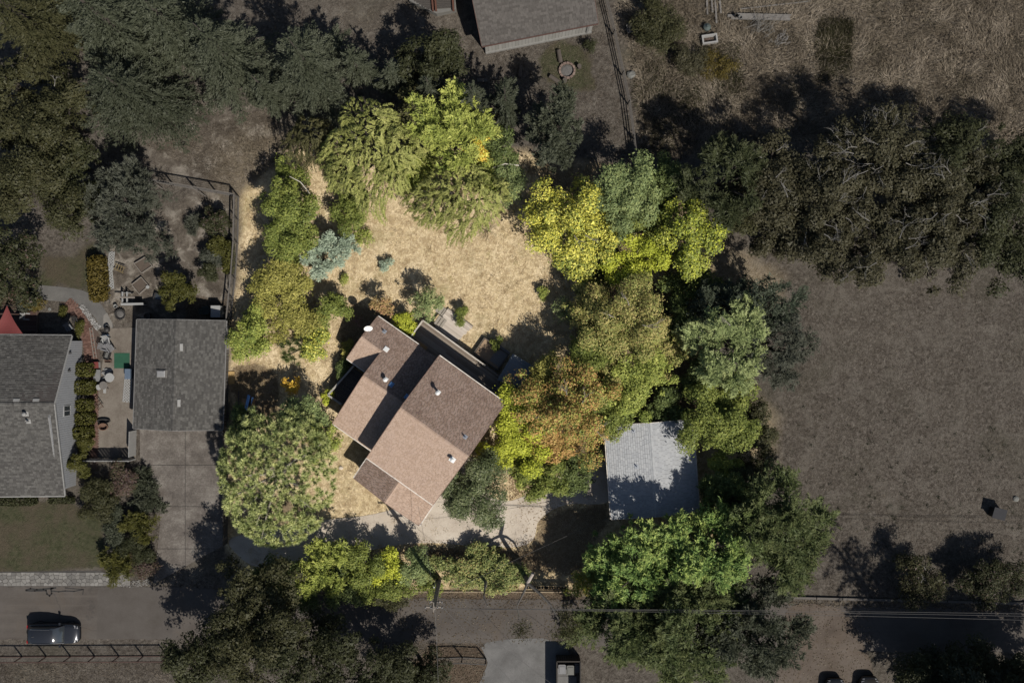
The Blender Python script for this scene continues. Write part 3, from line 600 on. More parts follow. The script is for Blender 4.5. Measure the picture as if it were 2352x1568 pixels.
# --- pale grey shed on the lot
shed = thing('grey_roofed_shed', 'shed with pale grey shingle roof under tree shadows on the right of the lot', 'shed', W(1500, 1075))
sg = gable(shed, (1404, 1192), (1389, 977), (1591, 963), (1606, 1173), 2.7, 3.45, gr_s, gr_s, M('shed_wall', (0.3, 0.27, 0.23), 0.85, 0.2), 0.4, tab=0.42, course=0.2)
for px, py in ((1433, 991), (1455, 990)): pipe_vent(shed, px, py, sg['ab'], h=0.3, r=0.05, base=0.3)
pipe_vent(shed, 1462, 1071, sg['ab'], h=0.35, r=0.05, base=0.34)
# --- flat-roofed lean-to behind the house
lean = thing('flat_shed', 'small shed with flat blue-grey roof half under trees beside the deck', 'shed', W(1176, 852))
lp = [W(1178, 812, 2.2), W(1142, 872, 2.2), W(1192, 897, 2.2), W(1228, 842, 2.2)]
lm = M('blue_grey_sheet', (0.17, 0.185, 0.195), 0.7, 0.18, 1.5)
part('roof', lm, lean, lambda m: m.slab(lp, 0.1))
for i in range(9):
    t = (i+0.5)/9; part('roof_rib', lm, lean, lambda m: m.bar(lp[0].lerp(lp[1], t)+Vector((0, 0, 0.015)), lp[3].lerp(lp[2], t)+Vector((0, 0, 0.015)), 0.05, 0.03))
lc = sum(lp, Vector())/4; li = [lc+(p-lc)*0.9 for p in lp]
for i in range(4): wall_panel('wall', lean, [low(li[i]), low(li[(i+1) % 4]), low(li[(i+1) % 4], 2.1), low(li[i], 2.1)], 0.08, grey_w)

# --- left garage
gar = thing('grey_garage', 'grey-shingled garage at the head of the concrete driveway', 'garage', W(412, 860))
gg = gable(gar, (306.7, 983.5), (315, 733.5), (519, 736.5), (510.5, 987), 2.45, 3.75, gr_a, gr_a, white_w, 0.4, tab=0.3, course=0.17, trim=M('dim_trim', (0.16, 0.155, 0.15)))
box_vent(gar, 372.5, 858, gg['ab'], 1.0, 0.66, 0.16, M('skylight_frame', (0.13, 0.12, 0.11)), top=M('skylight_white', (0.26, 0.255, 0.25), 0.3), name='skylight')
for px, py in ((416.5, 797), (411, 925)): box_vent(gar, px, py, gg['cd'], 0.26, 0.62, 0.12, M('vent_pale', (0.24, 0.235, 0.225)))
# --- left house
lh = thing('grey_roofed_house', 'neighbouring house with grey shingle roof and white gable wall at the left edge', 'house', W(40, 950))
lg = gable(lh, (-220, 768), (164.5, 771), (148.5, 1138), (-220, 1141), 3.0, 5.6, gr_a, gr_a, M('siding_back', (0.17, 0.168, 0.165)), 0.45, tab=0.3, course=0.17, trim=M('dim_white', (0.25, 0.245, 0.235)), rr=((-220, 930), (124, 927)))
bmat = M('white_siding', (0.23, 0.235, 0.245), 0.6, 0.1, 2)
p0, p1 = low(lg['b']), low(lg['c']); L = (p1-p0).length; nb = int(L/0.2); ud = (p1-p0)/L
for i in range(nb):
    a = p0+ud*(i*L/nb+0.008); b = p0+ud*((i+1)*L/nb-0.008); tm_ = 1-abs((i+0.5)/nb-0.5)*2; zt = lg['zt']+(5.6-0.25-lg['zt'])*tm_
    part('siding_board', bmat, lh, lambda m: m.add([a, b, low(b, zt), low(a, zt)]+[q_+Vector((0.03, 0, 0)) for q_ in (a, b, low(b, zt), low(a, zt))], [(4, 5, 6, 7), (0, 4, 7, 3), (1, 2, 6, 5), (2, 3, 7, 6)]))
wc = p0.lerp(p1, 0.47)+Vector((0.05, 0, 2.4))
wf = part('window', white_m if False else M('window_frame', (0.27, 0.27, 0.27)), lh, lambda m: [m.bar(wc+Vector((0, -0.45, z)), wc+Vector((0, 0.45, z)), 0.06, 0.09) for z in (-0.6, 0.6)]+[m.bar(wc+Vector((0, y, -0.6)), wc+Vector((0, y, 0.6)), 0.06, 0.08) for y in (-0.45, 0, 0.45)])
part('pane', glass_d, wf, lambda m: m.bar(wc+Vector((-0.005, -0.43, 0)), wc+Vector((-0.005, 0.43, 0)), 0.02, 1.15))
for px in (39, 84): box_vent(lh, px, 919.5, lg['ab'], 0.55, 0.26, 0.14, M('vent_pale', (0.24, 0.235, 0.225)))
for px, py in ((61, 950), (66, 967)): pipe_vent(lh, px, py, lg['cd'], h=0.5, r=0.09, base=0.4, mat=M('vent_pale', (0.24, 0.235, 0.225)), cap=py < 960)
for t in (0.08, 0.2): 
    q_ = p0.lerp(p1, t)+Vector((0.1, 0, 2.3)); part('wall_lamp', M('dark_iron', (0.03, 0.03, 0.03), 0.5), lh, lambda m: m.lathe([(0.03, 0), (0.1, 0.05), (0.12, 0.25), (0.03, 0.34)], q_, 8))
# --- barn at the top
barn = thing('tan_roofed_barn', 'barn with tan-grey shingle roof and pale wall at the top edge', 'barn', W(1230, 20))
bgm = gable(barn, (1107, 106.5), (1374, 53.5), (1318, -200), (1053, -146), 3.1, 5.0, gr_b, gr_b, M('barn_wall', (0.2, 0.195, 0.18)), 0.3, tab=0.34, course=0.2, trim=M('rust_trim', (0.075, 0.04, 0.032)))
p0, p1 = low(bgm['a']), low(bgm['b']); L = (p1-p0).length; nb = int(L/0.3); ud = (p1-p0)/L; nd = Vector((ud.y, -ud.x, 0))
bw_m = Mvar('barn_board', [(0.20, 0.195, 0.18), (0.225, 0.22, 0.205), (0.25, 0.245, 0.23)])
for i in range(nb):
    a = p0+ud*(i*L/nb+0.01)+Vector((0, 0, 0.35)); b = p0+ud*((i+1)*L/nb-0.01)+Vector((0, 0, 0.35)); up = Vector((0, 0, bgm['zt']-0.4))
    r_ = random.random(); part('siding_board', bw_m, barn, lambda m: m.add([a, b, b+up, a+up]+[q_+nd*0.025 for q_ in (a, b, b+up, a+up)], [(4, 5, 6, 7), (0, 1, 5, 4), (0, 4, 7, 3), (1, 2, 6, 5), (2, 3, 7, 6)], r_))
part('foundation', M('pale_foundation', (0.19, 0.185, 0.175)), barn, lambda m: m.bar(p0+nd*0.05+Vector((0, 0, 0.17)), p1+nd*0.05+Vector((0, 0, 0.17)), 0.14, 0.34))
part('corner_post', M('pale_foundation', (0.19, 0.185, 0.175)), barn, lambda m: m.bar(p0.lerp(p1, 0.955)+nd*0.06, p0.lerp(p1, 0.955)+nd*0.06+Vector((0, 0, 2.9)), 0.14, 0.14))
# deck beside the barn
bd = thing('barn_deck', 'wooden deck with rusty beams beside the barn at the top edge', 'deck', W(1000, 5))
bo = W(1048, 22, 0.8)
slab_pts = [W(940, 2, 0.8), W(1003, 32, 0.8), W(1048, 22, 0.8), W(1040, -60, 0.8), W(930, -60, 0.8)]
part('concrete_edge', M('edge_conc', (0.13, 0.125, 0.115)), bd, lambda m: m.slab(slab_pts, 0.78))
for i in range(22):
    y = -55+i*3.6; xr = 1044-0.0*i; xl = 940 if y < 0 else 945+y*1.6
    if y < 24: part('plank', M('dark_deck', (0.055, 0.048, 0.042), 0.9, 0.25, 6), bd, lambda m: m.bar(W(xl+2, y-0.0, 0.83), W(xr, y-0.11*(xr-xl)*0.5, 0.83), 0.12, 0.04))
for x in (993, 1000, 1040): part('beam', M('rust_beam', (0.085, 0.035, 0.022)), bd, lambda m: m.bar(W(x-4, -50, 1.0), W(x+2, 26, 1.0), 0.16, 0.22))
# ------------------------------------------------------------------ vegetation
def leafmat(name, cols, trans=0.28, rough=0.55, g=None):
    if name in MATS: return MATS[name]
    m, nt, b, out = nmat(name); L = nt.links
    a = nt.nodes.new('ShaderNodeAttribute'); a.attribute_name = 'var'; r = ramp(nt, cols, g=g); L.new(a.outputs['Fac'], r.inputs[0])
    L.new(r.outputs[0], b.inputs['Base Color']); b.inputs['Roughness'].default_value = rough; b.inputs['Specular IOR Level'].default_value = 0.14
    t = nt.nodes.new('ShaderNodeBsdfTranslucent'); L.new(r.outputs[0], t.inputs[0]); mx = nt.nodes.new('ShaderNodeMixShader'); mx.inputs[0].default_value = trans
    L.new(b.outputs[0], mx.inputs[1]); L.new(t.outputs[0], mx.inputs[2]); L.new(mx.outputs[0], out.inputs[0]); MATS[name] = m; return m
LM = {}
LIT = ('green', 'deep_green', 'glossy_green', 'blue_green', 'lime', 'yellow', 'yellow_green', 'willow', 'silver', 'olive_yellow', 'rust', 'bronze_green', 'orange', 'pine', 'cedar', 'acacia', 'ivy', 'rose')  # lot foliage, its brightness over the dimmed surroundings set by colour
def lm_(k, *cols, **kw):
    if k in LIT: kw['g'] = 1.05; kw['trans'] = 0.2; cols = [tuple(x*0.8 for x in cols[0])]+list(cols[1:])
    LM[k] = leafmat('leaf_'+k, list(cols), **kw)
lm_('conifer_dark', (0.032, 0.038, 0.022), (0.069, 0.077, 0.048), (0.12, 0.128, 0.088))  # leaves outside the lot: dimming put into the leaf colour
lm_('conifer_deep', (0.026, 0.032, 0.018), (0.055, 0.062, 0.038), (0.092, 0.098, 0.066))
lm_('oak_olive', (0.03, 0.032, 0.014), (0.06, 0.06, 0.026), (0.09, 0.084, 0.04))
lm_('oak_brown', (0.033, 0.032, 0.016), (0.066, 0.061, 0.033), (0.11, 0.1, 0.06))
lm_('dim_green', (0.024, 0.027, 0.012), (0.046, 0.05, 0.022), (0.07, 0.072, 0.034))
lm_('dim_sage', (0.045, 0.05, 0.034), (0.075, 0.08, 0.058), (0.105, 0.11, 0.082))
lm_('dim_gold', (0.065, 0.05, 0.012), (0.12, 0.092, 0.022), (0.165, 0.125, 0.035))
lm_('dim_lime', (0.04, 0.042, 0.01), (0.08, 0.08, 0.018), (0.12, 0.112, 0.03))
lm_('dim_cedar', (0.028, 0.036, 0.015), (0.055, 0.065, 0.028), (0.085, 0.09, 0.042))
lm_('green', (0.055, 0.075, 0.018), (0.118, 0.142, 0.032), (0.21, 0.22, 0.052))
lm_('deep_green', (0.036, 0.052, 0.016), (0.072, 0.094, 0.03), (0.13, 0.155, 0.05))
lm_('glossy_green', (0.036, 0.05, 0.022), (0.082, 0.1, 0.043), (0.2, 0.21, 0.11), rough=0.4)
lm_('blue_green', (0.06, 0.085, 0.033), (0.125, 0.158, 0.062), (0.23, 0.255, 0.095))
lm_('lime', (0.15, 0.18, 0.02), (0.30, 0.325, 0.035), (0.46, 0.46, 0.065), trans=0.35)
lm_('yellow', (0.22, 0.215, 0.03), (0.43, 0.405, 0.06), (0.60, 0.55, 0.14), trans=0.35)
lm_('yellow_green', (0.08, 0.115, 0.028), (0.185, 0.215, 0.045), (0.35, 0.355, 0.09), trans=0.33)
lm_('willow', (0.10, 0.12, 0.032), (0.215, 0.225, 0.065), (0.37, 0.36, 0.13))
lm_('willow_dark', (0.055, 0.058, 0.022), (0.11, 0.105, 0.045), (0.17, 0.155, 0.07))
lm_('silver', (0.13, 0.17, 0.12), (0.23, 0.28, 0.2), (0.36, 0.41, 0.31))
lm_('olive_yellow', (0.11, 0.11, 0.025), (0.215, 0.2, 0.048), (0.33, 0.29, 0.085))
lm_('rust', (0.12, 0.13, 0.035), (0.25, 0.18, 0.052), (0.36, 0.2, 0.075), (0.38, 0.30, 0.1))
lm_('bronze_green', (0.085, 0.115, 0.03), (0.18, 0.195, 0.055), (0.27, 0.23, 0.08), (0.34, 0.255, 0.115))
lm_('orange', (0.3, 0.16, 0.03), (0.48, 0.29, 0.04), (0.58, 0.42, 0.06))
lm_('pine', (0.11, 0.155, 0.05), (0.30, 0.335, 0.125), (0.64, 0.64, 0.29))
lm_('cedar', (0.04, 0.085, 0.025), (0.11, 0.17, 0.045), (0.34, 0.38, 0.105))
lm_('cedar_mid', (0.045, 0.07, 0.026), (0.09, 0.115, 0.042), (0.165, 0.175, 0.068))
lm_('acacia', (0.085, 0.12, 0.042), (0.17, 0.205, 0.08), (0.32, 0.335, 0.15))
lm_('acacia_dark', (0.04, 0.052, 0.034), (0.07, 0.085, 0.055), (0.1, 0.115, 0.075))
lm_('ivy', (0.045, 0.065, 0.022), (0.105, 0.13, 0.042), (0.22, 0.23, 0.08), (0.2, 0.11, 0.055))
lm_('pink_flower', (0.05, 0.052, 0.025), (0.075, 0.076, 0.04), (0.115, 0.07, 0.055), (0.17, 0.13, 0.13))
lm_('rose', (0.16, 0.13, 0.05), (0.28, 0.2, 0.08), (0.40, 0.18, 0.13))
bark_d = M('bark_dark', (0.055, 0.045, 0.037), 0.95, 0.3, 4); bark_p = M('bark_pale', (0.16, 0.15, 0.135), 0.95, 0.3, 4); bark_g = M('bark_grey', (0.25, 0.22, 0.185), 0.95, 0.3, 4)

def unit(a): return a/np.maximum(np.linalg.norm(a, axis=1, keepdims=True), 1e-9)
def rdir(n): return unit(RNG.normal(size=(n, 3)))
def quads(name, P, D, N, L, Wd, var, mat, parent=None, tri=False, leaf3=False):
    """many small leaf blades as one mesh; coordinates local to the parent"""
    n = len(P); D = unit(D); S = unit(np.cross(D, N)); L = np.asarray(L).reshape(-1, 1)*np.ones((n, 1)); Wd = np.asarray(Wd).reshape(-1, 1)*np.ones((n, 1))
    if tri: V = np.stack([P-S*Wd/2, P+S*Wd/2, P+D*L], 1); k = 3
    elif leaf3: V = np.stack([P-D*L*0.45-S*Wd/2, P-D*L*0.4+S*Wd/2, P+D*L*0.55], 1); k = 3
    else:
        up = unit(np.cross(S, D))*(Wd*0.18); V = np.stack([P-D*L/2, P+S*Wd/2-D*L*0.08+up, P+D*L/2, P-S*Wd/2-D*L*0.08+up], 1); k = 4
    me = bpy.data.meshes.new(name); me.vertices.add(n*k); me.vertices.foreach_set('co', V.astype(np.float32).ravel())
    me.loops.add(n*k); me.loops.foreach_set('vertex_index', np.arange(n*k, dtype=np.int32)); me.polygons.add(n)
    me.polygons.foreach_set('loop_start', np.arange(0, n*k, k, dtype=np.int32)); me.polygons.foreach_set('loop_total', np.full(n, k, np.int32))
    at = me.attributes.new('var', 'FLOAT', 'FACE'); at.data.foreach_set('value', np.clip(var, 0, 1).astype(np.float32))
    me.update(); me.materials.append(mat)
    o = bpy.data.objects.new(name, me); COL.objects.link(o)
    if parent is not None: o.parent = parent
    return o
def lump(U, k=5, amp=0.28, seed=None):
    """bumpy radius multiplier over directions"""
    c = rdir(k*2); a = RNG.uniform(-1, 1, k*2); s = np.zeros(len(U))
    for i in range(k*2): s += a[i]*np.exp(3.0*(U@c[i]-1))
    return 1+amp*s
def f_broad(R, Ry, z0, z1, l, w, lai, frond=False, clump=None, lumpy=0.3, sparse=1.0, flatn=0.9):
    zc = (z0+z1)/2; rz = (z1-z0)/2; Rm = (R+Ry)/2
    rc = clump or max(0.26, min(0.85, 0.2*Rm+0.12)); K = max(9, int(4.6*(Rm/rc)**2*sparse))
    # boughs: sub-crowns of different height and reach, with dark gaps between them
    nb = int(4+Rm*2.6) if Rm > 0.9 else 4; jb = np.arange(nb); ab = jb*2.39996+RNG.normal(size=nb)*0.35; tb = np.sqrt((jb+0.35)/nb)
    reach = 1+RNG.normal(size=nb)*lumpy*0.42*tb; tb = tb*reach*0.80; rb = RNG.uniform(0.24, 0.40, nb)*(1.15 if Rm < 1.6 else 1.0)
    hb = np.sqrt(np.clip(1-(np.minimum(tb, 1)*0.92)**2, 0.05, 1))*RNG.uniform(0.2 if Rm > 1.2 else 0.7, 1.0, nb)
    wb = rb**2; wb /= wb.sum(); bi = RNG.choice(nb, K, p=wb); a = RNG.uniform(0, 6.283, K); r = np.sqrt(RNG.random(K)); tiny = RNG.random(K) < 0.18
    r = np.where(tiny, RNG.uniform(0.9, 1.25, K), r); dome = np.sqrt(np.clip(1-np.minimum(r, 1)**2, 0, 1)); low_ = RNG.random(K) < (0.6 if rz > 1.8*Rm else 0.22)
    zz = hb[bi]+rb[bi]*(dome*RNG.uniform(0.6, 1.0, K)-0.75)-np.where(low_, RNG.uniform(0.2, 1.7 if rz > 1.8*Rm else 0.9, K), 0.0)
    C = np.stack([(np.cos(ab)*tb)[bi]*R+np.cos(a)*r*rb[bi]*R, (np.sin(ab)*tb)[bi]*Ry+np.sin(a)*r*rb[bi]*Ry, zc+np.clip(zz, -0.9, 1.0)*rz], 1)
    rcs = rc*RNG.uniform(0.55, 1.35, K)*np.where(tiny, 0.5, 1.0); bvar = RNG.uniform(0, 1, nb); cv = np.clip(0.5*bvar[bi]+0.5*RNG.uniform(0, 1, K), 0, 1)
    n = int(lai*math.pi*R*Ry/(0.5*l*w)); pr = rcs**2; pr /= pr.sum(); ci = RNG.choice(K, n, p=pr)
    B = rdir(n); B[:, 2] = np.where((B[:, 2] < 0) & (RNG.random(n) < 0.6), -B[:, 2], B[:, 2])
    rr = rcs[ci]*RNG.uniform(0.1, 1, n)**0.42*(1+0.5*(RNG.random(n) < 0.05)); sq = np.array([1, 1, 0.72])
    P = C[ci]+B*rr[:, None]*sq+RNG.normal(size=(n, 3))*0.05
    P[:, 2] = np.maximum(P[:, 2], 0.03)
    N = unit(B*0.95+np.array([0, 0, flatn*0.6])+RNG.normal(size=(n, 3))*0.42)
    if frond:
        # leaves gathered in flat sprays pointing out of each clump
        m = 9; sp = rdir(K*m)+np.array([0, 0, 0.25]); rdl = unit(C*np.array([1, 1, 0])); sp = unit(sp+np.repeat(rdl, m, 0)*0.7); si = ci*m+RNG.integers(0, m, n); t = RNG.uniform(0.05, 1.15, n)
        S_ = unit(np.cross(sp, np.array([0, 0, 1.0])))[si]; lat = RNG.normal(size=n)*0.22*(1.1-t*0.8)
        P = C[ci]+sp[si]*(rcs[ci]*1.25*t)[:, None]+S_*(lat*rcs[ci]*1.6)[:, None]+RNG.normal(size=(n, 3))*0.04; P[:, 2] = np.maximum(P[:, 2], 0.03)
        D = unit(sp[si]+S_*(np.sign(lat)*0.8)[:, None]+RNG.normal(size=(n, 3))*0.2); N = unit(np.array([0, 0, 1.0])+RNG.normal(size=(n, 3))*0.5)
        var = 0.4*cv[ci]+0.3*RNG.random(n)+0.3*np.clip(t, 0, 1)
    else:
        D = RNG.normal(size=(n, 3)); D = unit(D-N*(D*N).sum(1, keepdims=True)); var = 0.42*cv[ci]+0.58*RNG.random(n)
    sz = RNG.lognormal(0, 0.3, n)
    return P, D, N, l*sz, w*sz*RNG.uniform(0.8, 1.2, n), var, C
def f_conifer(R, Ry, z0, z1, l, w, lai, droop=0.35, top=0.12):
    H = z1-z0; nb = int(60+R*R*9); t = RNG.uniform(0, 1, nb)**0.62; az = np.arange(nb)*2.39996+RNG.uniform(-.3, .3, nb)
    ln = (top+(1-top)*t**0.85)*RNG.uniform(0.72, 1.12, nb)*(1+0.12*np.sin(az*3+RNG.random()*6)); zb = z1-t*H*0.92
    n = int(lai*math.pi*R*Ry/(0.5*l*w)); pr = ln**1.6; pr /= pr.sum(); bi = RNG.choice(nb, n, p=pr)
    s = RNG.uniform(0.08, 1, n)**0.75; d = np.stack([np.cos(az), np.sin(az)], 1)[bi]; sd = np.stack([-d[:, 1], d[:, 0]], 1)
    lat = RNG.normal(size=n)*0.17*(1.15-s); r = ln[bi]
    xy = (d*s[:, None]+sd*lat[:, None])*r[:, None]*np.array([R, Ry])
    rise = (RNG.random(nb)*0.5-0.1)[bi]
    z = zb[bi]+r*R*(rise*s-droop*s*s)*0.6+RNG.normal(size=n)*0.07-np.abs(lat)*r*R*0.3
    P = np.stack([xy[:, 0], xy[:, 1], np.maximum(z, 0.1)], 1)
    D = np.concatenate([d+sd*np.sign(lat)[:, None]*RNG.uniform(0.1, 1.0, (n, 1)), RNG.normal(size=(n, 1))*0.25+0.05], 1)
    N = unit(np.array([0, 0, 1.0])+RNG.normal(size=(n, 3))*0.45)
    var = 0.3*RNG.random(nb)[bi]+0.45*RNG.random(n)+0.25*s
    C = np.stack([np.cos(az)*ln*R*0.8, np.sin(az)*ln*Ry*0.8, zb], 1)
    return P, D, N, l*RNG.uniform(0.6, 1.3, n), w*RNG.uniform(0.7, 1.2, n), var, C
def f_pine(R, Ry, z0, z1, l, w, lai):
    K = int(R*Ry*34); a = RNG.uniform(0, 6.283, K); r = np.sqrt(RNG.random(K)); U = np.stack([np.cos(a)*r, np.sin(a)*r, np.sqrt(np.clip(1-r*r, 0, 1))*RNG.uniform(0.2, 1, K)], 1); rad = np.clip(lump(unit(U), 7, 0.35), 0.6, 1.12)
    zc = z0+(z1-z0)*0.4; C = np.stack([U[:, 0]*R, U[:, 1]*Ry, U[:, 2]*(z1-zc)], 1)*rad[:, None]+np.array([0, 0, zc])
    m = int(lai*math.pi*R*Ry/(0.5*l*w)/K); ci = np.repeat(np.arange(K), m); n = len(ci)
    ax = unit(U+np.array([0, 0, 0.9])); D = unit(rdir(n)+ax[ci]*0.85); P = C[ci]+D*l*0.42
    N = rdir(n); cv = RNG.random(K); var = 0.55*cv[ci]+0.45*RNG.random(n)
    return P, D, N, l*RNG.uniform(0.7, 1.2, n), w*np.ones(n), var, C
def f_willow(R, Ry, z0, z1, l, w, lai):
    ns = int(R*Ry*44); az = RNG.uniform(0, 6.283, ns); rr = RNG.uniform(0.0, 1, ns)**0.5; rr *= (1+0.14*np.sin(az*4+1)+0.1*np.sin(az*7))
    cl = (np.sin(az*5+rr*9)+np.sin(az*9-rr*14))*0.25
    st = np.stack([np.cos(az)*rr*R*0.88, np.sin(az)*rr*Ry*0.88, z0+(z1-z0)*(0.45+0.55*np.sqrt(np.clip(1-(rr*0.8)**2, 0.05, 1)))+cl], 1)
    n = int(lai*math.pi*R*Ry/(0.5*l*w)); si = RNG.integers(0, ns, n); s = RNG.random(n); ln = RNG.uniform(0.7, 1.9, ns)[si]
    cell = vnoise(st[:, :2]+40, 0.8, 21)*7; oo = np.stack([np.cos(az)*rr*1.1+np.cos(cell)*0.75-0.25, np.sin(az)*rr*1.1+np.sin(cell)*0.75-0.2], 1)+RNG.normal(size=(ns, 2))*0.22; oo /= np.linalg.norm(oo, axis=1, keepdims=True)+1e-6; o = oo[si]
    hx = o*(ln*s*0.55)[:, None]; P = np.concatenate([st[si, :2]+hx, (st[si, 2]-ln*s*s*1.15)[:, None]], 1)+RNG.normal(size=(n, 3))*0.045
    P[:, 2] = np.maximum(P[:, 2], 0.25)
    D = np.concatenate([o*0.55, -(0.2+1.6*s)[:, None]*0.6], 1)+RNG.normal(size=(n, 3))*0.22; N = unit(np.concatenate([o*0.8, np.ones((n, 1))*0.7], 1)+RNG.normal(size=(n, 3))*0.4)
    cv = RNG.random(ns); var = 0.5*cv[si]+0.5*RNG.random(n)
    return P, D, N, l*RNG.uniform(0.7, 1.3, n), w*np.ones(n), var, st
def twigs(mb, p, d, ln, r, depth, spread=0.7, up=0.1, n=4):
    q = p+d*ln*0.5+Vector((random.uniform(-1, 1), random.uniform(-1, 1), random.uniform(-1, 1)))*ln*0.07; e = q+(d+Vector((random.uniform(-1, 1), random.uniform(-1, 1), random.uniform(-.6, .6)))*0.3).normalized()*ln*0.5
    if e.z < 0.05: e.z = 0.05
    mb.tube([p, q, e], [r, r*0.8, r*0.55], n)
    if depth > 0:
        for _ in range(random.choice((2, 3))):
            nd = (d+Vector((random.uniform(-1, 1), random.uniform(-1, 1), random.uniform(-1, 1)+up))*spread).normalized(); twigs(mb, e if random.random() < 0.7 else q, nd, ln*random.uniform(0.55, 0.8), r*0.58, depth-1, spread, up, n)
FUN = dict(broad=f_broad, conifer=f_conifer, pine=f_pine, willow=f_willow)
def plant(kind, px, py, r, h, leaf, label, cat='tree', name=None, ry=None, z0=None, l=0.3, w=0.2, lai=4.6, bark=None, limbs=7, show=0, group=None, over=None, over_n=0.0, zfix=None, **kw):
    z0 = h*0.12 if z0 is None else z0; zc = zfix if zfix is not None else (h*0.42 if kind == 'conifer' else (z0+h)/2)
    c = W(px, py, zc); k = (CAM_H-zc)/CAM_H/PPM*(1.09 if leaf in LIT and h > 2.2 else 1.04); R = r*k; Ry = (ry or r)*k
    if kind in ('broad', 'frond', 'conifer'): l *= 0.63; w *= 0.63
    base = Vector((c.x, c.y, 0)); nm = name or {'tree': 'broadleaf_tree', 'shrub': 'garden_shrub', 'bush': 'garden_shrub', 'conifer': 'conifer_tree', 'hedge': 'hedge'}.get(cat, cat)
    e = thing(nm, label, cat, base, 0, group)
    frond = kind == 'frond'
    f = f_broad if frond else FUN[kind]
    if frond: kw['frond'] = True
    P, D, N, Ls, Ws, var, C = f(R, Ry, z0, h, l, w, lai, **kw)
    crown = quads('crown' if h > 2.2 else 'foliage', P, D, N, Ls, Ws, var, LM[leaf], e, leaf3=True)
    if over and over_n:
        n = int(len(P)*over_n); i = RNG.choice(len(P), n, replace=False); P2 = P[i]+np.array([0, 0, 0.05])
        quads('blossom' if 'flower' in over or over == 'rose' else 'turning_leaves', P2, D[i], N[i], Ls[i]*0.9, Ws[i], RNG.random(n), LM[over], crown, leaf3=True)
    mb = MB(); bk = bark or bark_d
    tr = max(0.035, 0.02*h+0.02*R); th = max(z0+0.3*(h-z0), 0.3)
    if kind == 'conifer': mb.tube([(0, 0, -0.1), (0, 0, h*0.5), (0, 0, h*0.97)], [tr, tr*0.6, 0.03], 7)
    elif h > 2.2: mb.tube([(0, 0, -0.1), (R*0.03, 0, th*0.5), (-R*0.03, R*0.03, th)], [tr*1.25, tr, tr*0.8], 8)
    if kind != 'conifer' and limbs:
        s0 = Vector((0, 0, th)) if h > 2.2 else Vector((0, 0, 0.02))
        for i in RNG.choice(len(C), min(limbs, len(C)), replace=False):
            g = Vector(C[i]); m_ = s0.lerp(g, 0.55)+Vector((0, 0, 0.12*(h-z0)))
            mb.tube([s0, m_, g], [tr*0.55, tr*0.35, tr*0.12], 5)
    mb.build('trunk' if h > 2.2 else 'stems', bk, e, local=True)
    if show:   # bare, lichen-pale branches standing through the top of the crown
        bm = MB(); 
        for i in RNG.choice(len(C), min(show, len(C)), replace=False):
            g = Vector(C[i]); g.z = max(g.z, (z0+h)/2)+0.1*h; a = g*0.72; a.z = g.z; d = Vector((g.x, g.y, 0)).normalized()*0.7+Vector((random.uniform(-.5, .5), random.uniform(-.5, .5), 0.12))
            twigs(bm, a, d.normalized(), R*0.15, 0.042, 3, 0.75, 0.15, 4)
        bm.build('bare_branches', bark_g if leaf in LIT else bark_p, e, local=True, kind='stuff')
    return e
def hedge_block(px, py, sx, sy, h, leaf, label, name='clipped_hedge', cat='hedge', group=None, rot=0.0, l=0.16, w=0.12, n_per=260, rnd=0.25):
    c = W(px, py, h*0.6); e = thing(name, label, cat, (c.x, c.y, 0), rot, group); X_, Y_ = sx/PPM*0.985, sy/PPM*0.985
    n = int(n_per*(X_*Y_+h*(X_+Y_)*0.7)); U = RNG.uniform(-1, 1, (n, 3)); p = 5.0
    nn = (np.abs(U)**p).sum(1)**(1/p); U = U/nn[:, None]*RNG.uniform(0.8, 1.0, (n, 1)); P = U*np.array([X_/2, Y_/2, h/2])+np.array([0, 0, h/2]); P += RNG.normal(size=P.shape)*0.03; P[:, 2] = np.maximum(P[:, 2], 0.02)
    N = unit(np.sign(U)*np.abs(U)**4+RNG.normal(size=(n, 3))*0.5); D = RNG.normal(size=(n, 3)); D = unit(D-N*(D*N).sum(1, keepdims=True))
    var = np.clip(0.6*vnoise(P[:, :2]*3+50, 0.7, 3)+0.5*RNG.random(n)-0.05, 0, 1)
    quads('foliage', P, D, N, l*RNG.uniform(.7, 1.3, n), w*RNG.uniform(.7, 1.3, n), var, LM[leaf], e)
    mb = MB(); k = max(2, int(X_/0.7)); 
    for i in range(k): mb.tube([((i+0.5)/k*X_-X_/2, 0, -0.05), ((i+0.5)/k*X_-X_/2, 0.05, h*0.7)], [0.04, 0.02], 5)
    mb.build('stems', bark_d, e, local=True); return e
T = plant
# ---- dark conifers and oaks, upper left
G1 = 'conifers of the upper-left grove'
T('conifer', 80, 55, 118, 17, 'oak_olive', 'olive-tinged conifer filling the top-left corner', 'conifer', l=0.42, w=0.17, lai=4.4, group=G1)
T('conifer', 265, 62, 120, 17, 'conifer_dark', 'tall grey-green conifer, second from the top-left corner', 'conifer', l=0.42, w=0.17, lai=4.4, group=G1)
T('conifer', 395, 60, 105, 16, 'conifer_dark', 'grey-green conifer at the top edge, third from the left corner', 'conifer', l=0.42, w=0.17, lai=4.4, group=G1)
T('conifer', 520, 130, 112, 15, 'conifer_dark', 'broad pale grey-green conifer above the pale dirt patch', 'conifer', l=0.4, w=0.16, lai=4.4, group=G1)
T('conifer', 312, 222, 150, 13, 'conifer_deep', 'largest deep green conifer of the grove with its tip over the pale dirt', 'conifer', l=0.42, w=0.17, lai=4.6, group=G1, ry=112)
T('conifer', 715, 160, 98, 15, 'conifer_dark', 'tall conifer with visible leaning trunk right of the pale dirt patch', 'conifer', l=0.4, w=0.16, lai=4.6, group=G1, ry=125)
T('conifer', 618, 215, 55, 10, 'conifer_dark', 'smaller conifer tucked left of the tall leaning one', 'conifer', l=0.38, w=0.15, group=G1)
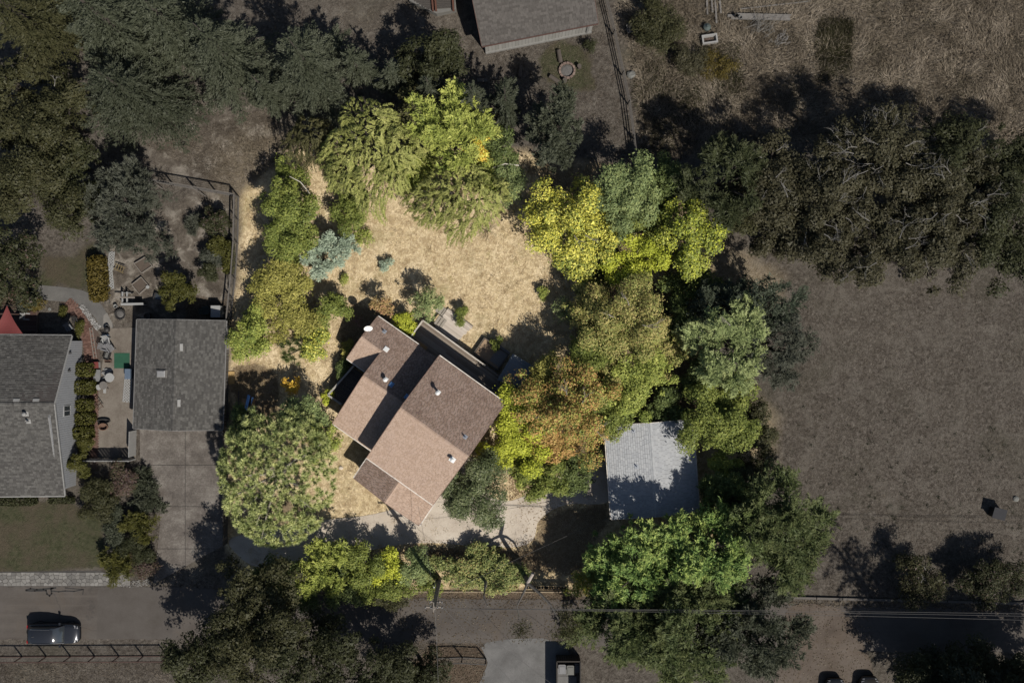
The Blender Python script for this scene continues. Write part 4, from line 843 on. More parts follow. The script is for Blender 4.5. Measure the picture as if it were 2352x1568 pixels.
T('conifer', 822, 155, 50, 10, 'conifer_dark', 'narrow conifer just right of the tall leaning conifer', 'conifer', l=0.36, w=0.15, group=G1)
T('conifer', 906, 180, 44, 9, 'conifer_dark', 'star-shaped small conifer in the middle of the conifer row', 'conifer', l=0.36, w=0.15, group=G1)
T('broad', 1015, 138, 62, 8, 'dim_green', 'round dark evergreen nearest the barn corner', 'tree', l=0.3, w=0.2)
T('broad', 958, 160, 40, 6, 'dim_green', 'dark leafy tree between the star-shaped conifer and the round evergreen', 'tree', l=0.3, w=0.2)
T('conifer', 990, 215, 42, 9, 'conifer_dark', 'small conifer standing above the bright green maple', 'conifer', l=0.36, w=0.15, group=G1, ry=48)
T('conifer', 1086, 240, 50, 10, 'conifer_dark', 'conifer at the right shoulder of the bright green maple', 'conifer', l=0.36, w=0.15, group=G1, ry=62)
T('conifer', 1160, 240, 40, 10, 'conifer_deep', 'slim dark conifer left of the lone blue-grey evergreen', 'conifer', l=0.36, w=0.15, group=G1, ry=78)
T('frond', 1275, 305, 60, 7.5, 'conifer_dark', 'lone rounded blue-grey evergreen on the dirt below the fire ring', 'conifer', l=0.32, w=0.13, ry=84, lai=5.5, lumpy=0.08, clump=0.5)
T('broad', 42, 205, 62, 9, 'oak_olive', 'dark olive oak on the left edge below the corner conifer', 'tree', l=0.3, w=0.2)
T('broad', 140, 280, 85, 9, 'oak_olive', 'dark oak with pale twigs left of the deep green conifer', 'tree', l=0.3, w=0.2, show=3, ry=95)
T('broad', 28, 300, 55, 8, 'oak_olive', 'grey-olive oak crown cut by the left edge, below the first oak', 'tree', l=0.3, w=0.2)
T('broad', 88, 438, 112, 9, 'oak_olive', 'wide olive oak crown on the left edge above the lawn', 'tree', l=0.3, w=0.2, ry=100)
T('broad', 165, 375, 55, 7, 'dim_green', 'dark green oak bough between the wide olive oak and the fence', 'tree', l=0.3, w=0.2)
T('broad', 205, 450, 42, 6, 'dim_green', 'small rounded tree between the olive oak and the feathery grey tree', 'tree', l=0.28, w=0.18)
T('frond', 305, 490, 92, 7, 'dim_sage', 'feathery grey-green tree behind the post fence', 'tree', l=0.34, w=0.1, ry=100, lai=5, clump=0.6)
T('broad', 28, 620, 68, 7, 'dim_green', 'dark leafy tree on the left edge beside the lawn', 'tree', l=0.28, w=0.2, ry=85, over='pink_flower', over_n=0.06)
T('broad', 413, 668, 40, 3.4, 'dim_lime', 'round citrus tree in the neighbouring yard above the grey garage', 'tree', l=0.22, w=0.15, lai=5, lumpy=0.15)
# ---- yard shrubs, left
hedge_block(224, 640, 40, 108, 1.5, 'dim_gold', 'long golden hedge beside the white lattice panels', rot=0.05, l=0.2, w=0.15)
T('broad', 80, 698, 22, 1.5, 'dim_gold', 'golden bush by the corner of the red-sailed deck', 'shrub', l=0.18, w=0.13)
T('broad', 50, 700, 17, 1.3, 'dim_sage', 'grey-green shrub between golden bush and red sail', 'shrub', l=0.18, w=0.12)
T('broad', 20, 690, 24, 2.2, 'pink_flower', 'pink-blossomed shrub above the red sail', 'shrub', l=0.16, w=0.14)
T('broad', 182, 760, 12, 0.5, 'dim_lime', 'low ground-cover strip between brick walk and shaded yard', 'shrub', ry=22, l=0.16, w=0.1)
T('broad', 145, 715, 14, 0.4, 'dim_lime', 'low creeping plant above the brick walk', 'shrub', ry=10, l=0.16, w=0.1)
T('broad', 492, 505, 33, 2.2, 'dim_green', 'red-speckled rose bush at the corner of the yard fence', 'shrub', l=0.22, w=0.14, over='pink_flower', over_n=0.2)
T('frond', 448, 520, 22, 1.0, 'dim_sage', 'spiky grass clump left of the rose bush', 'shrub', l=0.4, w=0.05)
T('broad', 500, 566, 22, 1.8, 'dim_lime', 'bright olive bush above the dark round bush in the yard', 'shrub', l=0.18, w=0.13)
T('broad', 488, 592, 26, 1.6, 'dim_sage', 'grey-green bush between bright olive and dark round bushes', 'shrub', l=0.18, w=0.13)
T('broad', 486, 622, 24, 1.7, 'dim_green', 'dark round bush at the foot of the yard shrub row', 'shrub', l=0.18, w=0.12, lumpy=0.1)
hedge_block(524, 590, 22, 78, 1.5, 'dim_lime', 'narrow olive hedge against the yard fence', l=0.18, w=0.13)
GH = 'clipped box hedges along the white gable wall'
for i, (y, sx, sy, lb) in enumerate(((849, 40, 33, 'topmost'), (889, 47, 34, 'second'), (930, 38, 28, 'third'), (961, 43, 28, 'fourth'), (994, 45, 31, 'fifth'))):
    hedge_block(195-(i == 1)*1-(i == 4)*5, y, sx, sy, 1.35, 'dim_lime', f'clipped box hedge along the white gable wall, {lb} from the top', name='box_hedge', group=GH)
T('broad', 199, 1027, 20, 1.4, 'dim_lime', 'rounded clipped bush, sixth in the box hedge row', 'shrub', l=0.16, w=0.12, lumpy=0.08)
T('broad', 187, 1066, 26, 2.2, 'dim_lime', 'leafy round bush at the bottom end of the box hedge row', 'shrub', l=0.2, w=0.14, lumpy=0.12)
T('broad', 229, 1146, 50, 2.2, 'oak_olive', 'large olive mound shrub at the corner of the front lawn', 'shrub', l=0.18, w=0.13, lumpy=0.12, ry=45)
T('broad', 282, 1110, 36, 2.0, 'pink_flower', 'dusky reddish shrub between olive mound and creeping juniper', 'shrub', l=0.18, w=0.12, ry=44)
T('frond', 338, 1128, 32, 0.7, 'conifer_deep', 'flat creeping juniper spreading on the edge of the concrete driveway', 'shrub', l=0.22, w=0.1, ry=58, lai=5.5)
T('broad', 272, 1200, 40, 1.6, 'conifer_deep', 'dark shrub below the olive mound', 'shrub', l=0.18, w=0.12)
T('frond', 328, 1207, 40, 1.8, 'dim_lime', 'yellow-green juniper leaning onto the driveway edge', 'shrub', l=0.24, w=0.1, ry=32)
T('broad', 312, 1258, 36, 1.6, 'dim_green', 'dark green shrub between the two yellow junipers', 'shrub', l=0.18, w=0.12)
T('frond', 266, 1300, 37, 2.0, 'dim_lime', 'yellow-green juniper at the end of the flagstone strip', 'shrub', l=0.26, w=0.1, ry=34)
T('broad', 318, 1305, 34, 1.5, 'pink_flower', 'purplish dark shrub at the driveway mouth', 'shrub', l=0.16, w=0.11)
hedge_block(30, 1150, 110, 22, 1.0, 'dim_green', 'low dark hedge under the eave of the grey house')
hedge_block(140, 1148, 60, 16, 0.8, 'dim_green', 'short low hedge by the lower corner of the grey house')
# ---- lot, left side
T('broad', 664, 485, 60, 5.5, 'green', 'tall green tree left of the lot path, above the silver tree', 'tree', l=0.26, w=0.16, ry=78)
T('broad', 668, 560, 58, 5, 'green', 'green tree overlapping the left of the silver tree', 'tree', l=0.26, w=0.16, ry=48)
T('broad', 672, 400, 32, 3.2, 'green', 'loose small green tree at the top of the lot path', 'tree', l=0.24, w=0.15, lai=3, ry=40)
T('frond', 738, 596, 40, 3.2, 'silver', 'silvery blue tree left of the open golden lawn', 'tree', l=0.3, w=0.1, lai=5, ry=34)
T('frond', 780, 562, 36, 3.0, 'silver', 'smaller silvery blue bush joined to the silver tree on its upper right', 'tree', l=0.3, w=0.1, lai=5, ry=32)
T('broad', 652, 655, 66, 4.6, 'olive_yellow', 'large olive-yellow tree below the silver tree', 'tree', l=0.24, w=0.16, ry=72)
T('broad', 680, 735, 48, 3.8, 'olive_yellow', 'olive-yellow tree just above the yellow bush left of the house', 'tree', l=0.24, w=0.16)
T('broad', 581, 765, 46, 3.6, 'yellow_green', 'bright green round tree beside the grey garage', 'tree', l=0.24, w=0.16, ry=60, lumpy=0.15)
T('broad', 758, 715, 36, 3.0, 'green', 'green bushy tree left of the house shadow', 'tree', l=0.24, w=0.16, ry=45)
T('broad', 728, 782, 36, 2.8, 'yellow_green', 'yellow-green bush beside the small dark pine', 'shrub', l=0.22, w=0.16, ry=42, over='yellow', over_n=0.3)
T('pine', 686, 803, 32, 3.0, 'deep_green', 'small dark pine between yellow bush and bright round tree', 'pine', name='pine_tree', l=0.45, w=0.035, lai=4)
T('broad', 672, 884, 21, 1.8, 'orange', 'orange-yellow bush alone on the dirt left of the house', 'shrub', l=0.2, w=0.15, lai=3.5)
T('pine', 634, 1090, 110, 8, 'pine', 'big pale-tufted pine on the left of the driveway', 'pine', name='pine_tree', l=0.42, w=0.06, lai=8, bark=bark_g, ry=136, limbs=16)
T('broad', 690, 955, 58, 5, 'blue_green', 'blue-green leafy tree above the pale-tufted pine', 'tree', l=0.24, w=0.15, ry=40)
T('broad', 738, 1008, 38, 4, 'yellow_green', 'slim yellow-green tree between pine and house', 'tree', l=0.22, w=0.15, lai=3.2, ry=56)
T('broad', 565, 985, 45, 4, 'deep_green', 'dark green tree at the corner of the grey garage', 'tree', l=0.24, w=0.16)
T('broad', 886, 607, 14, 0.8, 'silver', 'tiny blue-green bush alone on the golden lawn', 'shrub', l=0.2, w=0.14, z0=0.05)
T('broad', 792, 640, 11, 0.6, 'yellow_green', 'tiny yellow-green sprout at the foot of the silver tree', 'shrub', l=0.16, w=0.1, lai=3)
T('broad', 835, 540, 26, 0.8, 'yellow_green', 'low loose shrub on the lawn above the tiny blue bush', 'shrub', l=0.18, w=0.12, lai=1.3)
T('broad', 975, 698, 34, 3.8, 'acacia', 'airy grey-green tree at the corner of the back deck', 'tree', l=0.22, w=0.12, lai=2.6, bark=bark_g, ry=40)
T('broad', 878, 700, 24, 2.8, 'rose', 'small pinkish tree behind the house', 'tree', l=0.2, w=0.13, lai=2.4, bark=bark_g)
T('broad', 925, 741, 28, 2.0, 'lime', 'lime bush in the corner between house and back deck', 'shrub', l=0.2, w=0.14)
T('broad', 752, 912, 12, 1.2, 'lime', 'small lime bush by the railing of the side deck', 'shrub', l=0.18, w=0.13, ry=15)
T('broad', 795, 800, 10, 1.0, 'olive_yellow', 'narrow yellowish hedge plant under the left eave', 'shrub', l=0.18, w=0.12, ry=24)
T('broad', 785, 850, 18, 1.4, 'deep_green', 'dark green shrub above the side deck', 'shrub', l=0.18, w=0.12, ry=22)
T('broad', 1058, 726, 15, 1.2, 'green', 'green bush on the edge of the wooden patio', 'shrub', l=0.2, w=0.1, ry=22)
T('broad', 1138, 786, 14, 1.1, 'green', 'small bush at the corner of the raised planter', 'shrub', l=0.2, w=0.12)
# ---- willows and maple
T('willow', 858, 365, 108, 8, 'willow', 'large weeping willow at the top of the lot, left of the maple', 'willow', name='willow_tree', l=0.2, w=0.055, lai=4.2, ry=120)
T('willow', 1052, 462, 108, 7, 'willow', 'weeping willow hanging over the top of the golden lawn', 'willow', name='willow_tree', l=0.2, w=0.055, lai=4.2, ry=82)
T('willow', 722, 335, 60, 6, 'willow_dark', 'dark small willow at the upper-left end of the lot', 'willow', name='willow_tree', l=0.2, w=0.055, lai=4, ry=55)
T('frond', 1035, 312, 86, 8, 'yellow_green', 'bright green feathery maple between the two willows', 'tree', l=0.36, w=0.14, lai=5, ry=78)
T('broad', 1105, 340, 34, 5, 'yellow', 'yellow-orange leafed tree right of the feathery maple', 'tree', l=0.24, w=0.17, over='orange', over_n=0.3)
T('broad', 805, 478, 42, 3.2, 'green', 'bright green shrub mass under the left willow', 'shrub', l=0.22, w=0.15, ry=50)
T('broad', 1162, 425, 38, 4.5, 'blue_green', 'light green birch with pale trunk right of the lower willow', 'tree', l=0.2, w=0.12, lai=2.8, bark=bark_g, ry=55)
# ---- lot, upper right
T('broad', 1302, 500, 92, 7, 'yellow', 'large bright yellow tree on the right of the golden lawn', 'tree', show=5, l=0.24, w=0.17, ry=100, lai=3.4, lumpy=0.55, over='yellow_green', over_n=0.35)
T('broad', 1345, 580, 62, 5.5, 'yellow_green', 'yellow-green tree under the large yellow tree', 'tree', l=0.26, w=0.18, over='yellow', over_n=0.4, ry=55)
T('broad', 1438, 448, 74, 8, 'blue_green', 'blue-green tree behind the large yellow tree', 'tree', l=0.26, w=0.17, ry=86)
T('broad', 1450, 600, 64, 6, 'lime', 'vivid lime tree below the blue-green tree', 'tree', l=0.24, w=0.17, ry=52)
T('broad', 1575, 540, 72, 7, 'yellow_green', 'yellow-green tree on the upper right border of the lot', 'tree', l=0.26, w=0.18, ry=76, over='lime', over_n=0.35)
T('broad', 1520, 420, 48, 5, 'deep_green', 'deep green tree between blue-green and feathery olive trees', 'tree', l=0.26, w=0.17, ry=50)
T('frond', 1650, 425, 76, 9, 'dim_cedar', 'feathery olive cedar on the border right of the lime tree', 'conifer', name='cedar_tree', l=0.36, w=0.13, lai=4.8, ry=92)
T('broad', 1246, 672, 10, 0.9, 'yellow_green', 'tiny yellow bush at the right end of the golden lawn', 'shrub', l=0.18, w=0.12, ry=14)
T('broad', 1300, 718, 26, 2.6, 'acacia', 'half-bare sapling at the edge of the lawn', 'tree', l=0.18, w=0.12, lai=1.4, bark=bark_g, ry=36)
T('broad', 1360, 640, 50, 3, 'deep_green', 'dark shrubs in the shade between lime and bronze trees', 'shrub', l=0.24, w=0.16, ry=30)
T('broad', 1590, 650, 60, 3.5, 'deep_green', 'dark undergrowth below the border yellow-green tree', 'shrub', l=0.24, w=0.16, ry=52, over='yellow_green', over_n=0.2)
# ---- lot, right side
T('broad', 1440, 735, 98, 8, 'bronze_green', 'big bronze-green tree in the middle of the lot right of the lawn', 'tree', show=5, l=0.22, w=0.14, lai=3.6, ry=88, lumpy=0.5)
T('broad', 1455, 875, 75, 6.5, 'yellow_green', 'green-yellow tree between the bronze tree and the pale shed', 'tree', l=0.24, w=0.16, ry=80)
T('broad', 1355, 810, 60, 5, 'green', 'green tree below the left of the bronze tree', 'tree', l=0.24, w=0.16, ry=50)
T('broad', 1312, 945, 100, 7.5, 'rust', 'rust-orange autumn tree right of the house', 'tree', show=8, l=0.22, w=0.14, lai=3.5, bark=bark_g, ry=105, lumpy=0.5, over='yellow_green', over_n=0.4)
T('broad', 1245, 868, 46, 5, 'olive_yellow', 'olive tree leaning over the blue-grey flat roof', 'tree', l=0.22, w=0.15, lai=3.4)
T('broad', 1210, 985, 68, 5.5, 'lime', 'lime-yellow tree hugging the right eave of the house', 'tree', l=0.22, w=0.16, ry=92, lumpy=0.2)
T('broad', 1130, 1048, 38, 3.5, 'lime', 'low lime tree below the right eave of the house', 'tree', l=0.22, w=0.16, ry=32)
T('broad', 1092, 1125, 70, 5, 'glossy_green', 'round glossy dark green tree at the driveway', 'tree', l=0.2, w=0.13, lai=5.5, ry=80, lumpy=0.16)
T('broad', 1248, 1100, 58, 4.5, 'green', 'light green tree at the end of the driveway', 'tree', l=0.22, w=0.15, ry=52)
T('broad', 1330, 1085, 42, 3.5, 'deep_green', 'dark green tree left of the pale shed', 'tree', l=0.22, w=0.15)
T('frond', 1660, 795, 84, 9, 'acacia', 'pale feathery acacia on the right border of the lot', 'tree', show=5, l=0.34, w=0.11, lai=4.6, ry=95, clump=0.65)
T('frond', 1640, 700, 60, 6, 'acacia_dark', 'dark blue-green tree just above the pale acacia', 'tree', l=0.34, w=0.12)
T('frond', 1745, 700, 72, 8, 'acacia_dark', 'slate-green tree on the field side above the pale acacia', 'tree', l=0.34, w=0.12, ry=62)
T('frond', 1770, 800, 72, 7, 'dim_sage', 'dim sage tree overhanging the brown field', 'tree', l=0.34, w=0.11, ry=80)
T('broad', 1650, 945, 92, 7, 'green', 'dense green tree above right of the pale shed', 'tree', l=0.24, w=0.16, ry=88)
T('broad', 1720, 985, 48, 5, 'oak_olive', 'olive shrubby tree at the field edge beside the dense green tree', 'tree', l=0.24, w=0.16, ry=60)
T('broad', 1665, 1065, 46, 4, 'yellow_green', 'light green small tree right of the pale shed', 'tree', l=0.22, w=0.15, ry=42, over='yellow', over_n=0.06)
T('broad', 1740, 1060, 44, 3.5, 'oak_olive', 'twiggy olive shrub on the field edge', 'shrub', l=0.2, w=0.12, lai=2.6, show=4)
T('frond', 1665, 1145, 58, 6, 'deep_green', 'dark green cedar by the lower right corner of the pale shed', 'conifer', name='cedar_tree', l=0.34, w=0.13)
T('frond', 1712, 1200, 46, 11.5, 'deep_green', 'slim dark green cedar between the pale shed corner and the tall olive cedar', 'conifer', name='cedar_tree', l=0.34, w=0.13, lai=6)
GC = 'cedars at the lower right of the lot'  # lower ones take the dimming past the lot edge in their leaf colour
T('frond', 1795, 1215, 95, 11, 'cedar_mid', 'tall olive cedar jutting into the brown field', 'conifer', name='cedar_tree', l=0.36, w=0.13, lai=6.5, ry=125, group=GC, sparse=1.5)
T('frond', 1490, 1290, 122, 9.2, 'cedar', 'big bright green cedar below the pale shed', 'conifer', name='cedar_tree', l=0.38, w=0.14, lai=7, ry=100, clump=0.55, sparse=1.5, group=GC)
T('frond', 1628, 1262, 92, 9.5, 'cedar', 'second bright green cedar, right of the big one', 'conifer', name='cedar_tree', l=0.38, w=0.14, lai=7, ry=92, clump=0.55, sparse=1.5, group=GC)
T('frond', 1432, 1418, 110, 9, 'cedar_mid', 'dim olive cedar between the bright cedar and the bin enclosure', 'conifer', name='cedar_tree', l=0.36, w=0.13, lai=6.5, ry=85, group=GC, sparse=1.5)
T('frond', 1585, 1440, 135, 10, 'cedar_mid', 'very dark cedar on the bottom edge below the bright cedars', 'conifer', name='cedar_tree', l=0.36, w=0.13, lai=6.5, ry=115, group=GC, sparse=1.5)
T('frond', 1715, 1430, 110, 10, 'conifer_deep', 'dark cedar right of the very dark one on the bottom edge', 'conifer', name='cedar_tree', l=0.36, w=0.13, lai=6.5, ry=95, group=GC, sparse=1.5)
T('frond', 1398, 1330, 34, 3, 'green', 'small green conifer at the left foot of the big bright cedar', 'shrub', l=0.28, w=0.12, ry=30)
T('broad', 1335, 1335, 36, 2.2, 'yellow_green', 'yellow-flecked brush beside the dark iron fence', 'shrub', l=0.18, w=0.11, lai=2.6, over='orange', over_n=0.12, ry=32)
# ---- big oaks at the right
T('frond', 1545, 1358, 78, 7, 'cedar', 'lowest bright green cedar, leaning over the road edge', 'conifer', name='cedar_tree', l=0.38, w=0.14, lai=6.5, ry=55, clump=0.55, sparse=1.5, group=GC)
GO = 'wide oaks of the right grove'
T('broad', 1745, 430, 85, 8, 'oak_brown', 'oak filling the gap between feathery cedar and the brown oaks', 'tree', name='oak_tree', l=0.3, w=0.21, show=8, ry=105, group=GO, lai=4)
T('broad', 1850, 470, 128, 9, 'oak_brown', 'brown-olive oak on the left side of the right grove', 'tree', name='oak_tree', l=0.3, w=0.21, show=20, ry=140, group=GO, lai=4)
T('broad', 2005, 370, 138, 10, 'oak_brown', 'oak with pale bare branches at the top of the right grove', 'tree', name='oak_tree', l=0.3, w=0.21, show=40, group=GO, ry=130, lai=3.6)
T('broad', 1985, 570, 140, 9, 'oak_brown', 'brown-olive oak overhanging the top of the field', 'tree', name='oak_tree', l=0.3, w=0.21, show=22, group=GO, ry=120, lai=4.4)
T('broad', 2150, 500, 130, 10, 'oak_brown', 'brown oak in the middle of the right grove', 'tree', name='oak_tree', l=0.3, w=0.21, show=20, group=GO, ry=150, lai=4.4)
T('broad', 2170, 360, 105, 9, 'dim_green', 'dark green oak right of the pale-branched oak', 'tree', name='oak_tree', l=0.3, w=0.2, show=5, group=GO, ry=80)
T('broad', 2290, 540, 110, 9, 'dim_green', 'dim green tree on the right edge above the field', 'tree', l=0.3, w=0.2, ry=120, group=GO)
T('broad', 2320, 380, 90, 8, 'dim_green', 'dark tree on the right edge at the top of the grove', 'tree', l=0.3, w=0.2, ry=90, group=GO)
T('broad', 1775, 545, 55, 6, 'oak_brown', 'lowest left bough-tree of the right grove over the dirt patch', 'tree', name='oak_tree', l=0.28, w=0.2, group=GO)
T('broad', 1700, 500, 50, 6, 'oak_olive', 'olive tree between the feathery cedar and the oaks', 'tree', l=0.28, w=0.2, group=GO)
T('broad', 1510, 60, 58, 2.8, 'oak_olive', 'olive scrub thicket right of the barn fence', 'shrub', l=0.22, w=0.12, ry=75, lai=3)
T('broad', 1580, 140, 46, 1.6, 'oak_brown', 'low brownish bramble left of the bathtub', 'shrub', l=0.2, w=0.12, ry=40, lai=2.2)
T('broad', 1650, 150, 40, 1.2, 'dim_gold', 'golden weedy patch below the bathtub', 'shrub', l=0.16, w=0.1, ry=34, lai=1.4)
T('broad', 1353, 104, 12, 1.1, 'dim_green', 'small round bush at the right corner of the barn', 'shrub', l=0.16, w=0.1, ry=14)
T('broad', 1455, 480, 50, 3, 'deep_green', 'low dark tree at the foot of the blue-green tree', 'shrub', l=0.24, w=0.16)
# ---- bottom
T('broad', 590, 1440, 130, 11, 'oak_olive', 'big dark oak over the road at the lower left', 'tree', name='oak_tree', l=0.3, w=0.2, lai=4.4, ry=130)
T('broad', 480, 1500, 85, 9, 'dim_green', 'dark oak on the bottom edge beside the wire fence', 'tree', name='oak_tree', l=0.3, w=0.2, ry=80)
T('broad', 720, 1500, 110, 11, 'dim_green', 'dark oak on the bottom edge right of the big dark oak', 'tree', name='oak_tree', l=0.3, w=0.2, lai=4, ry=85)
T('broad', 645, 1318, 62, 5, 'deep_green', 'ivy-dark tree at the left end of the roadside hedge', 'tree', l=0.24, w=0.16, ry=38)
T('frond', 752, 1306, 54, 5.0, 'yellow_green', 'yellowish conifer in the roadside hedge', 'conifer', name='cedar_tree', l=0.32, w=0.12, ry=66, lai=4.4)
T('broad', 838, 1297, 52, 3.5, 'green', 'green bush right of the yellowish conifer in the roadside hedge', 'shrub', l=0.22, w=0.15)
T('broad', 893, 1300, 38, 3, 'lime', 'lime bush in the roadside hedge', 'shrub', l=0.22, w=0.16, ry=40)
T('broad', 945, 1303, 42, 3.2, 'blue_green', 'blue-green bush in the roadside hedge left of the power pole', 'shrub', l=0.2, w=0.14, ry=42)
T('broad', 885, 1347, 62, 2.8, 'green', 'green bush of the roadside hedge overhanging the road', 'shrub', l=0.2, w=0.14, ry=28)
T('broad', 890, 1375, 32, 2.6, 'oak_olive', 'dim olive bush on the road edge below the roadside hedge', 'shrub', l=0.2, w=0.14, ry=24)
T('broad', 1103, 1305, 108, 1.9, 'ivy', 'wide ivy-covered hedge between power pole and bare forked tree', 'hedge', name='ivy_hedge', ry=50, z0=0.1, l=0.24, w=0.17, lai=6, clump=0.42, lumpy=0.16)
T('broad', 985, 1312, 24, 1.4, 'ivy', 'reddish low ivy at the foot of the power pole', 'shrub', l=0.2, w=0.15, ry=36)
T('broad', 960, 1540, 72, 5, 'dim_green', 'dark tree on the bottom edge left of the short fence', 'tree', l=0.24, w=0.16, ry=60)
T('broad', 855, 1555, 85, 10, 'dim_green', 'dark tree on the bottom edge below the road shadow', 'tree', l=0.26, w=0.17)
T('broad', 2110, 1340, 58, 3.6, 'oak_olive', 'half-bare oleander with red flowers on the field edge', 'shrub', l=0.2, w=0.1, lai=3, show=5, ry=66, over='pink_flower', over_n=0.12)
T('broad', 2280, 1335, 74, 4.2, 'dim_green', 'dark oleander with pale flowers on the right edge', 'shrub', l=0.22, w=0.11, over='pink_flower', over_n=0.15, ry=56)
T('broad', 2190, 1540, 120, 6, 'dim_green', 'dark brush mass on the bottom edge below the right road', 'tree', l=0.26, w=0.17, ry=60)
T('broad', 2310, 1545, 60, 5, 'oak_olive', 'olive brush in the bottom-right corner', 'tree', l=0.26, w=0.15, ry=50)
T('conifer', 2262, 1648, 105, 20, 'conifer_deep', 'very tall dark conifer past the bottom edge whose shadow crosses road and field', 'conifer', l=0.5, w=0.24, lai=6.5, z0=0.5, zfix=8.4, top=0.5)
T('conifer', 2345, 1632, 95, 17, 'conifer_deep', 'second tall conifer past the bottom edge nearer the right corner', 'conifer', l=0.5, w=0.24, lai=6.5, z0=0.5, zfix=7.1, top=0.5)
T('broad', 2440, 1600, 110, 12, 'dim_green', 'tall tree past the bottom-right corner shading the road', 'tree', l=0.36, w=0.24, z0=0.5)

# ---- undergrowth closing the canopy on the right of the lot
for (x, y, r, h, lf, lb) in ((1400, 940, 60, 4.5, 'green', 'green understory tree between rust-orange and green-yellow trees'), (1390, 870, 55, 5, 'bronze_green', 'bronze understory tree above the rust-orange tree'), (1510, 800, 60, 5, 'bronze_green', 'bronze-tinged tree on the lower right of the big bronze tree'), (1345, 700, 52, 4.5, 'bronze_green', 'bronze bush-tree at the lawn edge beside the half-bare sapling'), (1560, 730, 50, 4, 'deep_green', 'dark tree between the bronze tree and the pale acacia'),
    (1270, 1010, 55, 5, 'rust', 'smaller rust-orange tree below the large one'), (1215, 1075, 40, 3.5, 'yellow_green', 'yellow-green bush between lime tree and driveway end'), (1530, 930, 42, 3.5, 'deep_green', 'dark shrub above the pale shed roof'), (1600, 860, 48, 4, 'deep_green', 'dark tree under the left side of the pale acacia'), (1700, 1110, 55, 5, 'dim_cedar', 'olive bush-tree between light green tree and tall olive cedar'),
    (1420, 520, 50, 5, 'green', 'green tree between yellow tree and lime tree'), (1510, 500, 45, 4, 'green', 'green bush-tree right of the vivid lime tree top'), (1180, 900, 30, 2.5, 'deep_green', 'dark shrub at the lower corner of the flat blue-grey roof'), (945, 400, 62, 5, 'yellow_green', 'green leafy tree in the gap between the two willows'), (950, 270, 48, 7, 'willow_dark', 'dark olive tree between left willow and maple top'), (1150, 340, 42, 5, 'deep_green', 'deep green tree right of the yellow-orange tree'), (1120, 400, 45, 4, 'yellow_green', 'yellow-green bush under the yellow-orange tree'), (775, 395, 36, 4, 'willow_dark', 'dark green shrub below the small dark willow'), (790, 1330, 60, 2.4, 'deep_green', 'dark green understory shrub between yellowish conifer and hedge edge'), (700, 1345, 50, 2.4, 'deep_green', 'dark ivy shrub at the road edge left of the yellowish conifer'), (985, 1345, 28, 1.4, 'green', 'low green bush at the road edge left of the pole')):
    T('broad', x, y, r, h, lf, lb, 'tree', l=0.24, w=0.16, lai=4)
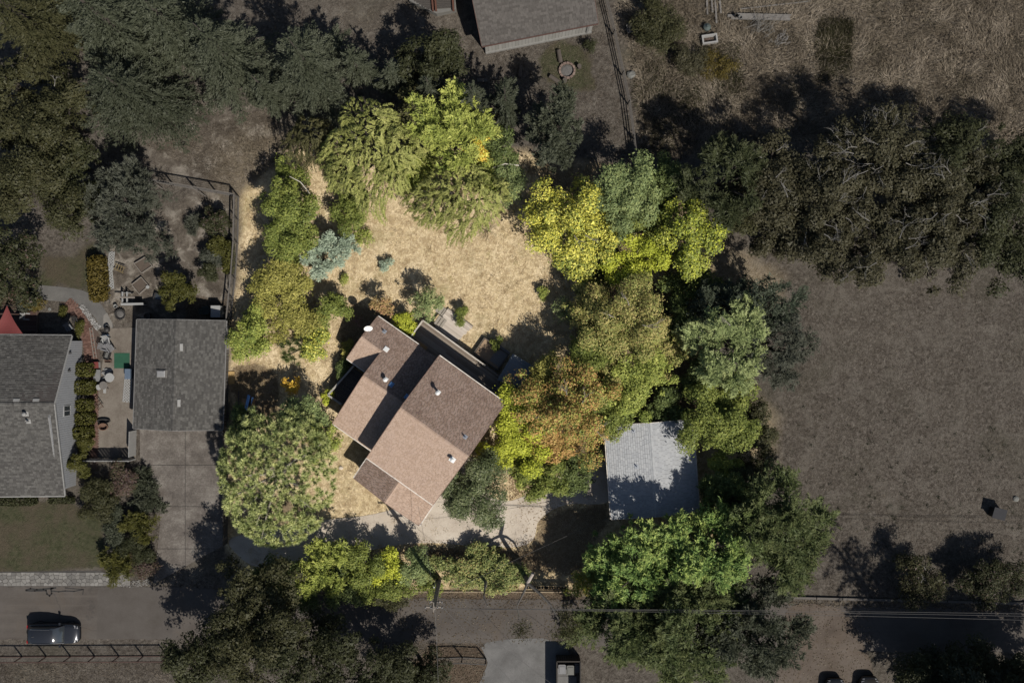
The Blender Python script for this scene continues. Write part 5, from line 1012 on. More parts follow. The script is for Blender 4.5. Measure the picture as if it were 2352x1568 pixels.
# ------------------------------------------------------------------ vehicles
def loft(mb, secs, close=True):
    n = len(secs[0]); vs_ = [p for s in secs for p in s]; fs_ = []
    for i in range(len(secs)-1):
        for k in range(n-1 if not close else n): fs_.append((i*n+k, i*n+(k+1) % n, (i+1)*n+(k+1) % n, (i+1)*n+k))
    fs_.append(tuple(range(n))[::-1]); fs_.append(tuple((len(secs)-1)*n+k for k in range(n))); mb.add(vs_, fs_)
def make_car(label, loc, rz, col, cat='car', group=None, name='parked_car'):
    e = thing(name, label, cat, loc, rz, group); paint = M('paint_'+str(col), col, 0.22, 0.03, 1.5, metal=0.5, spec=0.6)
    tr = M('car_trim', (0.012, 0.012, 0.013), 0.5)
    def body(m):
        st = [(-2.33, .74, .42, .78), (-2.25, .86, .30, .98), (-1.9, .91, .25, 1.04), (-1.0, .93, .22, 1.0), (0.2, .93, .22, .98), (1.0, .92, .22, .97), (1.7, .90, .24, .93), (2.1, .82, .27, .85), (2.3, .66, .32, .74), (2.38, .50, .40, .62)]
        secs = []
        for x, w, z0, z1 in st:
            secs.append([(x, -w*.85, z0), (x, -w, z0+.15), (x, -w, z1-.2), (x, -w*.93, z1-.04), (x, -w*.6, z1+.025), (x, 0, z1+.045), (x, w*.6, z1+.025), (x, w*.93, z1-.04), (x, w, z1-.2), (x, w, z0+.15), (x, w*.85, z0)])
        loft(m, secs)
    part('body', paint, e, body, smooth=True, local=True)
    def cabin(m):
        st = [(-2.2, .70, .95, 1.0), (-1.85, .70, .95, 1.46), (-1.5, .70, .95, 1.6), (-0.6, .70, .95, 1.655), (0.1, .70, .95, 1.62), (0.35, .69, .95, 1.54), (1.12, .78, .93, .985)]
        secs = []
        for x, w, z0, z1 in st: secs.append([(x, -.84, z0), (x, -w*1.0, max(z0, z1-.06)), (x, -w*.85, z1-.01), (x, 0, z1+.02), (x, w*.85, z1-.01), (x, w*1.0, max(z0, z1-.06)), (x, .84, z0)])
        loft(m, secs)
    cb = part('cabin', glass_d, e, cabin, smooth=True, local=True)
    def roof(m):
        secs = []
        for x, w, z in ((-1.92, .60, 1.47), (-1.5, .66, 1.635), (-0.6, .67, 1.69), (0.1, .66, 1.655), (0.33, .63, 1.575)): secs.append([(x, -w, z-.075), (x, -w*.8, z-.01), (x, 0, z+.015), (x, w*.8, z-.01), (x, w, z-.075)])
        vs_ = [p for s in secs for p in s]; m.add(vs_, [(i*5+k, i*5+k+1, i*5+k+6, i*5+k+5) for i in range(4) for k in range(4)])
    part('roof', paint, e, roof, smooth=True, local=True)
    for y in (-1, 1):
        part('roof_rail', M('rail_grey', (0.2, 0.2, 0.21), 0.3, 0.05, metal=0.7), e, lambda m: m.tube([(-1.7, y*.62, 1.62), (-0.7, y*.63, 1.71), (0.1, y*.62, 1.66)], 0.022, 6), local=True)
        part('pillar', paint, e, lambda m: m.bar((0.36, y*.645, 1.52), (1.1, y*.76, 1.0), 0.06, 0.05), local=True)
        part('mirror', paint, e, lambda m: m.box((0.75, y*1.0, 1.0), 0.16, 0.22, 0.15), local=True)
        part('headlight', M('lamp_clear', (0.2, 0.2, 0.21), 0.4), e, lambda m: m.add([(2.02, y*.52, .895), (2.26, y*.46, .80), (2.2, y*.69, .76), (1.9, y*.8, .885)], [(0, 1, 2, 3) if y > 0 else (3, 2, 1, 0)]), local=True)
        part('tail_lamp', M('lamp_red', (0.25, 0.01, 0.01), 0.2), e, lambda m: m.box((-2.28, y*.68, .82), 0.1, 0.26, 0.14), local=True)
        for x in (-1.42, 1.42):
            def wheel(m):
                n = 18; vs_ = []
                for yy, r in ((-.11, .28), (-.11, .34), (.11, .34), (.11, .28)):
                    for k in range(n): t = 6.2832*k/n; vs_.append((x+r*math.cos(t), y*.83+yy, .34+r*math.sin(t)))
                m.add(vs_, [(i*n+k, i*n+(k+1) % n, (i+1)*n+(k+1) % n, (i+1)*n+k) for i in range(3) for k in range(n)])
            w_ = part('wheel', tr, e, wheel, local=True)
            def rim(m):
                n = 14; vs_ = [(x+.28*math.cos(6.2832*k/n), y*.83+yy, .34+.28*math.sin(6.2832*k/n)) for yy in (-.07, .07) for k in range(n)]
                m.add(vs_, [tuple(range(n)), tuple(range(n, 2*n))[::-1]]+[(k, (k+1) % n, n+(k+1) % n, n+k) for k in range(n)])
            part('rim', M('rim_grey', (0.3, 0.3, 0.31), 0.3, 0.05, metal=0.8), w_, rim, local=True)
    part('antenna', tr, e, lambda m: m.tube([(-1.35, 0, 1.64), (-1.5, 0, 1.74)], [0.03, 0.012], 6), local=True)
    part('wiper', tr, e, lambda m: m.bar((1.08, -.5, 1.03), (1.04, .45, 1.05), 0.02, 0.02), local=True)
    return e
make_car('dark grey car parked on the road beside the wire fence', W(122, 1455, 0.8)*1+Vector((0, 0, -0.8)), 0.0, (0.035, 0.038, 0.045))
make_car('dark car nosing into the bottom edge on the dirt drive, left of two', W(1912, 1610), math.pi/2, (0.03, 0.03, 0.032))
make_car('dark car on the bottom edge of the dirt drive, right of two', W(1990, 1606), math.pi/2, (0.05, 0.045, 0.042))
# ------------------------------------------------------------------ power pole, wires, dead tree
wood_p = M('pole_wood', (0.2, 0.175, 0.15), 0.9, 0.25, 4)
pb = W(1009, 1329); PT = pb+Vector((0.35, 0.25, 10.2))
pole = thing('power_pole', 'weathered wooden power pole with crossarms rising from the roadside hedge', 'power pole', pb)
part('shaft', wood_p, pole, lambda m: m.tube([pb+Vector((0, 0, -0.2)), pb.lerp(PT, 0.5), PT], [0.22, 0.19, 0.16], 10))
ins_m = M('insulator', (0.2, 0.2, 0.2), 0.3)
for t, L, dx in ((0.965, 1.5, 0.0), (0.80, 1.1, 0.1)):
    c = pb.lerp(PT, t); a = part('crossarm', wood_p, pole, lambda m: m.bar(c-Vector((L/2-dx, 0, 0)), c+Vector((L/2+dx, 0, 0)), 0.11, 0.12))
    for f in (-0.45, -0.15, 0.2, 0.45): part('insulator', ins_m, a, lambda m: m.lathe([(0.03, 0), (0.06, 0.06), (0.04, 0.1), (0.055, 0.16), (0.02, 0.2)], c+Vector((L*f+dx, 0, 0.06)), 8))
c = pb.lerp(PT, 0.88)
for dx in (-0.3, 0.28): part('fuse_switch', M('switch_grey', (0.2, 0.2, 0.2), 0.5), pole, lambda m: m.tube([c+Vector((dx, -0.1, 0.2)), c+Vector((dx*1.4, -0.25, -0.35))], 0.06, 8))
part('conduit', M('conduit_pale', (0.42, 0.41, 0.39), 0.6), pole, lambda m: m.tube([pb+Vector((-0.22, 0.12, 0)), pb+Vector((-0.22, 0.12, 2.2)), pb+Vector((-0.2, 0.1, 3.3))], 0.06, 8))
part('guard_arm', wood_p, pole, lambda m: m.bar(pb.lerp(PT, 0.995)+Vector((0, -0.3, 0.12)), pb.lerp(PT, 0.995)+Vector((0, 0.5, 0.1)), 0.07, 0.07))
def wire(label, a, b, sag=0.5, r=0.014, mat=None, n=14, col=(0.09, 0.085, 0.08)):
    pts = [a.lerp(b, i/n)-Vector((0, 0, sag*4*(i/n)*(1-i/n))) for i in range(n+1)]
    mb = MB(); mb.tube(pts, r, 5); return single('power_wire', mb, M('wire_dark', col, 0.6), label, 'wire', 'wires strung along the road', loc=a)
cw = PT+Vector((0, 0, 0.1)); cl_ = pb.lerp(PT, 0.8)+Vector((0, 0, 0.25))
far = lambda dy, z: Vector((75, W(0, 1384).y+dy, z))
for i, (o, dy, z) in enumerate(((-0.65, 2.4, 9.8), (-0.2, 1.9, 9.9), (0.6, 0.9, 9.8))):
    wire(('upper', 'middle', 'lower')[i]+' high wire running right from the pole along the road', cw+Vector((o, 0, 0)), far(dy*0.6-0.2, z), 0.8)
wire('service wire dropping from the pole to the shed', pb.lerp(PT, 0.72)+Vector((0.1, 0.1, 0)), W(1404, 1185, 2.6), 0.5, 0.012)
wire('service wire from the pole to the house eave', pb.lerp(PT, 0.72)+Vector((-0.1, 0.1, 0)), W(960, 1160, 4.7), 0.3, 0.012)
wire('steep wire running from the pole down to the bottom edge', cl_+Vector((0, -0.1, 0)), W(1012, 1760, 8.5), 0.6, 0.012)
for i, (x, y) in enumerate(((1290, 1700), (1420, 1690))): wire(('nearer', 'farther')[i]+' slanting wire from the pole over the gravel driveway', cl_+Vector((0.3+0.2*i, 0, 0)), W(x, y, 8), 0.6, 0.012)
# dead tree: bare leaning trunk with two arms ending in pine tufts
def dead_tree():
    b = W(1203, 1318); e = thing('bare_tree', 'bare grey forked trunk with two long arms over the road', 'tree', b)
    f1_ = W(1212, 1338, 4.6); 
    part('trunk', M('bark_mid', (0.11, 0.1, 0.088), 0.95, 0.35, 5), e, lambda m: m.tube([b, b.lerp(f1_, 0.5)+Vector((0.08, 0, 0.2)), f1_], [0.26, 0.22, 0.17], 9))
    pts = [f1_, W(1240, 1362, 5.4), W(1266, 1390, 6.0), W(1285, 1425, 6.4)]
    part('bough', M('bark_mid', (0.11, 0.1, 0.088), 0.95, 0.35, 5), e, lambda m: m.tube(pts, [0.15, 0.12, 0.09, 0.05], 7))
    pts2 = [f1_, W(1200, 1366, 5.3), W(1188, 1390, 5.8), W(1194, 1425, 6.2)]
    part('bough', M('bark_mid', (0.11, 0.1, 0.088), 0.95, 0.35, 5), e, lambda m: m.tube(pts2, [0.12, 0.09, 0.06, 0.04], 7))
    part('stub', M('cut_wood', (0.3, 0.26, 0.23)), e, lambda m: m.tube([f1_, W(1224, 1316, 5.0)], [0.16, 0.14], 8))
    for cx, cy, z, r, n in ((1198, 1447, 6.0, 1.0, 420), (1298, 1412, 6.3, 1.1, 380), (1312, 1445, 6.2, 1.35, 620), (1285, 1452, 6.0, 0.9, 300)):
        c = W(cx, cy, z)-b; P = np.array(c)+RNG.normal(size=(n, 3))*np.array([r*.42, r*.42, r*.22]); D = rdir(n)+np.array([0.1, -0.3, 0.2])
        tag(quads('needle_tuft', P, D, rdir(n), 0.34, 0.05, RNG.random(n), LM['oak_olive'], e), kind='stuff')
dead_tree()
b2 = W(1117, 1320); st_ = thing('bare_stub_tree', 'thin bare pale trunk leaning over the ivy hedge', 'tree', b2)
part('trunk', bark_g, st_, lambda m: m.tube([b2, W(1115, 1345, 3.0), W(1111, 1368, 4.4), W(1120, 1392, 5.2)], [0.16, 0.13, 0.07, 0.03], 8))
# ------------------------------------------------------------------ fences
def fence(name, label, pts, h, mat, post=2.4, rails=(0.35, 0.95), pw=0.1, rw=0.05, rh=0.1, wires=0, brace=False, cat='fence', boards=0, lean=None):
    P = [W(x, y) for x, y in pts]; e = thing(name, label, cat, P[0])
    for a, b in zip(P[:-1], P[1:]):
        L = (b-a).length; n = max(1, round(L/post)); d = (b-a)/L; rz = math.atan2(d.y, d.x)
        for i in range(n+(1 if b is P[-1] else 0)):
            p = a.lerp(b, i/n); part('post', mat, e, lambda m: m.box(p, pw, pw, h*random.uniform(0.98, 1.05), rz))
            if brace and i < n and i % 2 == 0: part('brace', mat, e, lambda m: m.bar(p+Vector((0, 0, h*0.85)), p+d*(L/n*0.55)+Vector((d.y*0.5, -d.x*0.5, 0.1)), 0.06, 0.08))
        for f in rails: part('rail', mat, e, lambda m: m.bar(a+Vector((0, 0, h*f)), b+Vector((0, 0, h*f)), rw, rh))
        if wires:
            mb = MB()
            for k in range(wires): mb.bar(a+Vector((0, 0, h*(k+1)/(wires+1))), b+Vector((0, 0, h*(k+1)/(wires+1))), 0.012, 0.012)
            mb.build('mesh_wire', M('wire_dark', (0.09, 0.085, 0.08)), e, kind='stuff')
        if boards:
            k = int(L/boards)
            for i in range(k):
                p = a.lerp(b, (i+0.5)/k)+Vector((-d.y*0.04, d.x*0.04, 0.04)); part('picket', mat, e, lambda m: m.box(p, boards*0.86, 0.02, h*random.uniform(0.93, 0.98), rz, random.random()))
    return e
gw = M('fence_grey_wood', (0.10, 0.09, 0.08), 0.9, 0.3, 6); rw_ = M('fence_rust_wood', (0.055, 0.032, 0.025), 0.9, 0.3, 6)
fence('post_rail_fence', 'grey post and rail fence slanting across the pale dirt to the yard corner', [(245, 400), (350, 417), (548, 452)], 1.7, gw, 2.1, (0.06, 0.97), rw=0.12, rh=0.06, brace=True, wires=5)
fence('yard_fence', 'grey wooden fence with braces between the yard and the golden lot', [(549, 453), (547, 560), (541, 640), (531, 735)], 1.6, gw, 2.2, (0.1, 0.97), rw=0.12, rh=0.06, brace=True, wires=6)
fence('wire_fence', 'rusty post and wire fence along the lower left road', [(-60, 1508), (385, 1506)], 1.55, rw_, 2.25, (0.03, 0.97), rw=0.09, rh=0.07, wires=7)
fence('short_fence', 'short three-post wire fence by the gravel driveway', [(1006, 1511), (1062, 1509), (1116, 1512)], 1.6, M('fence_dark', (0.06, 0.055, 0.05)), 2.2, (0.03, 0.97), rw=0.07, rh=0.07, wires=8)
fence('barn_fence', 'sagging grey fence running down from the barn to the blue-green tree', [(1384, -60), (1389, 0), (1409, 80), (1429, 173), (1443, 240), (1453, 317), (1459, 372)], 1.5, gw, 2.6, (0.3, 0.62, 0.97), rw=0.05, rh=0.12)
fence('garage_side_fence', 'dark plank fence between the grey garage and the golden lot', [(525, 738), (523, 985), (522, 1245)], 1.5, M('fence_dark2', (0.075, 0.068, 0.062), 0.9, 0.3, 5), 2.4, (0.25, 0.85), boards=0.3)
fence('iron_fence', 'dark picket fence at the roadside right of the bare forked tree', [(1208, 1345), (1300, 1348)], 1.0, M('iron', (0.02, 0.018, 0.017), 0.6), 1.9, (0.15, 0.85), pw=0.07, boards=0.22)
k = thing('roadside_timber', 'pale timber edging along the roadside hedge', 'edging', W(640, 1357))
for x in range(640, 1330, 46): part('timber', M('edging_wood', (0.24, 0.19, 0.13), 0.9, 0.3, 5), k, lambda m: m.bar(W(x, 1357+(x-640)*0.002)+Vector((0, 0, 0.07)), W(x+45, 1357+(x-595)*0.002)+Vector((0, 0, 0.07+random.uniform(-.01, .01))), 0.09, 0.12))
k = thing('field_timber', 'long grey timber edging between field and right road', 'edging', W(1815, 1371))
for x in range(1815, 2330, 60): part('timber', gw, k, lambda m: m.bar(W(x, 1371+(x-1815)*0.025)+Vector((0, 0, 0.1)), W(x+58, 1371+(x-1757)*0.025)+Vector((0, 0, 0.1)), 0.2, 0.2))
k = thing('leaning_fence_panel', 'pale panel fence closing the gap at the left of the garage front', 'fence', W(311, 1010))
for i in range(9): part('board', white_w, k, lambda m: m.box(W(313-i*0.15, 990+i*6.5), 0.05, 0.25, 1.6))
part('rail', white_w, k, lambda m: m.bar(W(311, 988)+Vector((0, 0, 1.3)), W(310, 1046)+Vector((0, 0, 1.3)), 0.05, 0.09))
fence('patio_screen', 'low white screen across the bottom of the neighbour patio', [(196, 1054), (310, 1054)], 1.5, M('dim_white', (0.25, 0.245, 0.235)), 1.8, (0.2, 0.97), boards=0.3)
# ------------------------------------------------------------------ yard behind the grey garage
soil = M('bed_soil', (0.075, 0.058, 0.045), 0.95, 0.3, 5)
def raised_bed(label, c4_, h, mat, name='raised_bed', th=0.06):
    P = [W(x, y, h) for x, y in c4_]; P = [low(p) for p in P]; cen = sum(P, Vector())/len(P); e = thing(name, label, 'planter', cen)
    n = len(P)
    for i in range(n): part('side_board', mat, e, lambda m: m.bar(P[i]+Vector((0, 0, h/2)), P[(i+1) % n]+Vector((0, 0, h/2)), th, h+0.002*i))
    ins = [cen+(p-cen)*0.94 for p in P]
    ar = (ins[1]-ins[0]).cross(ins[2]-ins[1]).z
    part('soil', soil if name == 'raised_bed' else M('tan_soil', (0.28, 0.2, 0.13), 0.95, 0.3, 3), e, lambda m: m.prism(ins if ar > 0 else ins[::-1], 0.02, h*0.6)); return e
raised_bed('square wooden raised bed with a plank across it, nearest the saw horses', [(323.7, 636), (341, 656), (319.5, 675), (302.5, 653)], 0.28, grey_w)
raised_bed('square wooden raised bed nearest the feathery grey tree', [(325, 627), (349, 610.5), (333, 590), (308, 605)], 0.28, grey_w)
def lattice(label, pts, w, mat):
    P = [W(x, y) for x, y in pts]; e = thing('lattice_panel', label, 'lattice', P[0]); d = (P[1]-P[0]); L = d.length; d /= L; s = Vector((-d.y, d.x, 0))
    sp = 0.25
    for sgn, z in ((1, 0.05), (-1, 0.065)):
        mb = MB(); t = -w
        while t < L+w:
            a = (t, 0.0); b = (t+sgn*w, w); lo_, hi_ = 0.0, 1.0
            def cl(x): return max(0.0, min(L, x))
            # clip the slanted slat to the panel
            x0, x1 = a[0], b[0]; ts = [0.0, 1.0]
            if x1 != x0: tt = sorted(((0-x0)/(x1-x0), (L-x0)/(x1-x0))); ts = [max(0, tt[0]), min(1, tt[1])]
            if ts[1] > ts[0]:
                q0 = P[0]+d*(x0+(x1-x0)*ts[0])+s*(w*ts[0]-w/2); q1 = P[0]+d*(x0+(x1-x0)*ts[1])+s*(w*ts[1]-w/2); mb.bar(q0+Vector((0, 0, z)), q1+Vector((0, 0, z)), 0.075, 0.012)
            t += sp
        mb.build('slats', mat, e, kind='stuff')
    for sg in (-1, 1): part('edge_slat', mat, e, lambda m: m.bar(P[0]+s*w/2*sg+Vector((0, 0, 0.08)), P[1]+s*w/2*sg+Vector((0, 0, 0.08)), 0.05, 0.014))
latm = M('lattice_white', (0.25, 0.25, 0.245), 0.7, 0.08)
lattice('long white lattice panel lying beside the golden hedge', [(249, 608), (255, 664)], 0.62, latm)
lattice('upper white lattice panel half under the feathery grey tree', [(258, 578), (254, 620)], 0.5, latm)
lattice('white lattice panel leaning beside the grey garage', [(296, 866), (291, 923)], 0.66, latm)
mb = MB(); gmat = [W(262.5, 810.5), W(298, 810.5), W(298, 845.5), W(262.5, 845.5)]
mb.add([p+Vector((0, 0, 0.03)) for p in gmat]+[p+Vector((0, 0, 0.015)) for p in gmat], [(3, 2, 1, 0), (0, 1, 5, 4), (1, 2, 6, 5), (2, 3, 7, 6), (3, 0, 4, 7)])
single('green_mat', mb, M('mat_green', (0.012, 0.062, 0.034), 0.8, 0.2, 2), 'square dark green mat on the patio', 'mat')
def round_thing(name, label, cat, px, py, prof, mat, n=18, z=0.0, parts=()):
    p = W(px, py, 0.3); e = thing(name, label, cat, (p.x, p.y, z)); part('shell', mat, e, lambda m: m.lathe(prof, (0, 0, 0), n), local=True, smooth=False)
    for nm, mt, pf in parts: part(nm, mt, e, lambda m: m.lathe(pf, (0, 0, 0), n), local=True)
    return e
iron = M('iron_dark', (0.025, 0.023, 0.022), 0.6, 0.2, 5); ash = M('ash', (0.1, 0.095, 0.09), 0.95, 0.4, 8)
fp = round_thing('fire_bowl', 'round black iron fire bowl on the pale yard', 'fire pit', 275.5, 722, [(0.2, 0.0), (0.42, 0.18), (0.46, 0.3), (0.4, 0.3), (0.36, 0.2), (0.15, 0.12)], iron, parts=(('ash', ash, [(0.3, 0.17), (0.2, 0.2), (0.05, 0.22)]),))
for i in range(16): a = i*0.3927; part('rim_link', iron, fp, lambda m: m.lathe([(0.06, 0), (0.075, 0.02), (0.06, 0.04)], (0.46*math.cos(a), 0.46*math.sin(a), 0.29), 8), local=True)
buck = [(0.12, 0), (0.16, 0.34), (0.175, 0.35), (0.15, 0.35), (0.12, 0.04)]
bw_ = M('bucket_white', (0.25, 0.25, 0.24), 0.5)
round_thing('bucket', 'white bucket above the black fire bowl', 'bucket', 265, 703, buck, bw_)
round_thing('barrel_planter', 'round dark barrel tub in the shade behind the grey garage', 'tub', 339, 726, [(0.26, 0), (0.32, 0.25), (0.3, 0.45), (0.26, 0.45), (0.27, 0.2)], M('barrel', (0.06, 0.05, 0.042)))
round_thing('stepping_stone', 'round pale disc on the corner of the raised bed', 'disc', 339, 659, [(0.16, 0.29), (0.17, 0.31), (0.16, 0.33)], bw_)
round_thing('stepping_stone', 'round pale stepping stone right of the golden bush', 'stepping stone', 110.5, 710, [(0.15, 0.0), (0.16, 0.03), (0.15, 0.05)], M('dim_stone', (0.13, 0.13, 0.12)))
# saw horses with plank
sh = thing('saw_horse_pair', 'pair of pale saw horses carrying a thin plank on the yard', 'saw horses', W(302, 683))
for px in (289, 299.5):
    h = part('saw_horse', latm, sh, lambda m: m.bar(W(px, 671)+Vector((0, 0, 0.72)), W(px, 696)+Vector((0, 0, 0.72)), 0.12, 0.12))
    for y in (673, 694):
        for s in (-1, 1): part('leg', latm, h, lambda m: m.bar(W(px, y)+Vector((0, 0, 0.7)), W(px+s*6, y)+Vector((0, 0, 0.0)), 0.06, 0.06))
part('plank', grey_w, sh, lambda m: m.bar(W(274, 683.6)+Vector((0, 0, 0.82)), W(318, 684.2)+Vector((0, 0, 0.82)), 0.14, 0.04))
mb = MB(); a, b = W(287, 701), W(338, 700); mb.bar(a+Vector((0, 0, 0.45)), b+Vector((0, 0, 0.45)), 0.06, 0.9); mb.bar(a+Vector((0, 0.06, 0.9)), b+Vector((0, 0.06, 0.9)), 0.2, 0.05)
single('white_counter', mb, latm, 'long white board standing on edge behind the grey garage', 'board')
k = thing('metal_locker', 'white metal cabinet in the corner between garage and fence', 'cabinet', W(504, 720))
part('case', latm, k, lambda m: m.box(W(504, 716), 0.8, 1.0, 1.1)); part('lid', latm, k, lambda m: m.box(W(504, 716)+Vector((0, 0, 1.1)), 0.86, 1.06, 0.05))
# slatted garden chair in the shade
def slat_chair(label, px, py, rz, mat, sc=1.0, name='garden_chair'):
    e = thing(name, label, 'chair', W(px, py), rz)
    for i in range(6): part('seat_slat', mat, e, lambda m: m.box((0, (-0.25+i*0.1)*sc, 0.36*sc), 0.52*sc, 0.075*sc, 0.025), local=True)
    for i in range(5): part('back_slat', mat, e, lambda m: m.bar(((-0.22+i*0.11)*sc, 0.26*sc, 0.38*sc), ((-0.26+i*0.13)*sc, 0.52*sc, 0.95*sc), 0.085*sc, 0.025), local=True)
    for x in (-0.3, 0.3):
        part('arm_rest', mat, e, lambda m: m.box((x*sc, 0, 0.56*sc), 0.12*sc, 0.6*sc, 0.03), local=True)
        for y in (-0.24, 0.26): part('leg', mat, e, lambda m: m.box((x*sc, y*sc, 0), 0.06*sc, 0.06*sc, 0.555*sc), local=True)
    return e
slat_chair('dark green slatted garden chair in the shade behind the grey garage', 477, 713, 1.8, M('chair_green', (0.03, 0.045, 0.04)))
slat_chair('white slatted chair on the red-sailed deck', 68, 727, 1.5, latm, 0.9)
slat_chair('black chair frame on the brick walk', 176, 735, 0.3, iron, 0.7)
slat_chair('grey folding chair lying in the clutter beside the brick walk', 246, 797, 1.3, M('chair_grey', (0.14, 0.14, 0.145)), 0.95)
slat_chair('second grey folding chair beside the green mat', 258, 800, 0.6, M('chair_grey', (0.14, 0.14, 0.145)), 0.9)
slat_chair('white plastic chair above the folding chairs', 249, 783, 0.2, latm, 0.95)
slat_chair('pale blue chair at the edge of the shaded neighbour yard', 163, 753, 0.6, M('chair_pale', (0.16, 0.165, 0.175)), 0.8)
k = thing('cold_frame', 'black framed cold frame leaning beside the citrus tree', 'frame', W(364, 682))
fp4 = [W(357, 672, 0.3), W(379, 683, 0.3), W(376, 691, 0.3), W(353, 686, 0.3)]
for i in range(4): part('frame_bar', iron, k, lambda m: m.bar(fp4[i], fp4[(i+1) % 4], 0.07, 0.2))
part('pane', glass_d, k, lambda m: m.slab([p+Vector((0, 0, -0.03)) for p in fp4][::-1], 0.01))
def ladder(label, a, b, w, mat, z=0.06, n=6, z1=None, name='ladder', cat='ladder'):
    A, B = W(*a), W(*b); A.z = z; B.z = z if z1 is None else z1; e = thing(name, label, cat, low(A)); d = (B-A).normalized(); s = Vector((-d.y, d.x, 0)).normalized()*w/2
    for q in (-1, 1): part('rail', mat, e, lambda m: m.bar(A+s*q, B+s*q, 0.06, 0.08))
    for i in range(n): p = A.lerp(B, (i+0.5)/n); part('rung', mat, e, lambda m: m.bar(p-s, p+s, 0.05, 0.04))
ladder('yellow wooden ladder beside the upper lattice panel', (267, 612), (291, 622), 0.5, M('ladder_wood', (0.16, 0.12, 0.055)), 0.35, 4, 0.5)
ladder('dark wooden rack along the golden hedge', (246, 646), (251, 698), 0.42, M('fence_dark', (0.06, 0.055, 0.05)), 0.4, 9, name='wood_rack', cat='rack')
ladder('old wooden ladder lying on the brick walk', (210, 752), (220, 822), 0.25, grey_w, 0.1, 7)
ladder('brown wooden trestle below the white round table', (222, 915), (238, 938), 0.5, M('trestle_brown', (0.08, 0.05, 0.035)), 0.5, 4, name='trestle', cat='trestle')
round_thing('kettle_grill', 'black kettle pot in the clutter at the top of the patio', 'grill', 247, 757, [(0.12, 0), (0.25, 0.3), (0.27, 0.5), (0.2, 0.62), (0.05, 0.68)], iron)
round_thing('bucket', 'white bucket left of the white plastic chair', 'bucket', 235, 784, buck, bw_)
round_thing('bucket', 'pale bucket beside the black kettle pot', 'bucket', 246, 750, buck, M('bucket_grey', (0.17, 0.17, 0.165)))
def boxthing(name, label, cat, px, py, sx, sy, h, mat, rz=0.0, open_=True, inner=None, z=0.0):
    e = thing(name, label, cat, W(px, py)+Vector((0, 0, z)), rz)
    if open_:
        t = 0.035
        for x, y, a, b in ((0, -sy/2+t/2, sx, t), (0, sy/2-t/2, sx, t), (-sx/2+t/2, 0, t, sy-2*t), (sx/2-t/2, 0, t, sy-2*t)): part('side', mat, e, lambda m: m.box((x, y, 0), a, b, h), local=True)
        part('bottom', inner or mat, e, lambda m: m.box((0, 0, 0.01), sx-2*t, sy-2*t, h*0.35), local=True)
    else:
        part('case', mat, e, lambda m: m.box((0, 0, 0), sx, sy, h*0.92, taper=0.97), local=True); part('lid', inner or mat, e, lambda m: m.box((0, 0, h*0.92), sx*1.03, sy*1.03, h*0.08), local=True)
    return e
boxthing('screen_box', 'small blue-panelled box in the patio clutter', 'box', 246, 773, 0.55, 0.35, 0.4, M('box_white', (0.22, 0.225, 0.23)), 0.1, False, M('blue_panel', (0.035, 0.07, 0.12), 0.4))
boxthing('crate', 'black plastic crate left of the green mat', 'crate', 248, 817, 0.5, 0.7, 0.35, iron, -0.3, True, M('crate_in', (0.1, 0.1, 0.095)))
boxthing('wooden_tray', 'brown wooden tray left below the green mat', 'tray', 250, 829, 0.62, 0.3, 0.25, M('tray_wood', (0.12, 0.085, 0.065)), -0.05, True, M('rust_in', (0.06, 0.03, 0.02)))
boxthing('ice_chest', 'red and white chest beside the topmost box hedge', 'chest', 223, 838, 0.62, 0.55, 0.45, M('chest_white', (0.24, 0.23, 0.22)), 0.05, False, M('chest_red', (0.13, 0.025, 0.022)))
boxthing('grey_board_stack', 'stack of pale grey boards beside the second box hedge', 'boards', 225, 862, 0.58, 1.05, 0.25, M('board_grey', (0.15, 0.15, 0.15)), 0.0, False)
boxthing('blue_cart', 'blue wheeled cart against the left wall of the grey garage', 'cart', 301, 858, 0.5, 0.9, 0.8, M('cart_blue', (0.085, 0.115, 0.16), 0.5), 0.0, False)
boxthing('white_card', 'white square card by the round stool', 'card', 241, 897, 0.24, 0.42, 0.08, latm, 0.0, False)
tb = thing('round_table', 'round white table in the middle of the patio', 'table', W(259, 866))
part('top', latm, tb, lambda m: m.lathe([(0.4, 0.68), (0.42, 0.69), (0.42, 0.71), (0.38, 0.72)], W(259, 866), 24)); part('leg', latm, tb, lambda m: m.lathe([(0.2, 0), (0.05, 0.05), (0.04, 0.68)], W(259, 866), 10))
tb = thing('wire_table', 'round grey wire table below the white round table', 'table', W(244, 884))
part('top', M('table_grey', (0.12, 0.11, 0.1)), tb, lambda m: m.lathe([(0.36, 0.6), (0.38, 0.62), (0.36, 0.64)], W(244, 884), 20))
for i in range(4): a = 0.6+i*1.571; part('leg', iron, tb, lambda m: m.tube([W(244, 884)+Vector((0, 0, 0.6)), W(244, 884)+Vector((0.42*math.cos(a), 0.42*math.sin(a), 0))], 0.02, 6))
tb = thing('round_stool', 'white round stool left of the wire table', 'stool', W(231.5, 888.5))
part('seat', latm, tb, lambda m: m.lathe([(0.24, 0.42), (0.26, 0.44), (0.25, 0.47), (0.06, 0.48)], W(231.5, 888.5), 18)); part('leg', iron, tb, lambda m: m.lathe([(0.16, 0), (0.04, 0.03), (0.04, 0.42)], W(231.5, 888.5), 8))
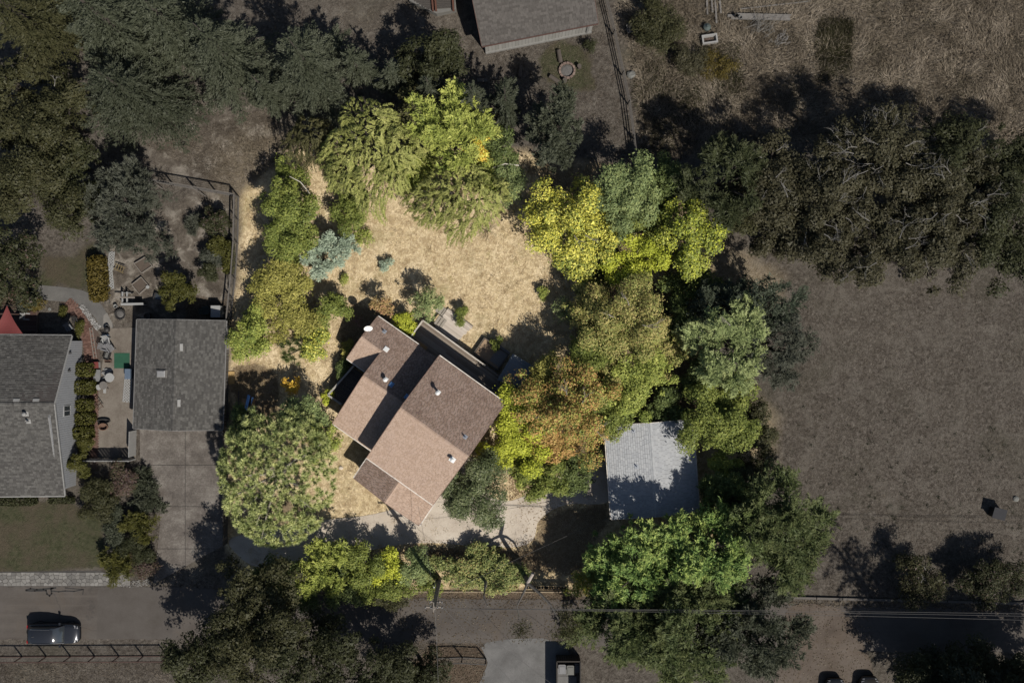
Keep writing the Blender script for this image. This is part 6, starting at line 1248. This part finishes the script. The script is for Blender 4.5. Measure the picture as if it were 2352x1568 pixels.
# crumpled white tarp
n_ = 14; vs_ = []
for j in range(n_):
    for i in range(n_):
        p = W(236+20*i/(n_-1)+random.uniform(-.6, .6)+3*math.sin(j*0.9), 846+24*j/(n_-1)+random.uniform(-.6, .6)); p.z = 0.03+0.22*random.random()*math.sin(math.pi*i/(n_-1))+0.16*math.sin(math.pi*i/(n_-1))*math.sin(math.pi*j/(n_-1)); vs_.append(p)
mb = MB(); mb.add(vs_, [(j*n_+i+1, j*n_+i, (j+1)*n_+i, (j+1)*n_+i+1) for j in range(n_-1) for i in range(n_-1)]); single('white_tarp', mb, latm, 'crumpled white tarp left of the white round table', 'tarp')
tub = thing('clay_tub', 'terracotta oval tub near the bottom of the patio', 'tub', W(241, 979))
def ov(m, rs, c, sx, sy):
    n = 18; vv = []
    for r, z in rs:
        for kk in range(n): t = 6.2832*kk/n; vv.append((c.x+r*sx*math.cos(t), c.y+r*sy*math.sin(t), z))
    m.add(vv, [(i*n+kk, i*n+(kk+1) % n, (i+1)*n+(kk+1) % n, (i+1)*n+kk) for i in range(len(rs)-1) for kk in range(n)]+[tuple((len(rs)-1)*n+kk for kk in range(n))])
part('bowl', M('terracotta', (0.13, 0.075, 0.05)), tub, lambda m: ov(m, [(0.75, 0), (1.0, 0.4), (1.0, 0.44), (0.85, 0.44), (0.7, 0.1)], W(241, 979), 0.44, 0.34))
tub2 = thing('black_tub', 'black oblong trough above the terracotta tub', 'trough', W(241, 966)); part('bowl', iron, tub2, lambda m: ov(m, [(0.85, 0), (1.0, 0.3), (0.85, 0.3), (0.75, 0.06)], W(241, 966), 0.62, 0.2))
# red shade sail over its brown deck
ddk = thing('brown_deck', 'brown plank deck under the red shade sail', 'deck', W(20, 742))
bdm = Mvar('brown_deck_plank', [(0.05, 0.028, 0.022), (0.075, 0.042, 0.033), (0.095, 0.06, 0.05)])
for i in range(14): part('plank', bdm, ddk, lambda m: m.bar(W(-60, 717+i*3.7)+Vector((0, 0, 0.35)), W(88, 717+i*3.7)+Vector((0, 0, 0.35)), 0.138, 0.04, random.random()))
part('edge_board', M('edge_brown', (0.09, 0.06, 0.045)), ddk, lambda m: m.bar(W(89.5, 714)+Vector((0, 0, 0.2)), W(89.5, 768)+Vector((0, 0, 0.2)), 0.06, 0.4))
sail = thing('shade_sail', 'red triangular shade sail at the left edge above the grey house', 'shade sail', W(10, 745))
def sl(m):
    A, B, C = W(16, 701, 2.8), W(52, 766, 3.0), W(-22, 768, 3.2); n = 10; vv = []; ids = {}
    for i in range(n+1):
        for j in range(n+1-i):
            a, b = i/n, j/n; c = 1-a-b; p = A*a+B*b+C*c
            p = p+((A+B+C)/3-p)*(0.55*(a*b+b*c*0.3+a*c)*(1 if min(a, b, c) < 2 else 0)); p.z -= 1.2*(a*b*c)*3; ids[(i, j)] = len(vv); vv.append(p)
    ff = []
    for i in range(n):
        for j in range(n-i):
            ff.append((ids[(i, j)], ids[(i+1, j)], ids[(i, j+1)]))
            if (i+1, j+1) in ids: ff.append((ids[(i+1, j)], ids[(i+1, j+1)], ids[(i, j+1)]))
    m.add(vv, ff)
part('cloth', M('sail_red', (0.135, 0.028, 0.026), 0.8, 0.08), sail, sl)
for x, y in ((16, 701), (51, 768)): part('post', iron, sail, lambda m: m.tube([low(W(x, y, 2.8)), W(x, y, 2.9)], 0.05, 8))
# ------------------------------------------------------------------ barn yard
fr = thing('fire_ring', 'round fire ring of pinkish blocks on the green patch below the barn', 'fire ring', W(1302.5, 163))
rbm = Mvar('ring_block', [(0.12, 0.085, 0.07), (0.16, 0.115, 0.095), (0.2, 0.15, 0.125)])
for i in range(13):
    a = i*6.2832/13; c = W(1302.5, 163)+Vector((0.68*math.cos(a), 0.68*math.sin(a), 0)); part('block', rbm, fr, lambda m: m.box(c, 0.19, 0.3, 0.22+random.random()*0.03, a, random.random(), 0.94))
part('ash_bed', ash, fr, lambda m: m.lathe([(0.58, 0.0), (0.4, 0.06), (0.05, 0.09)], W(1302.5, 163), 16))
def log(label, px, py, L, r, rz, upright=False, mat=None):
    c = W(px, py); d = Vector((math.cos(rz), math.sin(rz), 0)); mb = MB()
    if upright: mb.tube([c, c+Vector((0, 0, L))], [r*1.05, r], 10)
    else: mb.tube([c-d*L/2+Vector((0, 0, r)), c+Vector((0, 0, r*1.02)), c+d*L/2+Vector((0, 0, r))], [r, r*1.04, r*0.95], 9)
    single('log', mb, mat or M('log_wood', (0.075, 0.062, 0.052), 0.9, 0.3, 6), label, 'log', 'log seats around the fire ring', loc=c)
log('log seat above the fire ring', 1285, 131, 1.1, 0.2, 1.75); log('short upright log right of the fire ring', 1330, 155, 0.5, 0.2, 0, True); log('log seat left below the fire ring', 1273, 183, 1.0, 0.2, -0.6)
log('upright log stump below the fire ring', 1297, 187, 0.5, 0.2, 0, True); log('lone log on the dirt left of the green patch', 1195, 165, 1.1, 0.18, 1.45)
tb = thing('plank_bench', 'small grey bench on the dirt below the barn corner', 'bench', W(1108, 187.5)); part('seat', gw, tb, lambda m: m.box(W(1108, 187.5)+Vector((0, 0, 0.42)), 0.95, 0.3, 0.06, -0.02))
for x in (1101, 1115): part('leg', gw, tb, lambda m: m.box(W(x, 187.5), 0.08, 0.26, 0.42))
def rock(label, px, py, r, mat):
    mb = MB(); c = W(px, py); n = 9; a0 = random.random()
    rg = lambda s, z: [c+Vector((math.cos(a0+6.2832*i/n)*s*r*random.uniform(.8, 1.15), math.sin(a0+6.2832*i/n)*s*r*random.uniform(.7, 1.0), z)) for i in range(n)]
    vv = rg(1, 0)+rg(0.95, r*0.3)+rg(0.5, r*0.55); mb.add(vv, [(i*n+k_, i*n+(k_+1) % n, (i+1)*n+(k_+1) % n, (i+1)*n+k_) for i in range(2) for k_ in range(n)]+[tuple(range(2*n, 3*n))]); single('rock', mb, mat, label, 'rock')
rock('pale boulder beside the barn fence', 1449, 172, 0.42, M('dim_stone', (0.13, 0.13, 0.12))); rock('small pale boulder at the right edge of the field', 2333, 1145, 0.3, M('dim_stone', (0.13, 0.13, 0.12)))
rock('pale stone on the dirt left of the garage wing', 783, 1074, 0.22, M('lot_stone', (0.5, 0.43, 0.34)))
# bathtub
bt = thing('bathtub', 'white bathtub with rust-stained basin in the weeds', 'bathtub', W(1628, 93), 0.14)
def tubp(m):
    sx, sy = 1.42, 0.82
    def rg(ax, ay, z, ox=0): return [(ox+x*ax/2, y*ay/2, z) for x, y in ((-1, -1), (1, -1), (1, 1), (-1, 1))]
    m.add(rg(sx, sy, 0)+rg(sx, sy, 0.5)+rg(sx*.8, sy*.66, 0.5)+rg(sx*.66, sy*.5, 0.16), [(0, 1, 5, 4), (1, 2, 6, 5), (2, 3, 7, 6), (3, 0, 4, 7), (4, 5, 9, 8), (5, 6, 10, 9), (6, 7, 11, 10), (7, 4, 8, 11), (8, 9, 13, 12), (9, 10, 14, 13), (10, 11, 15, 14), (11, 8, 12, 15)])
part('tub_shell', M('tub_white', (0.25, 0.245, 0.235), 0.4, 0.08), bt, tubp, local=True)
part('basin_floor', M('tub_rust', (0.075, 0.05, 0.04), 0.7, 0.5, 3), bt, lambda m: m.box((0, 0, 0.12), 0.93, 0.4, 0.05), local=True)
# timbers and pots
tp = thing('timber_beam', 'long grey timbers lying in the weeds near the top edge', 'timber', W(1740, 38))
for dy, dx, w in ((0, 0, 0.22), (5.5, 8, 0.2), (-4, 20, 0.12)): part('beam', M('beam_grey', (0.14, 0.13, 0.12), 0.9, 0.25, 5), tp, lambda m: m.bar(W(1670+dx, 38+dy)+Vector((0, 0, 0.15)), W(1812+dx*0.2, 41+dy)+Vector((0, 0, 0.15)), w, 0.2))
tp2 = thing('timber_stack', 'stack of upright-lying grey timbers at the top edge left of the bathtub', 'timber', W(1635, 20))
for x0, x1, y1 in ((1622, 1624, 35), (1632, 1636, 30), (1640, 1645, 55), (1650, 1655, 32)): part('beam', M('beam_grey', (0.14, 0.13, 0.12), 0.9, 0.25, 5), tp2, lambda m: m.bar(W(x0, -25)+Vector((0, 0, 0.12)), W(x1, y1)+Vector((0, 0, 0.12)), 0.16, 0.14))
tp3 = thing('thin_pole_timber', 'thin slanted pole lying at the top edge right of the timbers', 'timber', W(1800, 12)); part('beam', M('beam_grey', (0.14, 0.13, 0.12), 0.9, 0.25, 5), tp3, lambda m: m.bar(W(1700, 22)+Vector((0, 0, 0.08)), W(1860, 4)+Vector((0, 0, 0.08)), 0.09, 0.1))
round_thing('bucket', 'black bucket on the long grey timbers', 'bucket', 1690, 38, buck, iron, z=0.26); round_thing('bucket', 'grey tin pail beside the black bucket on the timbers', 'bucket', 1700, 41, buck, M('bucket_grey', (0.17, 0.17, 0.165)), z=0.1)
round_thing('glass_jar', 'dull glass demijohn above the bathtub', 'jar', 1624, 63, [(0.2, 0), (0.34, 0.15), (0.34, 0.4), (0.1, 0.58), (0.1, 0.66)], M('jar_glass', (0.07, 0.085, 0.08), 0.2))
slat_chair('broken grey chair in the weeds right of the barn', 1446, 72, 0.4, M('chair_dim', (0.11, 0.105, 0.1)), 0.9)
def brush(label, px, py, n, L, mat, z=0.5):
    mb = MB(); c = W(px, py)
    for _ in range(n):
        p = c+Vector((random.gauss(0, .5), random.gauss(0, .35), random.uniform(0.03, z))); a = random.gauss(0.9, 0.5); d = Vector((math.cos(a), math.sin(a), random.uniform(-.1, .3)))*L*random.uniform(.4, 1); mb.tube([p, p+d*0.5+Vector((0, 0, 0.05)), p+d], [0.02, 0.016, 0.008], 4)
    tag(single('brush_pile', mb, mat, label, 'brush pile', loc=c), kind='stuff')
brush('pile of pale cut twigs right of the bathtub', 1740, 70, 60, 1.6, bark_p); brush('small heap of white sticks in the weeds', 1790, 96, 40, 0.6, M('stick_white', (0.22, 0.21, 0.2)))
# bare shrubs
def bare(label, px, py, r, mat, n=14, name='bare_shrub', depth=3):
    c = W(px, py); mb = MB()
    for i in range(n): a = i*6.2832/n+random.random(); twigs(mb, c+Vector((0, 0, 0.05)), Vector((math.cos(a), math.sin(a), random.uniform(0.5, 1.3))).normalized(), r*0.42, 0.022, depth, 0.55, 0.2, 3)
    single(name, mb, mat, label, 'shrub', loc=c)
bare('leafless reddish shrub in the house shadow', 818, 738, 0.85, M('red_twig', (0.34, 0.20, 0.17)))
bare('leafless grey shrub beside the lower willow', 1120, 530, 1.6, M('tan_twig', (0.32, 0.26, 0.16)), 20)
bare('grey leafless bush on the field edge right of the shed', 1722, 1085, 1.2, bark_p, 14)
bare('leafless sapling with a pale trunk right of the lawn', 1318, 672, 1.1, M('pale_twig', (0.48, 0.45, 0.38)), 6)
bare('grey leafless twigs in the right-edge oleander', 2075, 1355, 1.3, bark_p, 14)
for lb, pts in (('pale fallen branch curving over the left green tree', [(665, 405), (690, 418), (708, 440), (722, 465)]), ('pale bare branch sticking out of the birch', [(1130, 386), (1160, 376), (1192, 380)])):
    mb = MB(); P = [W(x, y, 3.4) for x, y in pts]; mb.tube(P, [0.03]+[0.05]*(len(P)-2)+[0.06], 6); single('bare_branch', mb, M('pale_twig', (0.48, 0.45, 0.38)), lb, 'branch')
# ------------------------------------------------------------------ bin enclosure, field box, lumber
en = thing('bin_enclosure', 'wooden bin enclosure on the bottom edge beside the gravel driveway', 'enclosure', W(1306, 1530))
wd = M('dark_board', (0.035, 0.03, 0.026), 0.9, 0.25, 5); ec = [W(1277, 1503), W(1330, 1503), W(1330, 1600), W(1277, 1600)]
for a, b in ((0, 1), (1, 2), (3, 0)):
    A, B = ec[a], ec[b]; n = int((B-A).length/0.2)
    for i in range(n):
        p = A.lerp(B, (i+0.5)/n); d = (B-A).normalized(); part('board', wd, en, lambda m: m.box(p, 0.19, 0.04, 1.75+random.uniform(-.02, .02), math.atan2(d.y, d.x)))
    part('cap_rail', wd, en, lambda m: m.bar(A+Vector((0, 0, 1.79)), B+Vector((0, 0, 1.79)), 0.1, 0.05))
def bin_(label, px, py, col, w=0.62, d=0.78, h=1.05):
    e = thing('wheeled_bin', label, 'bin', W(px, py, 1.0)*1+Vector((0, 0, -1.0)), 0, 'bins in the enclosure'); mt = M('bin_'+str(col), col, 0.5, 0.08)
    part('bin_body', mt, e, lambda m: m.add([(x*w/2*s, y*d/2*s, z) for z, s in ((0.05, 0.8), (h*0.92, 1.0)) for x, y in ((-1, -1), (1, -1), (1, 1), (-1, 1))], [(3, 2, 1, 0), (4, 5, 6, 7), (0, 1, 5, 4), (1, 2, 6, 5), (2, 3, 7, 6), (3, 0, 4, 7)]), local=True)
    ld = part('lid', mt, e, lambda m: [m.box((0, 0.02, h*0.93), w*1.06, d*1.06, 0.05), m.box((0, 0, h*0.93+0.05), w*0.85, d*0.8, 0.03, taper=0.9)], local=True)
    part('handle', iron, e, lambda m: m.bar((-w*0.4, d*0.6, h*0.95), (w*0.4, d*0.6, h*0.95), 0.04, 0.04), local=True)
    for x in (-1, 1): part('wheel', iron, e, lambda m: m.tube([(x*w*0.42, d*0.38, 0.13), (x*w*0.5, d*0.38, 0.13)], 0.13, 12), local=True)
bin_('light grey bin at the left of the enclosure', 1291, 1537, (0.14, 0.14, 0.145)); bin_('olive-grey bin in the middle of the enclosure', 1310, 1539, (0.085, 0.085, 0.075)); bin_('dark bin at the right of the enclosure', 1327, 1534, (0.05, 0.05, 0.05), 0.5)
part('floor_board', M('gravel_dim', (0.115, 0.112, 0.108)), en, lambda m: m.box(W(1303, 1575), 1.7, 1.8, 0.03))
hb = thing('field_box', 'dark grey box with slanted lid alone in the brown field', 'box', W(2283, 1175), -0.25)
part('case', iron, hb, lambda m: m.add([(x*0.5, y*0.42, z) for z in (0, 0.95) for x, y in ((-1, -1), (1, -1), (1, 1), (-1, 1))], [(3, 2, 1, 0), (4, 5, 6, 7), (0, 1, 5, 4), (1, 2, 6, 5), (2, 3, 7, 6), (3, 0, 4, 7)]), local=True)
part('lid', M('box_lid', (0.035, 0.035, 0.038), 0.8, 0.1, spec=0.1), hb, lambda m: m.slab([(-0.58, -0.5, 0.98), (0.58, -0.5, 1.02), (0.58, 0.5, 1.08), (-0.58, 0.5, 1.04)], 0.05), local=True)
lu = thing('lumber_pile', 'pile of boards with one bright blue plank left of the house', 'lumber', W(570, 935))
for x, y, L, w, rz, z, mt in ((560, 940, 2.0, 0.5, 1.45, 0.1, (0.36, 0.22, 0.12)), (568, 930, 1.9, 0.26, 1.35, 0.17, (0.22, 0.42, 0.75)), (580, 928, 1.3, 0.2, 1.5, 0.1, (0.3, 0.5, 0.8)), (577, 940, 2.2, 0.2, 1.2, 0.22, (0.4, 0.2, 0.08)), (585, 945, 2.4, 0.16, 1.5, 0.1, (0.2, 0.13, 0.08)), (548, 930, 2.6, 0.1, 1.55, 0.05, (0.1, 0.075, 0.06))):
    c = W(x, y)+Vector((0, 0, z)); d = Vector((math.cos(rz), math.sin(rz), 0))*L/2; part('board', M('lumber_'+str(mt), mt, 0.8, 0.2, 5), lu, lambda m: m.bar(c-d, c+d, w, 0.05))
mb = MB(); mb.box(W(532, 867)+Vector((0, 0, 0.02)), 0.55, 1.15, 0.07); single('plywood_panel', mb, M('plywood', (0.36, 0.24, 0.10), 0.8, 0.15, 4), 'ochre plywood panel leaning at the garage fence', 'panel')
# wooden patio, steps and planter behind the house
pt = thing('wooden_patio', 'weathered low wooden platform behind the back deck', 'platform', W(1042, 748))
po, pd_ = W(1029, 708), 0.0; pu = HU; Lp, Dp = 2.85, 2.1
for i in range(14):
    p = low(po)-HV*((i+0.5)*0.15); part('plank', Mvar('patio_plank', [(0.36, 0.31, 0.26), (0.46, 0.4, 0.34), (0.54, 0.48, 0.41)], stain=(0.3, 0.21, 0.12), stain_scale=0.9), pt, lambda m: m.bar(p+Vector((0, 0, 0.2))+pu*0.02, p+Vector((0, 0, 0.2))+pu*(Lp+random.uniform(-.06, .06)-i*0.03), 0.142, 0.04, random.random()))
part('skirt', grey_w, pt, lambda m: m.bar(low(po, 0.09)+HV*0.02, low(po+pu*Lp, 0.09)+HV*0.02, 0.04, 0.18))
def steps(label, px, py, n, L, w, rise, mat):
    e = thing('wooden_steps', label, 'steps', W(px, py), HRZ)
    for i in range(n): part('tread', mat, e, lambda m: m.box(((i-(n-1)/2)*(w+0.05), 0, 0.1+rise*(n-1-i)), w, L, 0.05), local=True)
    for y in (-1, 1): part('stringer', mat, e, lambda m: m.bar((-(n-1)/2*(w+0.05), y*L*0.4, 0.05+rise*(n-1)), ((n-1)/2*(w+0.05), y*L*0.4, 0.05), 0.05, 0.09), local=True)
sw = M('step_wood', (0.27, 0.24, 0.2), 0.9, 0.2, 6)
steps('short wooden steps at the corner of the wooden platform', 1014, 713, 3, 0.75, 0.26, 0.1, sw); steps('wider wooden steps between back deck and wooden platform', 1015, 742, 4, 0.95, 0.24, 0.14, sw)
raised_bed('large dark timber planter between deck and lawn', [(1113, 776), (1168, 814), (1143, 850), (1088, 812)], 0.45, M('planter_dark', (0.09, 0.075, 0.06), 0.9, 0.2, 5), 'timber_planter', 0.12)
pc = W(1140, 800, 0.3); part('paver', M('paver_grey', (0.16, 0.155, 0.15)), bpy.data.objects['timber_planter'], lambda m: m.box(low(W(1148, 818))+Vector((0, 0, 0.28)), 1.15, 1.7, 0.04, HRZ))
# picnic table in the shade at the house corner
pk = thing('slat_table', 'dark slatted table in the shade between house corner and flat shed', 'table', W(1160, 893), HRZ)
for i in range(5): part('top_slat', grey_w, pk, lambda m: m.box((0, -0.4+i*0.18, 0.95+0.7), 1.7, 0.14, 0.05), local=True)
for x in (-0.6, 0.6): part('leg', grey_w, pk, lambda m: m.box((x, 0, 0.9), 0.08, 0.7, 0.748), local=True)
# ------------------------------------------------------------------ ground clutter too fine to count
def inside(P, poly): return sdist(P, poly_w(poly)) > 0
def scatter(name, label, cat, polys, n, l, w, leaf, lift=0.03, upright=False, tilt=0.5, clusters=0, cs=0.3, mat=None):
    pts = []
    for poly in polys:
        pw_ = poly_w(poly); lo_ = pw_.min(0); hi_ = pw_.max(0); k_ = n//len(polys)
        if clusters: cc = RNG.uniform(lo_, hi_, (clusters, 2)); q_ = cc[RNG.integers(0, clusters, k_*2)]+RNG.normal(size=(k_*2, 2))*cs
        else: q_ = RNG.uniform(lo_, hi_, (k_*2, 2))
        pts.append(q_[inside(q_, poly)][:k_])
    P2 = np.concatenate(pts); m_ = len(P2); P = np.concatenate([P2, np.full((m_, 1), lift)], 1)
    if upright:
        az = vnoise(P2, 2.5, 9)*9; D = np.stack([np.cos(az)*tilt, np.sin(az)*tilt, np.ones(m_)], 1)+RNG.normal(size=(m_, 3))*tilt*0.8; D[:, 2] = np.abs(D[:, 2])*0.8+0.1; N = rdir(m_); P[:, 2] = -0.03
    else: D = RNG.normal(size=(m_, 3))*np.array([1, 1, 0.2]); N = unit(np.array([0, 0, 1.0])+RNG.normal(size=(m_, 3))*0.3)
    var = np.clip(0.6*vnoise(P2, 1.1, 4)+0.55*RNG.random(m_)-0.05, 0, 1)
    o = quads(name, P, D, N, l*RNG.uniform(0.6, 1.4, m_), w*RNG.uniform(0.7, 1.3, m_), var, mat or LM[leaf], tri=upright); return tag(o, label, cat, kind='stuff')
lm_('straw', (0.30, 0.21, 0.11), (0.52, 0.39, 0.23), (0.74, 0.6, 0.42)); lm_('dim_straw', (0.07, 0.056, 0.04), (0.16, 0.132, 0.1), (0.30, 0.255, 0.2)); lm_('dim_weed', (0.035, 0.036, 0.018), (0.062, 0.06, 0.03), (0.10, 0.085, 0.05)); lm_('fallen', (0.13, 0.075, 0.04), (0.23, 0.15, 0.08), (0.38, 0.28, 0.16)); lm_('fallen_dim', (0.06, 0.04, 0.025), (0.11, 0.085, 0.055), (0.19, 0.155, 0.11)); lm_('tuft_green', (0.018, 0.026, 0.014), (0.03, 0.04, 0.02), (0.05, 0.055, 0.028))
scatter('dry_grass', 'dry golden grass of the lot', 'grass', [LOT], 90000, 0.17, 0.025, 'straw', upright=True, tilt=1.6)
lm_('weed_straw', (0.10, 0.08, 0.056), (0.24, 0.2, 0.15), (0.44, 0.375, 0.295))
scatter('straw_tufts', 'clumps of taller straw on the golden lot', 'grass', [LOT], 26000, 0.3, 0.03, 'straw', upright=True, tilt=1.1, clusters=900, cs=0.22)
scatter('lot_weeds', 'green weed tufts on the golden lot', 'grass', [LOT], 4000, 0.16, 0.035, 'olive_yellow', upright=True, tilt=1.0, clusters=140, cs=0.2)
scatter('tall_weeds', 'tall dry weeds at the top right', 'weeds', [[(1420, -120), (2500, -120), (2500, 330), (2150, 300), (1800, 320), (1480, 370)]], 95000, 0.6, 0.05, 'weed_straw', upright=True, tilt=1.8)
scatter('green_weeds', 'greenish weeds in the top right rough ground', 'weeds', [[(1420, 60), (1700, 100), (1720, 300), (1480, 360)], [(1880, 40), (1960, 40), (1950, 180), (1870, 190)]], 15000, 0.5, 0.05, 'dim_weed', upright=True, tilt=1.2, clusters=22, cs=0.8)
scatter('field_stubble', 'mown brown stubble of the right field', 'stubble', [[(1740, 690), (2500, 650), (2500, 1365), (1900, 1365), (1780, 1000)]], 60000, 0.16, 0.04, 'dim_straw', upright=True, tilt=1.7)
scatter('field_tufts', 'small green tufts dotting the right field', 'grass', [[(1770, 900), (2400, 950), (2400, 1290), (1880, 1270), (1790, 1100)]], 3600, 0.16, 0.05, 'tuft_green', upright=True, tilt=1.3, clusters=150, cs=0.11)
scatter('pale_grass', 'short dry grass around the barn', 'grass', [[(650, -60), (1380, -60), (1450, 360), (1220, 400), (1100, 180), (800, 100)], [(-60, 1520), (390, 1518), (390, 1640), (-60, 1640)], [(330, 330), (640, 240), (640, 380), (540, 440)]], 45000, 0.22, 0.04, 'dim_straw', upright=True, tilt=1.6)
scatter('fallen_leaves', 'fallen leaves on the driveway and lot', 'leaves', [[(970, 1240), (1230, 1240), (1230, 1290), (960, 1275)], [(1180, 1100), (1400, 1180), (1330, 1330), (1210, 1300)], [(540, 840), (640, 850), (640, 1000), (540, 960)], [(780, 690), (900, 690), (790, 880)], [(1170, 1060), (1260, 1090), (1170, 1150)]], 4200, 0.1, 0.075, 'fallen')
scatter('roadside_leaves', 'fallen leaves along the road edges', 'leaves', [[(640, 1358), (1340, 1360), (1340, 1392), (900, 1392), (640, 1380)], [(930, 1476), (1115, 1480), (1115, 1568), (930, 1568)], [(900, 1372), (1330, 1378), (1320, 1480), (920, 1474)], [(1810, 1372), (2340, 1390), (2340, 1410), (1810, 1392)], [(425, 690), (515, 690), (515, 735), (425, 735)], [(1800, 1395), (2000, 1400), (2010, 1568), (1790, 1568)]], 5000, 0.13, 0.1, 'fallen_dim')
